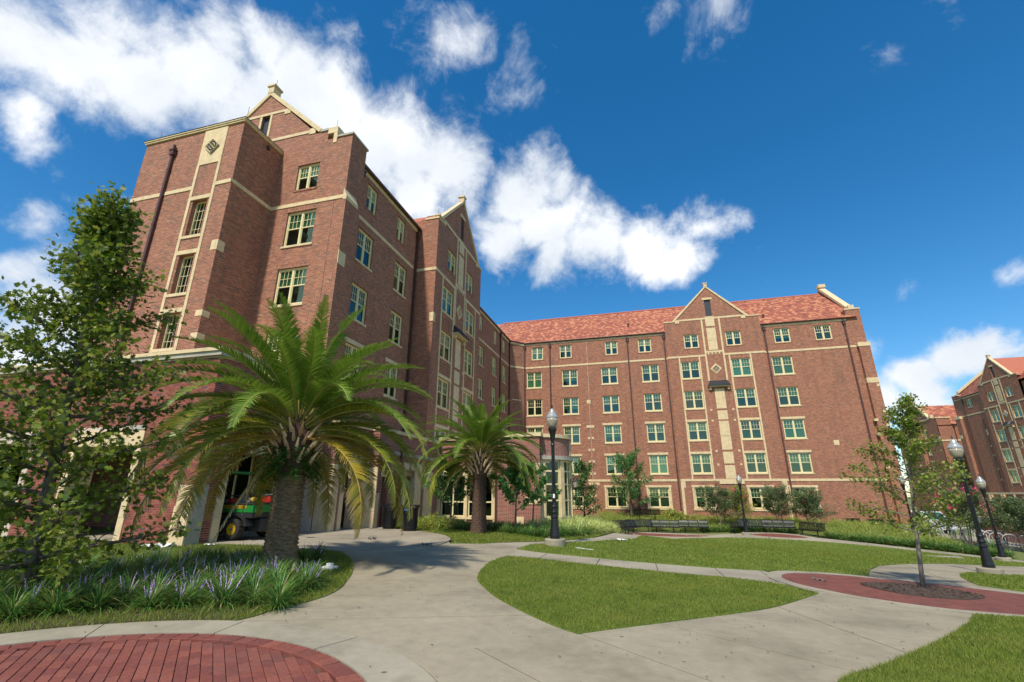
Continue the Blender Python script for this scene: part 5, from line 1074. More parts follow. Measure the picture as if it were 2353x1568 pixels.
# ------------------------------------------------------------------ the two dormitories in the distance
east = empty('dormitory_building', (57, 100, -3), 'dark brick dormitory at the far right with gabled bay and small tiled porch roof', 'building')
OE_ = (56.8, 0, 0); UE = (0, -1)                                        # faces the lawn, u = -y
def gb(par, O, U, c, half, zb, cl):
    ops = []
    for r in (5, 4, 3, 2): ops += row_open(cl, r, 1.86)
    ops += row_open((cl[0]+.35, cl[1]-.35), 6, 1.5)
    return ops
cE = -94.3; gable_bay(east, OE_, UE, cE, 4.75, zb=-3.5, wcols=(cE-2.65, cE+2.4), detail=False, low=False)
colE = -102.9
ops = row_open((colE+.0,), 6, 1.45)
wall('wall', (57.1, 0, 0), UE, -107.3, cE-4.75, -3.5, 18.45, ops, 'brick_wall', east); fill(east, (57.1, 0, 0), UE, (colE,), 6, 1.45)
wall('wall', (56.8, 0, 0), (1, 0), 0, .3, -3.5, 19.7, [], 'brick_wall', east) if False else None
mb = MB(); mb.box(56.801, 57.1, -cE+4.75-.01, -cE+4.75, -3.5, 19.7); mb.box(56.801, 58.5, -cE+4.76, -cE+4.78, 18.5, 19.7); build(mb, 'wall', 'brick_wall', east)
ce2 = (-86.5, -82.3, -78, -73.8); ops = []
for r in (5, 4, 3, 2): ops += row_open(ce2, r, 1.8)
ops += row_open(ce2, 6, 1.4)
wall('wall', (57.1, 0, 0), UE, cE+4.75, -70, -3.5, 18.45, ops, 'brick_wall', east)
for r in (5, 4, 3, 2): fill(east, (57.1, 0, 0), UE, ce2, r, 1.8)
fill(east, (57.1, 0, 0), UE, ce2, 6, 1.4)
O7 = (57.1, 0, 0)
band(east, O7, UE, -107.3, cE-4.75, BH-.3); band(east, O7, UE, cE+4.75, -70, BH-.3)
for a, b, z in ((-106.8, -70, 1.9), (-107.2, -70, .15)): band(east, (56.75, 0, 0), UE, a, b, z, .28, .1)
for u in (-104.2, -101.2, -98.2, -95.2, -92.2): slab('bracket', (56.75, 0, 0), UE, u, u+.35, .75, 1.74, .16, 'cast_stone', east, back=.4)
slab('frieze', O7, UE, -107, cE-4.76, 18.452, 18.66, .05, 'cast_stone', east)
downpipe(east, O7, UE, -104.6, 2, 18.2); downpipe(east, O7, UE, cE-4.95, 12.3, 18.2, head=False); downpipe(east, O7, UE, -100.6, 2.3, 14.2, head=False)
gutter(east, [(56.95, 106.4, EV-.04), (56.95, -cE+4.8, EV-.04)])
for z in (12.2, 9.6, 8.1, 5.8, 4.1): slab('stone_square', O7, UE, -100.9, -100.45, z-.15, z+.15, .05, 'cast_stone', east)
slab('quoin', O7, UE, -100.75, -100.35, 11.4, 12.4, .06, 'cast_stone', east)
slab('buttress', O7, UE, -107.3, -105.9, -3.5, 15.0, .45, 'brick_wall', east, back=.01); slab('buttress_cap', O7, UE, -107.4, -105.85, 15.003, 15.5, .5, 'cast_stone', east, back=0)
slab('quoin', O7, UE, -107.3, -106.6, 11.5, 12.1, .5, 'cast_stone', east, back=-.2); slab('corner_wall', O7, UE, -107.3, -106.2, 18.452, 19.3, 0, 'brick_wall', east, back=1); slab('coping', O7, UE, -107.4, -105.6, 19.303, 19.45, .06, 'cast_stone', east, back=1.1)
mb = MB(); mb.prism([(57.12, 107.3, -3.5), (57.12, 107.3, 19.2), (64.5, 107.3, 24.9), (72, 107.3, 19.2), (72, 107.3, -3.5)], (0, -.35, 0)); build(mb, 'wall', 'brick_wall', east)
mb = MB(); mb.prism([(58.1, 107.4, 19.9), (64.5, 107.4, 24.9), (71, 107.4, 19.9), (71, 107.4, 20.3), (64.5, 107.4, 25.3), (58.1, 107.4, 20.3)], (0, -.6, 0)); build(mb, 'rake_coping', 'cast_stone', east)
mb = MB(); mb.add([(56.9, 107, EV-.03), (56.9, 70, EV-.03), (64.5, 70, 24.4), (64.5, 107, 24.4), (72, 107, EV), (72, 70, EV)], [(0, 1, 2, 3), (3, 2, 5, 4)]); gy = -cE-.08; mb.add([(57, gy-3.6, 19.7), (57, gy+3.6, 19.7), (57, gy, 23.4), (61, gy-3.6, 19.7), (61, gy+3.6, 19.7), (64, gy, 23.4)], [(0, 3, 5, 2), (1, 2, 5, 4)]); build(mb, 'roof_deck', 'ridge_tile', east)
tiles('roof_tiles', east, (56.9, 107, EV), (56.9, 70, EV), (7.6, 0, 24.4-EV)); mb = MB(); mb.box(72, 72.2, 70, 107, -3.5, 18.6); mb.box(57.1, 72, 70, 70.2, -3.5, 18.6); build(mb, 'wall', 'brick_wall', east)
room(east, O7, UE, -107, -70.3, -3, 18, .7)
# porch with a hipped tile roof in front of it
mb = MB(); px, py = 52.0, 93.0
for a, b in ((-1, -1), (1, -1), (1, 1), (-1, 1)): mb.box(px+a*2.2-.2, px+a*2.2+.2, py+b*2.2-.2, py+b*2.2+.2, -3.2, -1.0)
pch = empty('porch', (px, py, -3.2), 'small square porch under a hipped red tile roof before the far right building', 'porch')
build(mb, 'posts', 'brick_wall', pch)
mb = MB(); q = 3.0; mb.add([(px-q, py-q, -.95), (px+q, py-q, -.95), (px+q, py+q, -.95), (px-q, py+q, -.95), (px-.4, py-.4, .7), (px+.4, py-.4, .7), (px+.4, py+.4, .7), (px-.4, py+.4, .7)], [(0, 1, 5, 4), (1, 2, 6, 5), (2, 3, 7, 6), (3, 0, 4, 7), (4, 5, 6, 7), (3, 2, 1, 0)]); mb.box(px-q+.2, px+q-.2, py-q+.2, py+q-.2, -1.2, -.96); build(mb, 'roof', 'ridge_tile', pch)
for i in range(4):
    a = R(90*i+45); A_ = Vector((px, py, -.93))+Vector((math.cos(a), math.sin(a), 0))*q*1.41; a2 = R(90*i+135); B_ = Vector((px, py, -.93))+Vector((math.cos(a2), math.sin(a2), 0))*q*1.41; md = (A_+B_)/2; ap = Vector((px, py, .75)); S_ = ap-md; Lh = (B_-A_).length
    tiles('roof_tiles', pch, A_, B_, S_, clip=lambda p, md=md, S_=S_, A_=A_, B_=B_, Lh=Lh: abs((p-md).dot((B_-A_).normalized())) < Lh/2*(1-max(0, (p-md).dot(S_.normalized())/S_.length)*.95))
north = empty('dormitory_building', (58, 116, -3.2), 'distant brick dormitory with red tile roof seen between the two nearer ones', 'building')
wx = -123.3
mb = MB(); 
wall('wall', (58.0, 116, 0), UX, 0, 22, -3.5, 15.2, [], 'brick_wall', north)
opsN = [(-121.6, -120.4, z, z+1.75) for z in (12.9, 9.6, 6.4, 3.1, 0)]
wall('wall', (57.9, 0, 0), (0, -1), -119.2-3.0, -116, -3.5, 16.6, opsN, 'brick_wall', north)
for a, b, c_, d_ in opsN: window(north, (57.9, 0, 0), (0, -1), a, c_, b-a, d_-c_, sill='stone', lintel='stone')
wall('wall', (57.2, 122.2, 0), UX, 0, .7, -3.5, 15.8, [], 'brick_wall', north); wall('wall', (57.2, 0, 0), (0, -1), -131, -122.2, -3.5, 15.8, [], 'brick_wall', north)
mb = MB(); mb.prism([(57.9, 130.5, 16.6), (57.9, 116.3, 16.6), (57.9, 118.6, 16.9), (57.9, 123.7, 21.0), (57.9, 128.8, 16.9)], (.35, 0, 0)); build(mb, 'gable', 'brick_wall', north)
mb = MB(); mb.prism([(57.75, 118.3, 16.8), (57.75, 123.7, 21.2), (57.75, 123.7, 21.6), (57.75, 118.3, 17.2)], (.6, 0, 0)); mb.prism([(57.75, 123.7, 21.2), (57.75, 129, 16.8), (57.75, 129, 17.2), (57.75, 123.7, 21.6)], (.6, 0, 0)); mb.box(57.7, 58.4, 123.4, 124, 21.4, 22.0); mb.box(57.85, 60.5, 115.9, 116.6, 16.602, 16.85); mb.box(57.8, 58.4, 117.4, 118, 16.85, 17.5); build(mb, 'coping', 'cast_stone', north)
slab('wall', (58, 116, 0), UX, 0, 2.4, 15.2, 16.6, 0, 'brick_wall', north, back=2); band(north, (58, 116, 0), UX, 0, 22, 12.1, .3, .08); band(north, (57.9, 0, 0), (0, -1), -122.2, -116, 12.1, .3, .08); band(north, (57.9, 0, 0), (0, -1), -129, -118.5, 16.75, .25, .08)
slab('quoin', (57.9, 0, 0), (0, -1), -117.2, -116, 12.2, 12.9, .12, 'cast_stone', north); slab('quoin', (58, 116, 0), UX, 0, 1.3, 6.6, 7.3, .1, 'cast_stone', north, back=.2); slab('quoin', (57.2, 122.2, 0), UX, 0, .6, 6.4, 7.1, .1, 'cast_stone', north)
band(north, (58, 116, 0), UX, 0, 22, -.75, .3, .08); downpipe(north, (58, 116, 0), UX, 2.6, -2, 14.9); slab('stone_square', (58, 116, 0), UX, 1.7, 2.1, 2.2, 2.5, .05, 'cast_stone', north); slab('frieze', (58, 116, 0), UX, 2.4, 22, 15.0, 15.199, .06, 'cast_stone', north)
gutter(north, [(60.4, 115.8, 15.25), (80, 115.8, 15.25)]); mb = MB(); mb.add([(58, 115.8, 15.25), (80, 115.8, 15.25), (80, 123.7, 20.3), (58, 123.7, 20.3), (80, 131, 15.2), (58, 131, 15.2)], [(0, 1, 2, 3), (3, 2, 4, 5)]); build(mb, 'roof_deck', 'ridge_tile', north)
tiles('roof_tiles', north, (58, 115.8, 15.27), (80, 115.8, 15.27), (0, 7.9, 5.05), tw=.45, th=.5, clip=lambda p: p.x > 60.3 or p.z > 17.2)
slab('tall_window', (57.2, 0, 0), (0, -1), -130.5, -129.4, 5, 9.5, .05, 'cream_paint', north); slab('tall_window', (57.2, 0, 0), (0, -1), -130.5, -129.4, 11.5, 15, .05, 'cream_paint', north); mb = MB(); mb.box(57.2, 80, 131, 131.2, -3.5, 15.2); mb.box(79.8, 80, 116, 131, -3.5, 15.2); build(mb, 'wall', 'brick_wall', north)
# low brick wall with a white parapet, and its sign plates
gw = empty('parking_wall', (28.5, 46, -2.3), 'long low brick wall with white parapet behind the bicycle racks', 'wall')
OW = (28.6, 0, 0); wall('brickwork', OW, (0, -1), -56, -30, -3.2, -.78, [], 'podium_brick_flat', gw, ends=True); slab('parapet', OW, (0, -1), -56.1, -29.9, -.779, -.32, .1, 'white_paint', gw, back=.5); slab('parapet_cap', OW, (0, -1), -56.15, -29.9, -.318, -.24, .14, 'cast_stone', gw, back=.55)
for u in (-52.8, -44.6): sp = slab('sign_plate', OW, (0, -1), u, u+.8, -.68, -.42, .125, 'dark_metal', gw, back=-.1); slab('lettering', OW, (0, -1), u+.12, u+.2, -.62, -.48, .132, 'white_paint', gw, back=-.125); slab('lettering', OW, (0, -1), u+.2, u+.3, -.62, -.59, .132, 'white_paint', gw, back=-.125); slab('lettering', OW, (0, -1), u+.42, u+.5, -.62, -.48, .132, 'white_paint', gw, back=-.125)
wall('brickwork', (28.6, 56, 0), UX, 0, 12, -3.2, -.78, [], 'podium_brick_flat', gw)

# ------------------------------------------------------------------ lamp posts
def make_lamp(loc, label, H=4.6, base_r=.34, base_h=.2):
    t_ = empty('lamp_post', loc, label, 'lamp post', 'black lamp posts with acorn globes'); s = (H-base_h)/4.4
    mb = MB(); mb.lathe([(base_r, -.25), (base_r, base_h-.03), (base_r-.03, base_h)], 28, (0, 0, 0)); build(mb, 'concrete_base', 'curb_concrete', t_, world=False)
    z = base_h; P_ = [(.165, .0), (.165, .1), (.155, .14), (.135, .34), (.118, .55), (.11, .62), (.135, .64), (.135, .67), (.105, .70), (.1, .76), (.125, .79), (.125, .82), (.1, .85), (.092, .93), (.12, .96), (.12, .99), (.088, 1.03), (.078, 1.1)]
    mb = MB(); mb.lathe([(r, z+q*s) for r, q in P_], 22); build(mb, 'pedestal', 'black_enamel', t_, world=False, smooth=False)
    mb = MB(); n = 32; o = []
    for k, (r, q) in enumerate(((.070, 1.1), (.058, 2.95))):
        for j in range(n): th = 2*math.pi*j/n; rr_ = r*(1 if j % 2 else .86); mb.v.append((rr_*math.cos(th), rr_*math.sin(th), z+q*s))
    for j in range(n): mb.f.append((j, (j+1) % n, n+(j+1) % n, n+j)); mb.mi.append(0)
    build(mb, 'shaft', 'black_enamel', t_, world=False)
    mb = MB(); mb.lathe([(r, z+q*s) for r, q in ((.058, 2.95), (.075, 2.96), (.075, 3.0), (.06, 3.03), (.06, 3.06), (.09, 3.3), (.125, 3.46), (.15, 3.5), (.15, 3.56), (.13, 3.58))], 22); build(mb, 'capital', 'black_enamel', t_, world=False)
    g0 = 3.585; mb = MB(); mb.lathe([(r, z+q*s) for r, q in ((.115, g0), (.15, 3.64), (.185, 3.72), (.205, 3.82), (.21, 3.90))], 28); build(mb, 'globe', 'globe_glass', t_, world=False, smooth=True)
    mb = MB(); mb.lathe([(r, z+q*s) for r, q in ((.212, 3.902), (.222, 3.93), (.215, 3.965), (.19, 4.0), (.175, 4.03), (.165, 4.035), (.13, 4.09), (.12, 4.12), (.105, 4.13), (.075, 4.2), (.05, 4.23), (.035, 4.25))], 28); build(mb, 'dome', 'dome_glass', t_, world=False, smooth=False)
    mb = MB(); mb.lathe([(r, z+q*s) for r, q in ((.025, 4.25), (.03, 4.27), (.018, 4.29), (.035, 4.315), (.02, 4.35), (.006, 4.4))], 12); build(mb, 'finial', 'black_enamel', t_, world=False)
    return t_
L1 = make_lamp((-3.07, 16.2, hz(-3.07, 16.2)+.02), 'black lamp post on a round concrete base at the left tip of the big lawn')
copy_tree(L1, (10.81, 20.95, hz(10.8, 20.9)+.0), 0, 'tall lamp post on the turf wedge at the right, nearest of the right hand pair')
copy_tree(L1, (18.34, 34.09, hz(18.34, 34.09)+.0), 0, 'lamp post further back at the right beside the far walk')
copy_tree(L1, (6.98, 42.17, hz(6.98, 42.17)+.0), 0, 'distant lamp post standing between the two groups of benches')
copy_tree(L1, (19.3, 45.3, hz(19.3, 45.3)+.0), 0, 'distant lamp post mostly hidden behind the young tree')
mb = MB(); mb.box(-.02, .045, -.078, -.072, 1.45, 1.58); tag(build(mb, 'sticker', 'litter_white', L1, world=False))

# ------------------------------------------------------------------ benches
def make_bench(loc, rz, label, W=2.3):
    t_ = empty('park_bench', loc, label, 'bench', 'black metal strap benches round the lawn', rz)
    prof_s = [(-.28, .43), (-.2, .45), (0, .44), (.14, .42), (.18, .44)]; prof_b = [(.18, .44), (.22, .55), (.26, .75), (.32, .9), (.37, .93)]
    for nm, pr in (('seat', prof_s), ('backrest', prof_b)):
        mb = MB(); n = 39
        for i in range(n):
            if i % 13 == 12 and i < n-1: continue
            x = -W/2+.06+(W-.12)*i/(n-1)
            for (y0, z0), (y1, z1) in zip(pr[:-1], pr[1:]):
                mb.add([(x-.021, y0, z0), (x+.021, y0, z0), (x+.021, y1, z1), (x-.021, y1, z1)], [(0, 1, 2, 3)])
        a, b = pr[0], pr[-1]; mb.tube([(-W/2, a[0], a[1]), (W/2, a[0], a[1])], .022, 6); mb.tube([(-W/2, b[0], b[1]), (W/2, b[0], b[1])], .022, 6)
        if nm == 'seat': mb.box(-W/2, W/2, -.3, -.27, .39, .45)
        build(mb, nm, 'black_enamel', t_, world=False)
    for k in range(4):
        x = -W/2+W*k/3; mb = MB(); mb.tube([(x, y, z-.01) for y, z in prof_s+prof_b[1:]], .024, 6); build(mb, 'side_frame', 'black_enamel', t_, world=False)
    for x in (-W*.3, W*.3): mb = MB(); mb.tube([(x, .0, .43), (x, .0, -.3)], .04, 8); mb.box(x-.03, x+.03, -.26, .16, .39, .42); build(mb, 'leg', 'black_enamel', t_, world=False)
    return t_
def bz(x, y): return (x, y, hz(x, y))
B1 = make_bench(bz(1.05, 43.95), 0, 'third bench from the left in the left group, backed by yellow green planting')
for x, y, rz, lb in ((-.95, 43.2, .35, 'second bench from the left in the left group, turned slightly inwards'), (3.35, 44.35, -.06, 'single bench standing apart at the right end of the left group'), (-1.95, 41.5, .75, 'leftmost bench of the left group, partly behind another seen end on'),
                     (-1.9, 39.8, 1.45, 'bench seen from its end at the edge of the strap leaved bed'), (7.95, 44.1, .1, 'bench directly right of the distant lamp post'), (9.7, 43.9, -.1, 'middle bench of the right group below a crape myrtle'),
                     (11.45, 42.6, -1.05, 'rightmost bench, turned towards the lawn beside the planting')): copy_tree(B1, bz(x, y), rz, lb)
copy_tree(B1, (-.35, 47.0, hz(-.35, 47)+.45), 3.14, 'bench seen from behind on the bank above the left group')
copy_tree(B1, bz(6.75, 44.3), .9, 'bench half hidden behind the distant lamp post', .8)

# ------------------------------------------------------------------ litter bins
def make_bin(loc, label):
    t_ = empty('litter_bin', loc, label, 'trash can', 'black slatted litter bins on the patio')
    mb = MB(); mb.lathe([(.26, 0), (.26, .09), (.30, .1), (.30, .13)], 28); build(mb, 'base', 'black_enamel', t_, world=False)
    mb = MB(); n = 32
    for i in range(n):
        th = 2*math.pi*i/n; M = Matrix.Rotation(th, 4, 'Z')
        mb.add([M @ Vector((r, s*.018, z)) for r, z in ((.315, .1), (.315, .78), (.33, .86), (.40, .97)) for s in (-1, 1)], [(0, 1, 3, 2), (2, 3, 5, 4), (4, 5, 7, 6)])
        mb.add([M @ Vector((r-.008, s*.018, z)) for r, z in ((.315, .1), (.315, .78), (.33, .86), (.40, .97)) for s in (-1, 1)], [(2, 3, 1, 0), (4, 5, 3, 2), (6, 7, 5, 4)])
    build(mb, 'slats', 'black_enamel', t_, world=False)
    for r, z in ((.318, .14), (.318, .74), (.405, .975)):
        mb = MB(); mb.tube([(r*math.cos(a), r*math.sin(a), z) for a in np.linspace(0, 2*math.pi, 33)], .014, 6, caps=False); build(mb, 'hoop', 'black_enamel', t_, world=False)
    mb = MB(); mb.lathe([(.27, .14), (.275, .84), (.26, .85), (.26, .5)], 24); build(mb, 'liner', 'black_plastic', t_, world=False)
    return t_
b1 = make_bin((-9.49, 18.49, hz(-9.5, 18.5)+.03), 'right hand black slatted litter bin at the edge of the patio'); copy_tree(b1, (-10.84, 19.23, hz(-10.8, 19.2)+.03), .1, 'left hand black slatted litter bin beside the arcade pier')
mb = MB(); mb.box(-.1, .1, -.34, -.325, .78, .84); build(mb, 'notice', 'blue_paint', b1, world=False)

# ------------------------------------------------------------------ wall lanterns
def lantern(loc, rz, label, s=1.0):
    t_ = empty('wall_lantern', loc, label, 'lantern', None, rz)
    mb = MB(); mb.box(-.04, .04, -.03, 0, -.1, .12); mb.tube([(0, -.02, .02), (0, -.1, .1), (0, -.2, .12), (0, -.26, .1)], .014, 6); build(mb, 'bracket_arm', 'copper_lamp', t_, world=False)
    mb = MB(); mb.lathe([(.155, .02), (.15, .05), (.09, .12), (.05, .15), (.03, .2), (.035, .22), (.01, .27)], 8, (0, -.26, 0)); build(mb, 'lantern_roof', 'copper_lamp', t_, world=False)
    mb = MB(); mb.lathe([(.075, -.28), (.12, .018)], 8, (0, -.26, 0)); build(mb, 'pane', 'globe_glass', t_, world=False)
    mb = MB(); mb.lathe([(.03, -.36), (.05, -.32), (.085, -.281)], 8, (0, -.26, 0)); build(mb, 'lantern_foot', 'copper_lamp', t_, world=False)
    t_.scale = (s,)*3; return t_
lantern((PX2+.06, 17.53, 2.5), R(90), 'bronze wall lantern on the arcade pier between two openings', 1.2)
p = rot(-10, RR_+.05); lantern((p.x, p.y, 2.25), R(80), 'bronze wall lantern nearer the camera on the round bay', 1.1); p = rot(34, RR_+.05); lantern((p.x, p.y, 2.2), R(110), 'bronze wall lantern on the far side of the round bay', 1.1)

# ------------------------------------------------------------------ grounds utility vehicle in the arcade
gz = hz(-12.6, 13.2)+.035; uv_ = empty('utility_vehicle', (-13.2, 13.5, gz), 'green utility vehicle with yellow lettered cargo box parked in the arcade', 'utility vehicle')
def B(x0, x1, y0, y1, z0, z1, nm, m, bev=.01, par=None): mb = MB(); mb.box(x0, x1, y0, y1, z0+gz, z1+gz); return build(mb, nm, m, par or uv_, bevel=bev)
VY0, VY1 = 12.82, 14.3; VX1 = -12.05
box_ = B(-13.45, VX1, VY0, VY1, .82, 1.06, 'cargo_box', 'green_plastic', .02); B(-13.47, VX1+.02, VY0-.02, VY1+.02, 1.061, 1.12, 'box_rim', 'black_plastic', .015)
B(-13.5, VX1-.02, VY0+.02, VY1-.02, .66, .819, 'box_floor', 'black_plastic', .02); lp = B(-13.4, -12.3, VY0-.012, VY0-.001, .95, 1.045, 'lettering_strip', 'yellow_plastic', 0)
fc = bpy.data.curves.new('lettering', 'FONT'); fc.body = 'FSU GROUNDS OPERATIONS'; fc.size = .088; fc.extrude = .001; fo = bpy.data.objects.new('t', fc); C.objects.link(fo); bpy.context.view_layer.update()
me = bpy.data.meshes.new_from_object(fo.evaluated_get(bpy.context.evaluated_depsgraph_get())); bpy.data.objects.remove(fo); w_ = max(v.co.x for v in me.vertices); me.transform(Matrix.Diagonal((1.02/w_, 1, 1, 1)))
me.transform(Matrix.Translation((-13.36, VY0-.016, .968+gz)) @ Matrix.Rotation(R(90), 4, 'X')); me.transform(Matrix.Translation(-wpos(lp))); me.materials.clear(); tx = link('lettering', me, 'black_plastic', lp)
# fenders, body, cab frame and roof
for y0, y1 in ((VY0-.03, VY0+.25), (VY1-.25, VY1+.03)):
    mb = MB(); cx = -12.72; pr = [(cx+.56*math.cos(a), .33+.50*math.sin(a)) for a in np.linspace(R(12), R(168), 9)]; pi2 = [(cx+.46*math.cos(a), .33+.42*math.sin(a)) for a in np.linspace(R(168), R(12), 9)]
    mb.prism([(x, y0, z+gz) for x, z in pr+pi2], (0, y1-y0, 0)); build(mb, 'fender', 'black_plastic', uv_)
body = B(-14.9, -13.52, VY0+.05, VY1-.05, .3, .78, 'body', 'green_plastic', .05); B(-14.6, -13.6, VY0+.1, VY1-.1, .781, 1.2, 'seat', 'black_plastic', .06); B(-15.3, -14.7, VY0+.08, VY1-.08, .35, .95, 'hood', 'green_plastic', .1)
B(VX1-.04, VX1+.03, VY0+.08, VY1-.08, .83, 1.05, 'tailgate', 'green_plastic', .01); B(-13.3, VX1+.05, VY0+.35, VY1-.35, .25, .64, 'engine_bay', 'black_plastic', .03)
for (x, y) in ((-13.5, VY0+.03), (-13.5, VY1-.03), (-14.75, VY0+.05), (-14.75, VY1-.05)): mb = MB(); mb.tube([(x, y, .8+gz), (x, y, 1.5+gz), (x+(.05 if x > -14 else .15), y, 2.02+gz)], .028, 8); build(mb, 'cab_post', 'black_plastic', uv_)
B(-14.9, -13.32, VY0-.03, VY1+.03, 2.03, 2.11, 'roof', 'green_plastic', .035)
mb = MB(); mb.tube([(-13.4, VY0+.03, 1.12+gz), (-13.4, VY0+.03, 1.33+gz), (VX1-.5, VY0+.03, 1.33+gz), (VX1-.05, VY0+.03, 1.13+gz)], .018, 6); mb.tube([(-13.4, VY1-.03, 1.12+gz), (-13.4, VY1-.03, 1.33+gz), (VX1-.5, VY1-.03, 1.33+gz), (VX1-.05, VY1-.03, 1.13+gz)], .018, 6); build(mb, 'box_rails', 'black_plastic', uv_)
def wheel(x, y, s):
    mb = MB(); r = .33; pr = [(-.13, r*.55), (-.135, r*.85), (-.11, r*.97), (-.05, r), (.05, r), (.11, r*.97), (.135, r*.85), (.13, r*.55)]; n = 36
    M = Matrix.Translation((x, y, r+gz)) @ Matrix.Rotation(R(90), 4, 'X')
    o = len(mb.v)
    for (w__, rr_) in pr:
        for j in range(n): a = 2*math.pi*j/n; k = rr_*(1-.03*(j % 2) if rr_ > r*.9 else 1); mb.v.append(tuple(M @ Vector((k*math.cos(a), k*math.sin(a), w__))))
    for i in range(len(pr)-1):
        for j in range(n): mb.f.append((i*n+j, i*n+(j+1) % n, (i+1)*n+(j+1) % n, (i+1)*n+j)); mb.mi.append(0)
    wh = build(mb, 'wheel', 'rubber', uv_); mb = MB(); mb.lathe([(.19, -.1), (.19, -.06), (.15, -.04), (.06, -.03), (.055, .03), (.15, .04), (.19, .06), (.19, .1)], 24); mb.v = [tuple(M @ Vector(v)) for v in mb.v]; build(mb, 'rim', 'yellow_plastic', wh)
    mb = MB(); mb.lathe([(.045, -.125), (.045, .125)], 12); mb.v = [tuple(M @ Vector(v)) for v in mb.v]; build(mb, 'hub', 'steel', wh)
for x in (-12.72, -14.75):
    for y in (VY0+.07, VY1-.07): wheel(x, y, 1)
mb = MB(); mb.tube([(-12.72, VY0+.1, .33+gz), (-12.72, VY1-.1, .33+gz)], .045, 8); mb.tube([(-12.3, VY0+.5, .5+gz), (-12.15, VY0+.9, .45+gz), (-12.1, VY1-.4, .42+gz)], .05, 8); build(mb, 'axle', 'steel', uv_)
# load in the cargo box
mb = MB()
for k in range(4): mb.tube([(-13.1+.17*math.cos(a), VY0+.3+.2*math.sin(a), 1.14+.03*k+gz) for a in np.linspace(0, 6.283, 21)], .018, 6, caps=False)
tag(build(mb, 'hose', 'red_plastic'), 'coiled red hose lying in the cargo box', 'hose')
mb = MB(); mb.box(-12.82, -12.62, VY0+.2, VY0+.4, 1.13+gz, 1.26+gz); mb.box(-12.58, -12.4, VY0+.2, VY0+.4, 1.13+gz, 1.26+gz); tag(build(mb, 'battery_pack', 'steel', bevel=.01), 'grey battery packs standing in the cargo box', 'battery')
mb = MB(); mb.lathe([(.09, 0), (.11, .05), (.1, .12), (.05, .16)], 14, (-12.35, VY0+.3, 1.13+gz)); tag(build(mb, 'work_helmet', 'yellow_plastic', smooth=True), 'yellow hard hat in the cargo box', 'helmet')
mb = MB(); mb.box(-12.5, -12.1, VY0+.75, VY1-.25, 1.125+gz, 1.3+gz); tag(build(mb, 'tool_case', 'red_plastic', bevel=.02), 'red tool case at the back of the cargo box', 'tool case')
mb = MB(); mb.tube([(-12.9, VY0+.6, 1.3+gz), (-12.0, VY1-.3, 1.38+gz)], .05, 8); tag(build(mb, 'blower_tube', 'black_plastic'), 'black blower tube lying across the cargo box', 'tube')
mb = MB(); mb.lathe([(.14, 0), (.15, .05), (.11, .1), (.03, .13)], 16, (-11.35, 13.75, 1.18+gz)); mb.tube([(-12.0, VY1-.2, 1.2+gz), (-11.3, 13.75, 1.22+gz), (-11.1, 13.75, 1.3+gz), (-11.05, 13.8, 1.2+gz)], .015, 6); tag(build(mb, 'string_trimmer', 'dark_metal'), 'grey string trimmer head sticking out behind the palm trunk', 'string trimmer')

# ------------------------------------------------------------------ bicycle racks, bicycles, van
def rack(loc, rz, label):
    t_ = empty('bike_rack', loc, label, 'bike rack', 'grey hoop bicycle racks in two rows', rz); mb = MB(); r = .42
    mb.tube([(-r, 0, 0)]+[(r*math.cos(a), 0, .42+r*math.sin(a)) for a in np.linspace(math.pi, 0, 13)]+[(r, 0, 0)], .03, 7); build(mb, 'hoop', 'galvanised', t_, world=False); mb = MB()
    for s in (-1, 1): mb.lathe([(.07, 0), (.07, .015)], 10, (s*r, 0, 0))
    build(mb, 'foot_plate', 'galvanised', t_, world=False); return t_
ORD = 'first second third fourth fifth sixth seventh eighth ninth tenth eleventh twelfth thirteenth fourteenth fifteenth sixteenth seventeenth eighteenth nineteenth twentieth twenty-first twenty-second twenty-third twenty-fourth twenty-fifth twenty-sixth twenty-seventh twenty-eighth twenty-ninth thirtieth'.split()
rk = None; fr = Vector((19.7, 46.2)); to = Vector((27.0, 42.0))
for i in range(14):
    for j in range(2):
        if j == 1 and i > 11: continue
        p = fr+(to-fr)*((i+.5*j)/13)+Vector((.9, 1.6))*j; lb = 'grey hoop bicycle rack, %s from the left in the %s row' % (ORD[i], 'front' if j == 0 else 'back')
        if rk is None: rk = rack((p.x, p.y, hz(p.x, p.y)-.02), -.35, lb)
        else: copy_tree(rk, (p.x, p.y, hz(p.x, p.y)-.02), -.35, lb)
pk = sheet('parking_pavement', [(19.2, 46.4), (27.6, 41.0), (29, 38), (28.6, 56), (22, 56)], .0, 'concrete', kind='structure', step=1.5)
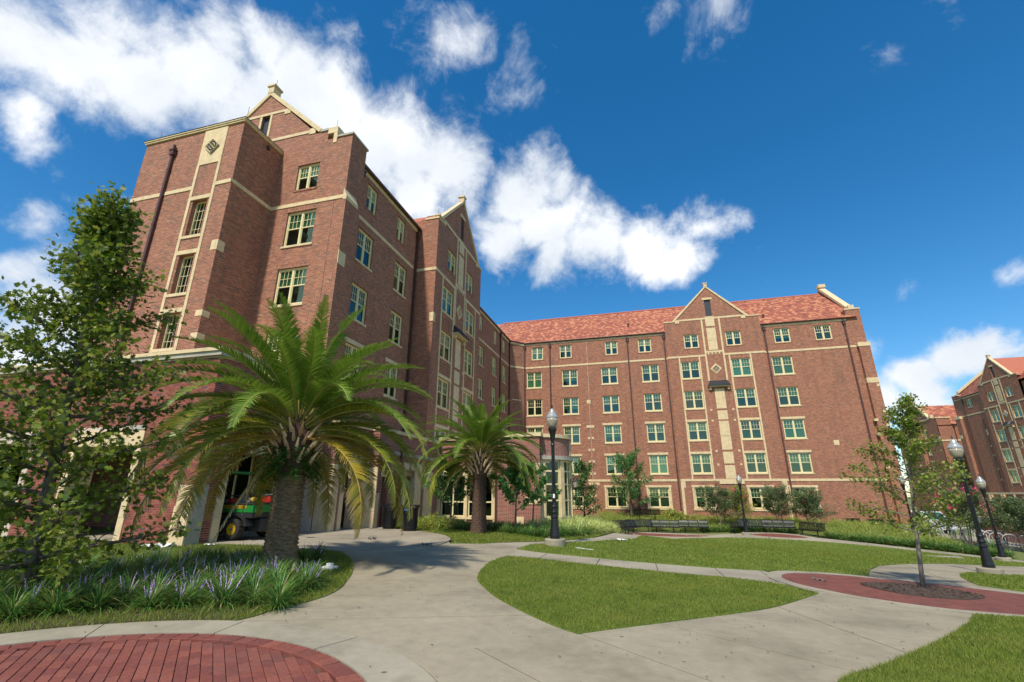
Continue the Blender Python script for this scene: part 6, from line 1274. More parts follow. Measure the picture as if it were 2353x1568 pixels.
def bicycle(loc, rz, label, m):
    t_ = empty('bicycle', loc, label, 'bicycle', 'bicycles parked at the hoop racks', rz)
    for x in (-.52, .52):
        mb = MB(); mb.tube([(x+.32*math.cos(a), 0, .33+.32*math.sin(a)) for a in np.linspace(0, 2*math.pi, 21)], .022, 5, caps=False); w = build(mb, 'wheel', 'rubber', t_, world=False); mb = MB()
        for k in range(8): a = math.pi*k/8; mb.tube([(x-.31*math.cos(a), 0, .33-.31*math.sin(a)), (x+.31*math.cos(a), 0, .33+.31*math.sin(a))], .003, 3)
        build(mb, 'spokes', 'galvanised', w, world=False)
    mb = MB(); bb = (-.1, 0, .3); st = (-.22, 0, .82); hd = (.36, 0, .78)
    for a, b in ((bb, st), (st, hd), (bb, (.39, 0, .68)), (bb, (-.52, 0, .33)), ((-.2, 0, .74), (-.52, 0, .33)), (hd, (.52, 0, .33))): mb.tube([a, b], .018, 6)
    build(mb, 'frame', m, t_, world=False)
    mb = MB(); mb.tube([hd, (.34, 0, .95)], .014, 6); mb.tube([(.36, -.27, .97), (.34, 0, .95), (.36, .27, .97)], .014, 6); build(mb, 'handlebar', 'steel', t_, world=False)
    mb = MB(); mb.box(-.37, -.12, -.06, .06, .84, .89); mb.tube([st, (-.23, 0, .86)], .013, 6); build(mb, 'saddle', 'black_plastic', t_, world=False); return t_
bk = [('blue_paint', 'blue framed'), ('steel', 'grey framed'), ('black_plastic', 'black framed'), ('red_plastic', 'red framed'), ('black_plastic', 'second black framed'), ('blue_paint', 'second blue framed'), ('galvanised', 'silver framed'), ('steel', 'second grey framed')]
for i, (m, nm) in enumerate(bk):
    k = (1.6, 3.4, 4.2, 5.7, 7.6, 9.2, 10.8, 12.3)[i]; p = fr+(to-fr)*(k/13)+Vector((.35, .7)); bicycle((p.x, p.y, hz(p.x, p.y)), 1.15+.2*math.sin(i*2.3), nm+' bicycle '+('left of the flowering shrub' if i < 3 else ('behind the tall lamp posts' if i < 6 else 'at the right edge of the frame'))+' leaning at a hoop rack', m)
# low white kerb wall before the racks
kw = [(19.0, 45.7), (21, 44.2), (23.6, 41.75), (26.5, 39.6)]; mb = MB()
for (a, b), (c_, d_) in zip(kw[:-1], kw[1:]):
    u = Vector((c_-a, d_-b, 0)).normalized(); n_ = Vector((-u.y, u.x, 0))*.12; z0, z1 = hz(a, b), hz(c_, d_)
    q = [Vector((a, b, 0))-n_, Vector((c_, d_, 0))-n_, Vector((c_, d_, 0))+n_, Vector((a, b, 0))+n_]; zz = [z0, z1, z1, z0]
    mb.add([p+Vector((0, 0, z-.3)) for p, z in zip(q, zz)]+[p+Vector((0, 0, z+.16)) for p, z in zip(q, zz)], [(4, 5, 6, 7), (0, 1, 5, 4), (1, 2, 6, 5), (2, 3, 7, 6), (3, 0, 4, 7)])
tag(build(mb, 'kerb_wall', 'curb_concrete'), 'low pale kerb wall in front of the bicycle racks', 'kerb')
vn = empty('parked_van', (25.2, 53.2, hz(25.2, 53.2)), 'white van parked nose on behind the bicycle racks', 'van', None, .35)
mb = MB(); mb.prism([(-.98, -.0, .35), (-.98, 0, 1.05), (-.98, .55, 1.15), (-.98, 1.15, 1.85), (-.98, 4.6, 1.9), (-.98, 4.7, .35)], (1.96, 0, 0)); build(mb, 'body', 'white_paint', vn, world=False, bevel=.06)
mb = MB(); mb.add([(-.85, .57, 1.2), (.85, .57, 1.2), (.78, 1.1, 1.8), (-.78, 1.1, 1.8)], [(0, 1, 2, 3)]); build(mb, 'windscreen', 'teal_glass', vn, world=False)
mb = MB(); mb.box(-.6, .6, -.02, .0, .6, .85); build(mb, 'radiator_grille', 'black_plastic', vn, world=False)
for s in (-1, 1):
    mb = MB(); mb.box(s*.78-.14, s*.78+.14, -.03, .0, .72, .95); build(mb, 'headlight', 'dome_glass', vn, world=False)
    mb = MB(); mb.box(s*.985-.004, s*.985+.004, 1.25, 4.3, 1.2, 1.75); build(mb, 'side_window', 'teal_glass', vn, world=False)
    for y in (.9, 3.9): mb = MB(); M = Matrix.Translation((s*.86, y, .34)) @ Matrix.Rotation(R(90), 4, 'Y'); mb.lathe([(.34, -.12), (.34, .12)], 24); mb.v = [tuple(M @ Vector(v)) for v in mb.v]; w = build(mb, 'wheel', 'rubber', vn, world=False); mb = MB(); mb.lathe([(.2, -.125), (.2, .125)], 16); mb.v = [tuple(M @ Vector(v)) for v in mb.v]; build(mb, 'rim', 'galvanised', w, world=False)

# ------------------------------------------------------------------ small things on the ground
def rag(name, x, y, L_, W_, label, cat, mat='litter_white', rz=0, H=.05):
    n = 9; V = []; F = []
    for i in range(n):
        for j in range(4):
            u = (i/(n-1)-.5)*L_; v = (j/3-.5)*W_*(1-.6*abs(i/(n-1)-.5)*2); xx = x+u*math.cos(rz)-v*math.sin(rz); yy = y+u*math.sin(rz)+v*math.cos(rz); V.append((xx, yy, hz(xx, yy)+.03+random.random()*H))
    for i in range(n-1):
        for j in range(3): F.append((i*4+j, i*4+j+1, i*4+5+j, i*4+4+j))
    o = link(name, fast_mesh(name, V, F), mat); s = o.modifiers.new('s', 'SOLIDIFY'); s.thickness = .006; return tag(o, label, cat)
rag('litter', -13.03, 10.75, .85, .22, 'crumpled white cloth lying by the wall corner at the left', 'litter', rz=.5, H=.12); rag('litter', -12.2, 11.6, .3, .15, 'small scrap of paper against the corner stone', 'litter', rz=.3)
rag('fallen_leaf', -8.82, 14.64, .26, .07, 'dry curled leaf on the middle of the patio', 'leaf', 'curtain', .6, .12); rag('fallen_leaf', -6.46, 13.76, .3, .07, 'dry twisted leaf near the patio edge', 'leaf', 'curtain', .3, .1); rag('fallen_leaf', 3.79, 14.04, .34, .05, 'dry leaf lying on the far brick circle', 'leaf', 'curtain', 2.4, .05)
rag('litter', -1.18, 20.32, .4, .2, 'white paper on the far lawn near the benches walk', 'litter', H=.05); rag('litter', -2.06, 15.72, .6, .06, 'white straw of paper on the lawn beside the lamp post', 'litter', rz=-.3, H=.02)
mb = MB(); x, y = -6.63, 9.42; z = hz(x, y); mb.box(x-.14, x+.14, y-.1, y+.1, z, z+.07); mb.box(x-.07, x+.06, y-.04, y+.05, z+.07, z+.13); tag(build(mb, 'sprinkler_box', 'litter_white', bevel=.012), 'small white plastic box in the grass right of the near palm', 'box')
mb = MB(); x, y = 15.2, 33.4; mb.box(x-.9, x+.9, y-.25, y+.25, hz(x, y)-.1, hz(x, y)+.05); tag(build(mb, 'manhole_slab', 'curb_concrete'), 'flat concrete cover let into the far lawn', 'cover')

# ------------------------------------------------------------------ planting
def norm(v): return v/np.maximum(np.linalg.norm(v, axis=-1, keepdims=True), 1e-9)
OAK = np.array([(0, 0, 0), (.10, .16, .01), (.34, .18, .03), (.17, .36, .02), (.44, .50, .05), (.17, .60, .03), (.26, .82, .03), (.07, .80, .01), (0, 1.0, -.03), (-.07, .80, .01), (-.26, .82, .03), (-.17, .60, .03), (-.44, .50, .05), (-.17, .36, .02), (-.34, .18, .03), (-.10, .16, .01)], float)
OAKF = [(0, 1, 15), (1, 2, 3), (1, 3, 15), (15, 3, 13), (15, 13, 14), (3, 4, 5), (3, 5, 13), (13, 5, 11), (13, 11, 12), (5, 6, 7), (5, 7, 11), (11, 7, 9), (11, 9, 10), (7, 8, 9)]
OVAL_L = np.array([(0, 0, 0), (.24, .35, .04), (.2, .7, .03), (0, 1, -.05), (-.2, .7, .03), (-.24, .35, .04)], float); OVF = [(0, 1, 5), (1, 2, 5), (5, 2, 4), (2, 3, 4)]
HEART = np.array([(0, 0, 0), (.3, -.05, .05), (.45, .25, .06), (.3, .65, .03), (0, 1, -.05), (-.3, .65, .03), (-.45, .25, .06), (-.3, -.05, .05)], float); HEF = [(0, 1, 2), (0, 2, 3), (0, 3, 4), (0, 4, 5), (0, 5, 6), (0, 6, 7)]
DIA = np.array([(0, 0, 0), (.3, .5, .05), (0, 1, 0), (-.3, .5, .05)], float); DIF = [(0, 1, 2), (0, 2, 3)]
def leaves_mesh(name, pos, dirs, size, leaf=DIA, faces=DIF, droop=.3):
    n = len(pos); y = norm(dirs+np.array([0, 0, -droop])*rng.random((n, 1))); r = rng.normal(size=(n, 3)); r[:, 2] += 1.2; x = norm(np.cross(y, r)); z = np.cross(x, y); M = np.stack([x, y, z], 2)
    V = pos[:, None, :]+np.einsum('nij,mj->nmi', M, leaf)*size[:, None, None]; m = len(leaf); F = np.array(faces); F = (F[None]+(np.arange(n)*m)[:, None, None]).reshape(-1, 3); return fast_mesh(name, V.reshape(-1, 3), F), M
def branchy(mb, base, top, r0, n_br, spread, start=.3, up_=.45, seed=1, sub=3, curve=.15, lower=1.0, shape=None, fork=False, twigr=.006):
    """trunk and limbs; returns twig points with outward directions"""
    rd = random.Random(seed); base = Vector(base); top = Vector(top); Hh = (top-base).length; pts = []
    off_ = Vector((rd.uniform(-1, 1), rd.uniform(-1, 1), 0))*curve*.3
    tr = [base.lerp(top, k/8)+off_*math.sin(math.pi*k/8) for k in range(9)]
    mb.tube(tr, [r0*(1-.86*(k/8)**.9) for k in range(9)], 9); tw = []
    for i in range(n_br):
        f = start+(1-start)*(i+rd.random()*.5)/n_br; a = i*2.4+rd.uniform(-.4, .4); k = f*8; p0 = tr[int(min(k, 7))].lerp(tr[int(min(k, 7))+1], k-int(min(k, 7)))
        sp_ = spread*(shape(f) if shape else (1-.75*(f-start)/(1-start)))*rd.uniform(.75, 1.15); el = up_+.5*(f-start)+rd.uniform(-.15, .15)
        d = Vector((math.cos(a)*math.cos(el), math.sin(a)*math.cos(el), math.sin(el))); L_ = sp_/max(.4, math.cos(el)); seg = [p0]
        for s in range(5): d = (d+Vector((rd.uniform(-.14, .14), rd.uniform(-.14, .14), rd.uniform(-.1, .08)))).normalized(); seg.append(seg[-1]+d*L_/5)
        rb = r0*.42*(1-f*.75)+.004; mb.tube(seg, [rb*(1-.8*s/5) for s in range(6)], 6)
        for s in range(1, 6):
            for q in range(sub):
                dd = (d+Vector((rd.uniform(-1, 1), rd.uniform(-1, 1), rd.uniform(-.5, .6)))*.9).normalized(); tl = L_*.30*rd.uniform(.5, 1.1)*(1-.1*s); e = seg[s]+dd*tl; mb.tube([seg[s], seg[s].lerp(e, .5)+Vector((0, 0, .02)), e], [twigr*1.3, twigr, twigr*.4], 4, caps=False); tw.append((seg[s], e, dd))
    tw.append((tr[7], tr[8], (top-base).normalized())); tw.append((tr[6], tr[7], (top-base).normalized())); return tw
def leaf_cloud(tw, per, jit, seed=0):
    A_ = np.array([t[0][:] for t in tw]); B_ = np.array([t[1][:] for t in tw]); D = np.array([t[2][:] for t in tw]); n = len(tw)*per; idx = np.repeat(np.arange(len(tw)), per); f = rng.random(n)**.7
    P_ = A_[idx]*(1-f[:, None])+B_[idx]*f[:, None]+rng.normal(size=(n, 3))*jit; d = norm(D[idx]*.6+rng.normal(size=(n, 3))*.8); return P_, d
def tree(name, label, cat, base, top, r0, n_br, spread, leafm, size, per, jit, group=None, bark_='bark', leaf=DIA, faces=DIF, seed=1, stems=1, bloom=0, **k):
    t_ = empty(name, base, label, cat, group); tws = []
    for s in range(stems):
        mb = MB(); b = Vector(base)+(Vector((math.cos(s*2.1), math.sin(s*2.1), 0))*.08 if stems > 1 else Vector()); tp = Vector(top)+(Vector((math.cos(s*2.1+.3), math.sin(s*2.1+.3), 0))*spread*.45 if stems > 1 else Vector()); b.z -= .1
        tws += branchy(mb, b, tp, r0, n_br, spread, seed=seed*7+s, **k); build(mb, 'trunk', bark_, t_, smooth=True)
    P_, d = leaf_cloud(tws, per, jit); n = len(P_); me, _ = leaves_mesh('crown', P_, d, size*rng.uniform(.6, 1.25, n), leaf, faces); me.transform(Matrix.Translation(-Vector(base))); tag(link('crown', me, leafm, t_), kind='stuff')
    if bloom:
        top_ = sorted(tws, key=lambda q: -q[1].z-q[1].xy.length*0)[:int(len(tws)*.6)]; rd = random.Random(seed); cs = [rd.choice(top_) for _ in range(bloom)]; pp = np.concatenate([np.array(c[1][:])+rng.normal(size=(34, 3))*.08 for c in cs]); me, _ = leaves_mesh('blossom', pp, rng.normal(size=(len(pp), 3)), np.full(len(pp), .10)); me.transform(Matrix.Translation(-Vector(base))); tag(link('blossom', me, 'pink', t_), kind='stuff')
    return t_
# --- palms
def frond(par, base, az, el0, L, droop, mat, tipdry=False, width=.42, twist=0, nl=64, ragged=0):
    rd = random.Random(int(az*1000)+int(el0*100)); n = 15; p = Vector(base); pts = [p.copy()]; dirs = []
    for i in range(n-1):
        s = i/(n-1); el = el0-droop*(s**1.35); a = az+twist*s; d = Vector((math.cos(a)*math.cos(el), math.sin(a)*math.cos(el), math.sin(el))); dirs.append(d); p = p+d*L/(n-1); pts.append(p.copy())
    dirs.append(dirs[-1]); mb = MB(); mb.tube(pts, [.026*(1-.88*i/(n-1))+.002 for i in range(n)], 5, mi=1); uvs = [.0]*len(mb.v)
    V = list(mb.v); F = list(mb.f); MI = list(mb.mi); UV = [(0, 0)]*len(V)
    side0 = Vector((-math.sin(az), math.cos(az), 0))
    for i in range(nl):
        s = .13+.87*i/(nl-1); k = s*(n-1); a = int(min(k, n-2)); q = pts[a].lerp(pts[a+1], k-a); d = dirs[a]; sd2 = (side0-d*side0.dot(d)).normalized(); nn = sd2.cross(d).normalized(); nn = nn if nn.z > 0 or abs(d.z) > .85 else -nn
        ll = width*(.30+.95*math.sin(math.pi*min(1, s*.93+.07))**.8)*(1 if s < .9 else .8)*rd.uniform(.88, 1.08)
        for sg in (-1, 1):
            if ragged and rd.random() < ragged: continue
            dr = (d*(.55+.5*s)+sd2*sg*1.0+nn*(.38+rd.uniform(-.1, .16))).normalized(); tip = q+dr*ll+Vector((0, 0, -ll*.16*rd.uniform(.4, 1.5))); mid = q+dr*ll*.5; wv = d*.0125*(1+.4*math.sin(math.pi*s)); wv2 = wv*.95
            o = len(V); V += [tuple(q-wv), tuple(q+wv), tuple(mid+wv2), tuple(mid-wv2), tuple(tip)]; UV += [(s, 0), (s, 0), (s, .5), (s, .5), (s, 1)]
            F += [(o, o+1, o+2, o+3), (o+3, o+2, o+4)]; MI += [0, 0]
    me = bpy.data.meshes.new('frond'); me.from_pydata(V, [], F); me.update(); ul = me.uv_layers.new(name='UVMap'); vi = np.empty(len(me.loops), np.int32); me.loops.foreach_get('vertex_index', vi); ul.data.foreach_set('uv', np.array(UV, np.float32)[vi].ravel()); me.polygons.foreach_set('material_index', MI)
    me.transform(Matrix.Translation(-wpos(par))); return link('frond', me, [mat, 'rachis_old' if mat == 'frond_old' else 'rachis'], par)
def palm_trunk(par, base, H, r0, r1, mat, scars=26, amp=.06, lean=(0, 0)):
    nz_, nt = int(H/.022), 96; V = []
    for i in range(nz_+1):
        z = H*i/nz_; f = i/nz_; r = r0*(1-f)+r1*f+(.09*math.exp(-z/.18))
        for j in range(nt):
            th = 2*math.pi*j/nt; u = th/(2*math.pi)*scars/2; row = z/.085+(.5 if int(math.floor(u)) % 2 else 0); t_ = (z/.085+math.sin(2*math.pi*(u+.0))*.32+.12*math.sin(th*5+z*7)) % 1; e = amp*(t_**2.2)*(.55+.45*math.cos(2*math.pi*((u*2) % 1)))*(.8+.4*math.sin(z*37+th*11))
            V.append((base[0]+lean[0]*f+(r+e)*math.cos(th), base[1]+lean[1]*f+(r+e)*math.sin(th), base[2]-.15+z))
    I, J = np.meshgrid(np.arange(nz_), np.arange(nt)); I = I.ravel(); J = J.ravel(); F = np.stack([I*nt+J, I*nt+(J+1) % nt, (I+1)*nt+(J+1) % nt, (I+1)*nt+J], 1)
    me = fast_mesh('trunk', np.array(V), F); me.transform(Matrix.Translation(-wpos(par))); return link('trunk', me, mat, par)
def palm(base, label, Ht, r0, r1, L, nf, top_z, seed, mats, barkm, ferns=0, widthf=.36):
    t_ = empty('date_palm', base, label, 'palm tree', 'date palms by the arcade'); palm_trunk(t_, base, Ht, r0, r1, barkm); rd = random.Random(seed); cz = base[2]+Ht+.72
    mb = MB(); mb.lathe([(r1*.9, Ht-.2), (r1*1.3, Ht+.05), (r1*1.45, Ht+.4), (r1*1.2, Ht+.75), (r1*.5, Ht+1.1), (.02, Ht+1.25)], 22, base); build(mb, 'crown_shaft', 'bark_palm_dark', t_)
    mb = MB()                                                             # cut frond bases round the head
    for i in range(46):
        a = i*2.399; z = base[2]+Ht+.05+.75*i/46; r = r1*(1.3-.3*i/46); p = Vector((base[0]+r*math.cos(a), base[1]+r*math.sin(a), z)); d = Vector((math.cos(a), math.sin(a), .9)); mb.tube([p, p+d*.12, p+d*.26+Vector((0, 0, .05))], [.05, .038, .015], 5)
    build(mb, 'frond_stubs', 'dry', t_)
    for i in range(nf):
        f = (i+.5)/nf; az = i*2.39996+rd.uniform(-.2, .2); el = R(83)-R(89)*f**.66+rd.uniform(-.09, .09); LL = L*(.82+.18*min(1, f*2))*rd.uniform(.93, 1.06); dr = R(36)+R(62)*min(1, f*2.1)+rd.uniform(-.12, .15)
        toc = abs((az-math.atan2(-base[1], -base[0])+math.pi) % (2*math.pi)-math.pi)
        if (f > .5 and toc < .62) or (f > .3 and toc < .22): continue
        if el < -.1: dr = R(62)
        m = mats[0] if f < .55 else (mats[1] if f < .82 else mats[2]); rr0 = r1*.5+.12*f
        frond(t_, (base[0]+rr0*math.cos(az), base[1]+rr0*math.sin(az), cz+.5-.62*f), az, el, LL, dr, m, width=widthf*(1 if f > .12 else .8), twist=rd.uniform(-.25, .25), nl=int(84 if widthf > .34 else 70), ragged=.02 if f < .7 else .12)
    for i in range(5):                                                    # dried fronds hanging down
        az = [2.75, 2.2, .9, 3.9, 1.5][i]+rd.uniform(-.2, .2); frond(t_, (base[0]+r1*math.cos(az), base[1]+r1*math.sin(az), cz-.25), az, R(-18), L*.66, R(66), 'dry', width=.14, nl=40, ragged=.3)
    if ferns:
        V = []; P_ = []; D = []
        for i in range(ferns):
            a = rd.uniform(0, 6.28); r = r1*rd.uniform(1.0, 1.5); z = base[2]+Ht+rd.uniform(-.15, .5); d = Vector((math.cos(a), math.sin(a), rd.uniform(-.3, .6))).normalized(); p = Vector((base[0]+r*math.cos(a), base[1]+r*math.sin(a), z)); L_ = rd.uniform(.25, .5)
            for s in range(11):
                d = (d+Vector((0, 0, -.13))).normalized(); p = p+d*L_/11; sd_ = d.cross(Vector((0, 0, 1))).normalized()
                for g in (-1, 1): P_.append(p[:]); D.append((sd_*g+d*.25)[:])
        me, _ = leaves_mesh('fern', np.array(P_), np.array(D), rng.uniform(.06, .1, len(P_)), DIA*np.array([.55, 1, 1]), DIF, .15); fe = link('fern', me, 'fern'); tag(fe, 'green ferns growing out of the head of the near palm trunk', 'fern', kind='stuff')
    return t_
P1 = (-7.61, 9.03, hz(-7.61, 9.03)); palm(P1, 'large near date palm with thick scarred trunk and yellowing lower fronds', 2.05, .325, .275, 3.4, 96, 6.1, 5, ('frond_green', 'frond_mid', 'frond_old'), 'bark_palm', ferns=170)
P2_ = (-6.66, 18.91, hz(-6.66, 18.91)); palm(P2_, 'smaller darker date palm in front of the round bay', 2.2, .30, .24, 2.85, 80, 6, 11, ('frond_green', 'frond_green', 'frond_mid'), 'bark_palm_dark', widthf=.33)
# the dead frond leaning down to the grass left of the near palm
dead = empty('dead_frond', (-8.3, 8.35, .3), 'long dead brown palm frond hanging from the near palm down to the grass', 'palm frond')
frond(dead, (-7.93, 8.72, 2.35), R(222), R(-60), 2.2, R(14), 'dry', width=.1, nl=56, ragged=.2)
# --- the oak at the left edge
ob = (-8.75, 5.35, hz(-8.75, 5.35)); oak = empty('oak_tree', ob, 'leafy green oak with lobed leaves filling the left edge of the frame', 'tree'); mb = MB()
tw = branchy(mb, (ob[0], ob[1], ob[2]-.1), (-8.85, 5.0, 6.35), .10, 62, 1.42, start=.06, up_=.22, seed=21, sub=5, curve=.3, shape=lambda f: (1.0 if f < .42 else (max(.2, 1.0-1.7*(f-.42)))))
build(mb, 'trunk', 'bark', oak, smooth=True); P_, d = leaf_cloud(tw, 9, .12); n = len(P_); sz = .11*rng.uniform(.6, 1.2, n)
me, M = leaves_mesh('crown', P_, d, sz, OAK, OAKF); dist = np.linalg.norm(P_-np.array([0, 0, 1.6]), axis=1); inv = np.array([0 < project(p)[0] < 1024 and 0 < project(p)[1] < 682 for p in P_]); order = np.argsort(np.where(inv, dist/sz, 1e9)); near = order[:300]; keep = np.ones(n, bool); keep[near] = False
m_ = len(OAK); Vk = np.empty(len(me.vertices)*3, np.float32); me.vertices.foreach_get('co', Vk); Vk = Vk.reshape(n, m_, 3)[keep].reshape(-1, 3); nk = keep.sum(); Fk = (np.array(OAKF)[None]+(np.arange(nk)*m_)[:, None, None]).reshape(-1, 3); mk_ = fast_mesh('crown', Vk, Fk); mk_.transform(Matrix.Translation(-Vector(ob))); tag(link('crown', mk_, 'leaf_oak', oak), kind='stuff'); bpy.data.meshes.remove(me)
t = NT('leaf_single'); oi = t.n('ShaderNodeObjectInfo'); c = t.ramp(oi.outputs['Random'], [(0, (.07, .125, .012)), (.4, (.13, .20, .02)), (.75, (.21, .27, .03)), (1, (.33, .35, .06))]); p_ = t.n('ShaderNodeBsdfPrincipled', {'Base Color': c, 'Roughness': .4}); tl = t.n('ShaderNodeBsdfTranslucent', {'Color': c}); ms = t.n('ShaderNodeMixShader', {0: .35, 1: p_.outputs[0], 2: tl.outputs[0]}); t.t.links.new(ms.outputs[0], t.out.inputs['Surface'])
lm = fast_mesh('leaf', OAK, np.array(OAKF)); lm.materials.append(MATS['leaf_single'])
for i in near:
    o = bpy.data.objects.new('leaf', lm); C.objects.link(o); o.parent = oak; mx = Matrix([list(r_) for r_ in M[i]]).to_4x4(); mx.translation = Vector(P_[i])-Vector(ob); o.matrix_local = mx @ Matrix.Scale(float(sz[i]), 4)
# --- young oak in the far brick circle
yb = (6.54, 15.61, hz(6.54, 15.61)); tree('young_tree', 'slender young oak with thin grey trunk in the mulched brick circle', 'tree', yb, (7.0, 15.4, 4.05), .058, 30, 1.3, 'leaf_oak_young', .08, 11, .08, bark_='bark_pale', leaf=OAK, faces=OAKF, seed=5, start=.27, up_=.3, sub=4, shape=lambda f: .95 if f < .5 else max(.2, .95-1.8*(f-.5)), curve=.2, twigr=.004)
# --- small trees by the bay
tree('redbud_tree', 'small redbud with heart shaped leaves beside the second palm', 'tree', (-5.3, 19.5, hz(-5.3, 19.5)), (-5.2, 19.5, 2.6), .055, 11, 1.25, 'leaf_redbud', .13, 9, .06, leaf=HEART, faces=HEF, seed=3, start=.35, up_=.5, sub=3)
tree('redbud_tree', 'small redbud almost hidden left of the second palm trunk', 'tree', (-8.5, 20.3, hz(-8.5, 20.3)), (-8.5, 20.4, 2.9), .055, 12, 1.3, 'leaf_redbud', .13, 9, .06, leaf=HEART, faces=HEF, seed=8, start=.35, up_=.5)
tree('redbud_tree', 'pale stemmed small tree against the brick block', 'tree', (-5.35, 22.6, hz(-5.35, 22.6)), (-5.2, 22.6, 2.7), .05, 10, 1.1, 'leaf_redbud', .12, 8, .06, bark_='bark_pale', leaf=HEART, faces=HEF, seed=12, start=.4, up_=.5)
tree('small_tree', 'green tree standing behind the round bay', 'tree', (-4.2, 32.5, hz(-4.2, 32.5)), (-4.1, 32.6, 3.4), .07, 16, 1.35, 'leaf_dark', .13, 14, .1, seed=14, start=.2, up_=.4)
tree('small_tree', 'small upright tree between the benches and the brick wall', 'tree', (-1.79, 48.6, hz(-1.79, 48.6)), (-1.7, 48.6, 4.75), .09, 22, 2.0, 'leaf_redbud', .17, 18, .14, seed=17, start=.24, up_=.45, shape=lambda f: 1-.7*max(0, f-.4))
def crape(x, y, label, Hh, sp, bl, sd, leafm='leaf_crape', per=15): z = hz(x, y); return tree('crape_myrtle', label, 'shrub', (x, y, z), (x, y, z+Hh), .05, 12, sp, leafm, .10, per, .1, 'crape myrtles', 'bark_crape', seed=sd, stems=3, bloom=bl, start=.3, up_=.5, sub=4, twigr=.007)
crape(5.75, 46.0, 'crape myrtle with pale multiple stems left of the distant lamp post', 2.9, 1.75, 4, 31); crape(7.5, 47.5, 'crape myrtle directly behind the distant lamp post', 3.0, 1.1, 6, 33, 'leaf_yellow', 9)
crape(10.5, 47.0, 'crape myrtle with pink tips between the two right benches', 2.9, 1.45, 4, 35); crape(12.8, 46.6, 'crape myrtle at the right end of the bench planting', 2.6, 1.5, 4, 37)
crape(21.1, 42.2, 'magenta flowering crape myrtle in front of the bicycle racks', 3.3, 1.6, 34, 39, per=17); crape(23.4, 41.0, 'dull green crape myrtle at the right edge before the brick wall', 3.0, 1.5, 3, 41, per=17); crape(25.6, 44.4, 'crape myrtle cut by the right edge of the frame', 2.9, 1.4, 4, 43)
# --- shrubs and beds
def bush_mass(name, pts, hgt, rad, leafm, n_leaf, size, label, cat='shrubs', leaf=DIA, faces=DIF, up_=.3):
    P_ = []; 
    for (x, y) in pts:
        k = rng.normal(size=(n_leaf, 3)); k = norm(k)*rng.random((n_leaf, 1))**.35; hh = hgt*rng.uniform(.7, 1.15); P_.append(np.stack([x+k[:, 0]*rad, y+k[:, 1]*rad, hz(x, y)+np.abs(k[:, 2])*hh+rng.uniform(-.05, .05, n_leaf)], 1))
    P_ = np.concatenate(P_); d = rng.normal(size=P_.shape); d[:, 2] = np.abs(d[:, 2])+up_; me, _ = leaves_mesh(name, P_, d, size*rng.uniform(.6, 1.3, len(P_)), leaf, faces, 0); return tag(link(name, me, leafm), label, cat, kind='stuff')
STR = DIA*np.array([.16, 1, 1])
def rnd_poly(poly, n):
    xs = [p[0] for p in poly]; ys = [p[1] for p in poly]; out = []
    while len(out) < n:
        x = rng.uniform(min(xs), max(xs), 400); y = rng.uniform(min(ys), max(ys), 400); k = in_poly(x, y, poly); out += list(zip(x[k], y[k]))
    return out[:n]
bankP = [(-2.9, 41.5), (-1.2, 44.3), (1.5, 45.0), (4.5, 45), (7, 44.8), (9, 45.2), (11.5, 44.3), (12.3, 42.6), (15.5, 40.8), (19.2, 38.6), (20.5, 40), (18.8, 44.8), (21.9, 47.2), (22, 51.4), (-5, 51.4)]
sheet('planting_bank', bankP, .02, 'bed_ground', kind='structure', step=1.5)
bush_mass('groundcover', rnd_poly(bankP, 700), .5, .45, 'leaf_bed', 120, .19, 'yellow green groundcover on the bank behind the benches', 'ground cover', STR, DIF, 1.2)
bush_mass('shrub', [(2.0, 48.9), (2.5, 48.6), (1.6, 48.5)], 1.35, .6, 'leaf_yellow', 420, .16, 'bright yellow green shrub below the middle ground floor window', 'shrub')
bush_mass('shrub', [(.6, 49.2), (1.1, 49.3), (.2, 48.7)], 1.15, .55, 'leaf_bed', 300, .2, 'spiky light green shrub left of the bright yellow one', 'shrub', STR, DIF, 1.2)
bush_mass('shrub', [(3.3, 48.9), (3.8, 48.8)], .8, .3, 'leaf_red', 70, .14, 'small shrub with red leaves beside the wall', 'shrub')
def tuft_mesh(n, Hh, sp, w, name='leaves', seed=0):
    r_ = np.random.default_rng(seed); a = r_.uniform(0, 6.283, n); el = r_.uniform(.35, 1.45, n); L_ = Hh*r_.uniform(.6, 1.15, n); base = np.stack([.05*np.cos(a)*r_.random(n), .05*np.sin(a)*r_.random(n), np.zeros(n)], 1)
    V = []; F = []; pr = base; side = np.stack([-np.sin(a), np.cos(a), np.zeros(n)], 1); rows = [base]
    for s in range(3):
        e = el-[.0, .45, 1.0][s]*sp; d = np.stack([np.cos(a)*np.cos(e), np.sin(a)*np.cos(e), np.sin(e)], 1); pr = pr+d*(L_/3)[:, None]; rows.append(pr)
    ws = [w, w*1.05, w*.75, w*.08]; VV = np.stack([np.stack([rows[i]-side*ws[i], rows[i]+side*ws[i]], 1) for i in range(4)], 1).reshape(n, 8, 3); F = np.array([(0, 1, 3, 2), (2, 3, 5, 4), (4, 5, 7, 6)]); F = (F[None]+(np.arange(n)*8)[:, None, None]).reshape(-1, 4); return fast_mesh(name, VV.reshape(-1, 3), F)
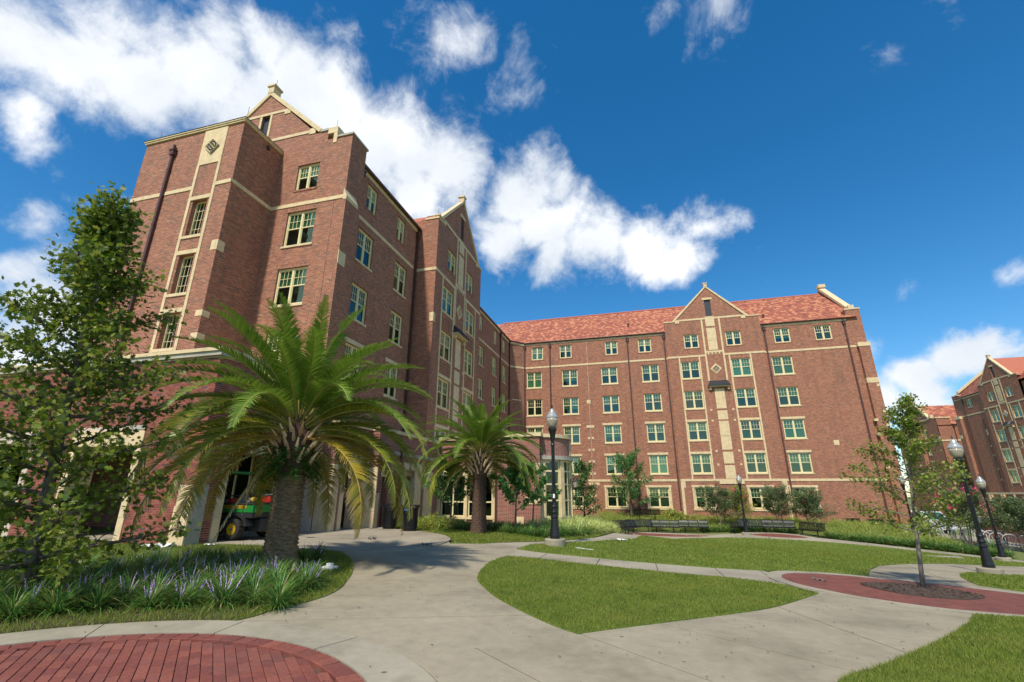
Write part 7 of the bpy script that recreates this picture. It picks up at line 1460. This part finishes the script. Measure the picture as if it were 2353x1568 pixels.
def spikes_mesh(n, Hh, seed):
    r_ = random.Random(seed); mb = MB()
    for i in range(n):
        a = r_.uniform(0, 6.28); t0 = r_.uniform(.05, .35); H2 = Hh*r_.uniform(.85, 1.2); p0 = Vector((.04*math.cos(a), .04*math.sin(a), 0)); p1 = Vector((t0*.5*math.cos(a), t0*.5*math.sin(a), H2*.55)); p2 = Vector((t0*.8*math.cos(a), t0*.8*math.sin(a), H2)); mb.tube([p0, p1], .003, 3)
        for s in range(15):
            q = p1.lerp(p2, s/14)+Vector((r_.uniform(-1, 1), r_.uniform(-1, 1), 0))*.007; r2 = .0105*(1-.55*s/14); mb.add([q+Vector((r2, 0, 0)), q+Vector((-r2*.5, r2*.87, 0)), q+Vector((-r2*.5, -r2*.87, 0)), q+Vector((0, 0, r2*1.8)), q+Vector((0, 0, -r2*1.3))], [(0, 1, 3), (1, 2, 3), (2, 0, 3), (1, 0, 4), (2, 1, 4), (0, 2, 4)])
    me = bpy.data.meshes.new('flower_spikes'); me.from_pydata(mb.v, [], mb.f); me.update(); return me
TM = [tuft_mesh(210, .60, .9, .0068, seed=s) for s in range(5)]; SM = [spikes_mesh(3+2*s, .40, s) for s in range(3)]
for m in TM: m.materials.append(MATS['liriope_leaf'])
for m in SM: m.materials.append(MATS['spike'])
place = ('in the front row beside the curb', 'in the middle of the front left bed', 'at the back of the front left bed')
def clump(x, y, k, label, sc=1.0, spk=True):
    t_ = empty('liriope_clump', (x, y, hz(x, y)+.02), label, 'liriope', 'liriope clumps in the front left bed', rng.uniform(0, 6.28)); t_.scale = (sc,)*3
    o = bpy.data.objects.new('leaves', TM[k % 5]); C.objects.link(o); o.parent = t_; tag(o, kind='stuff')
    if spk: o = bpy.data.objects.new('flower_spikes', SM[k % 3]); C.objects.link(o); o.parent = t_
k = 0
for ri, r_ in enumerate(np.arange(4.15, 8.4, .47)):
    ci = -1
    for a in np.arange(101 if r_ < 4.6 else 103, 186, math.degrees(.44/r_)):
        aa_ = R(a+rng.uniform(-1.5, 1.5)); rr_ = r_+rng.uniform(-.12, .12)
        if r_ > 6.2 and a < 112: continue
        x, y = CC[0]+rr_*math.cos(aa_), CC[1]+rr_*math.sin(aa_)
        if r_ > 6.5 and rng.random() < .3: continue
        side = 'near its right tip' if a < 120 else ('in its middle stretch' if a < 145 else 'towards the left edge of the frame')
        spk = rng.random() < (.7 if a < 135 else .35); row = 'front' if r_ < 5 else ('middle' if r_ < 6.5 else 'back')
        ci += 1; clump(x, y, k, '%s liriope clump, %s from the right in the %s row behind the curb' % ('purple flowering' if spk else 'plain green', ORD[min(ci, 29)], ORD[ri]), rng.uniform(.72, .98), spk); k += 1
def tuft_mass(name, pts, meshes, mat, label, cat, sc=(1, 1)):
    VV = []; FF = []; o = 0
    for i, (x, y) in enumerate(pts):
        m = meshes[i % len(meshes)]; n = len(m.vertices); v = np.empty(n*3, np.float32); m.vertices.foreach_get('co', v); v = v.reshape(-1, 3)*rng.uniform(*sc); a = rng.uniform(0, 6.28); c_, s_ = math.cos(a), math.sin(a); v = np.stack([v[:, 0]*c_-v[:, 1]*s_+x, v[:, 0]*s_+v[:, 1]*c_+y, v[:, 2]+hz(x, y)], 1); f = np.empty(len(m.loops), np.int32); m.loops.foreach_get('vertex_index', f); VV.append(v); FF.append(f.reshape(-1, 4)+o); o += n
    return tag(link(name, fast_mesh(name, np.concatenate(VV), np.concatenate(FF)), mat), label, cat, kind='stuff')
TS = [tuft_mesh(60, .75, .9, .011, seed=20+s) for s in range(4)]; TD = [tuft_mesh(60, .5, .9, .009, seed=30+s) for s in range(4)]
strapP = [(-5.2, 20.4), (-3.5, 19.6), (-2.7, 21), (-2.3, 25), (-2.2, 31), (-2.9, 38), (-2.4, 40.3), (-3.6, 42), (-4.3, 36), (-4.2, 30), (-3.9, 27), (-5, 24.9)]
tuft_mass('strap_grass', rnd_poly(strapP, 330), TS, 'strap_leaf', 'pale striped strap leaved grass beside the round bay', 'ornamental grass', (.75, 1.15))
tuft_mass('border_grass', rnd_poly([(-6.1, 19.6), (-3.9, 18.3), (-3.0, 19.7), (-2.6, 22), (-3.2, 22), (-4.2, 20.2), (-6, 21.4)], 170), TD, 'liriope_leaf', 'dark liriope border in front of the strap leaved grass', 'ornamental grass', (.8, 1.15))
tuft_mass('border_grass', rnd_poly([(-9.4, 20.6), (-7.4, 19.6), (-5.8, 20.2), (-6, 22), (-9, 22.5)], 110), TD, 'liriope_leaf', 'dark liriope border behind the second palm', 'ornamental grass', (.8, 1.1))
tuft_mass('border_grass', rnd_poly([(12.2, 41.7), (16.3, 39.3), (20.2, 36.8), (21.0, 38.0), (17, 40.6), (12.8, 43.0)], 260), TD, 'liriope_leaf', 'liriope hedge along the far walk at the right', 'ornamental grass', (.9, 1.3))
tuft_mass('border_grass', rnd_poly([(3.8, 44.6), (7.2, 44.3), (11, 44.2), (11.5, 45.4), (7.5, 46), (4, 46)], 130), TD, 'liriope_leaf', 'liriope planting under the crape myrtles by the benches', 'ornamental grass', (.8, 1.2))
bush_mass('shrubs', rnd_poly([(-11.2, 20.2), (-9.2, 19.3), (-8.2, 19.9), (-8.6, 21.5), (-11, 23.5)], 40), .6, .34, 'leaf_yellow', 190, .06, 'low loose yellow green shrubs behind the litter bins', 'shrubs')
yu = empty('yucca', (20.59, 39.02, hz(20.59, 39.02)), 'spiky dark yucca near the far right lamp post', 'yucca'); m = tuft_mesh(46, .9, .15, .03, seed=77); m.materials.append(MATS['liriope_leaf']); tag(link('leaves', m, 'liriope_leaf', yu), kind='stuff')
# distant trees beyond the site, seen in the gap between the dormitories
for i, (x, y, hh_, sp) in enumerate(((40, 150, 9, 5), (50, 165, 10, 6), (34, 175, 9, 6), (46, 190, 11, 7), (30, 160, 8, 5))):
    tree('distant_tree', ('first', 'second', 'third', 'fourth', 'fifth')[i]+' of the far trees from the camera in the gap between the dormitories', 'tree', (x, y, -3.2), (x, y, -3.2+hh_), .25, 14, sp, 'leaf_dark', .6, 16, .5, 'distant trees', seed=60+i, start=.2, up_=.4, twigr=.03)
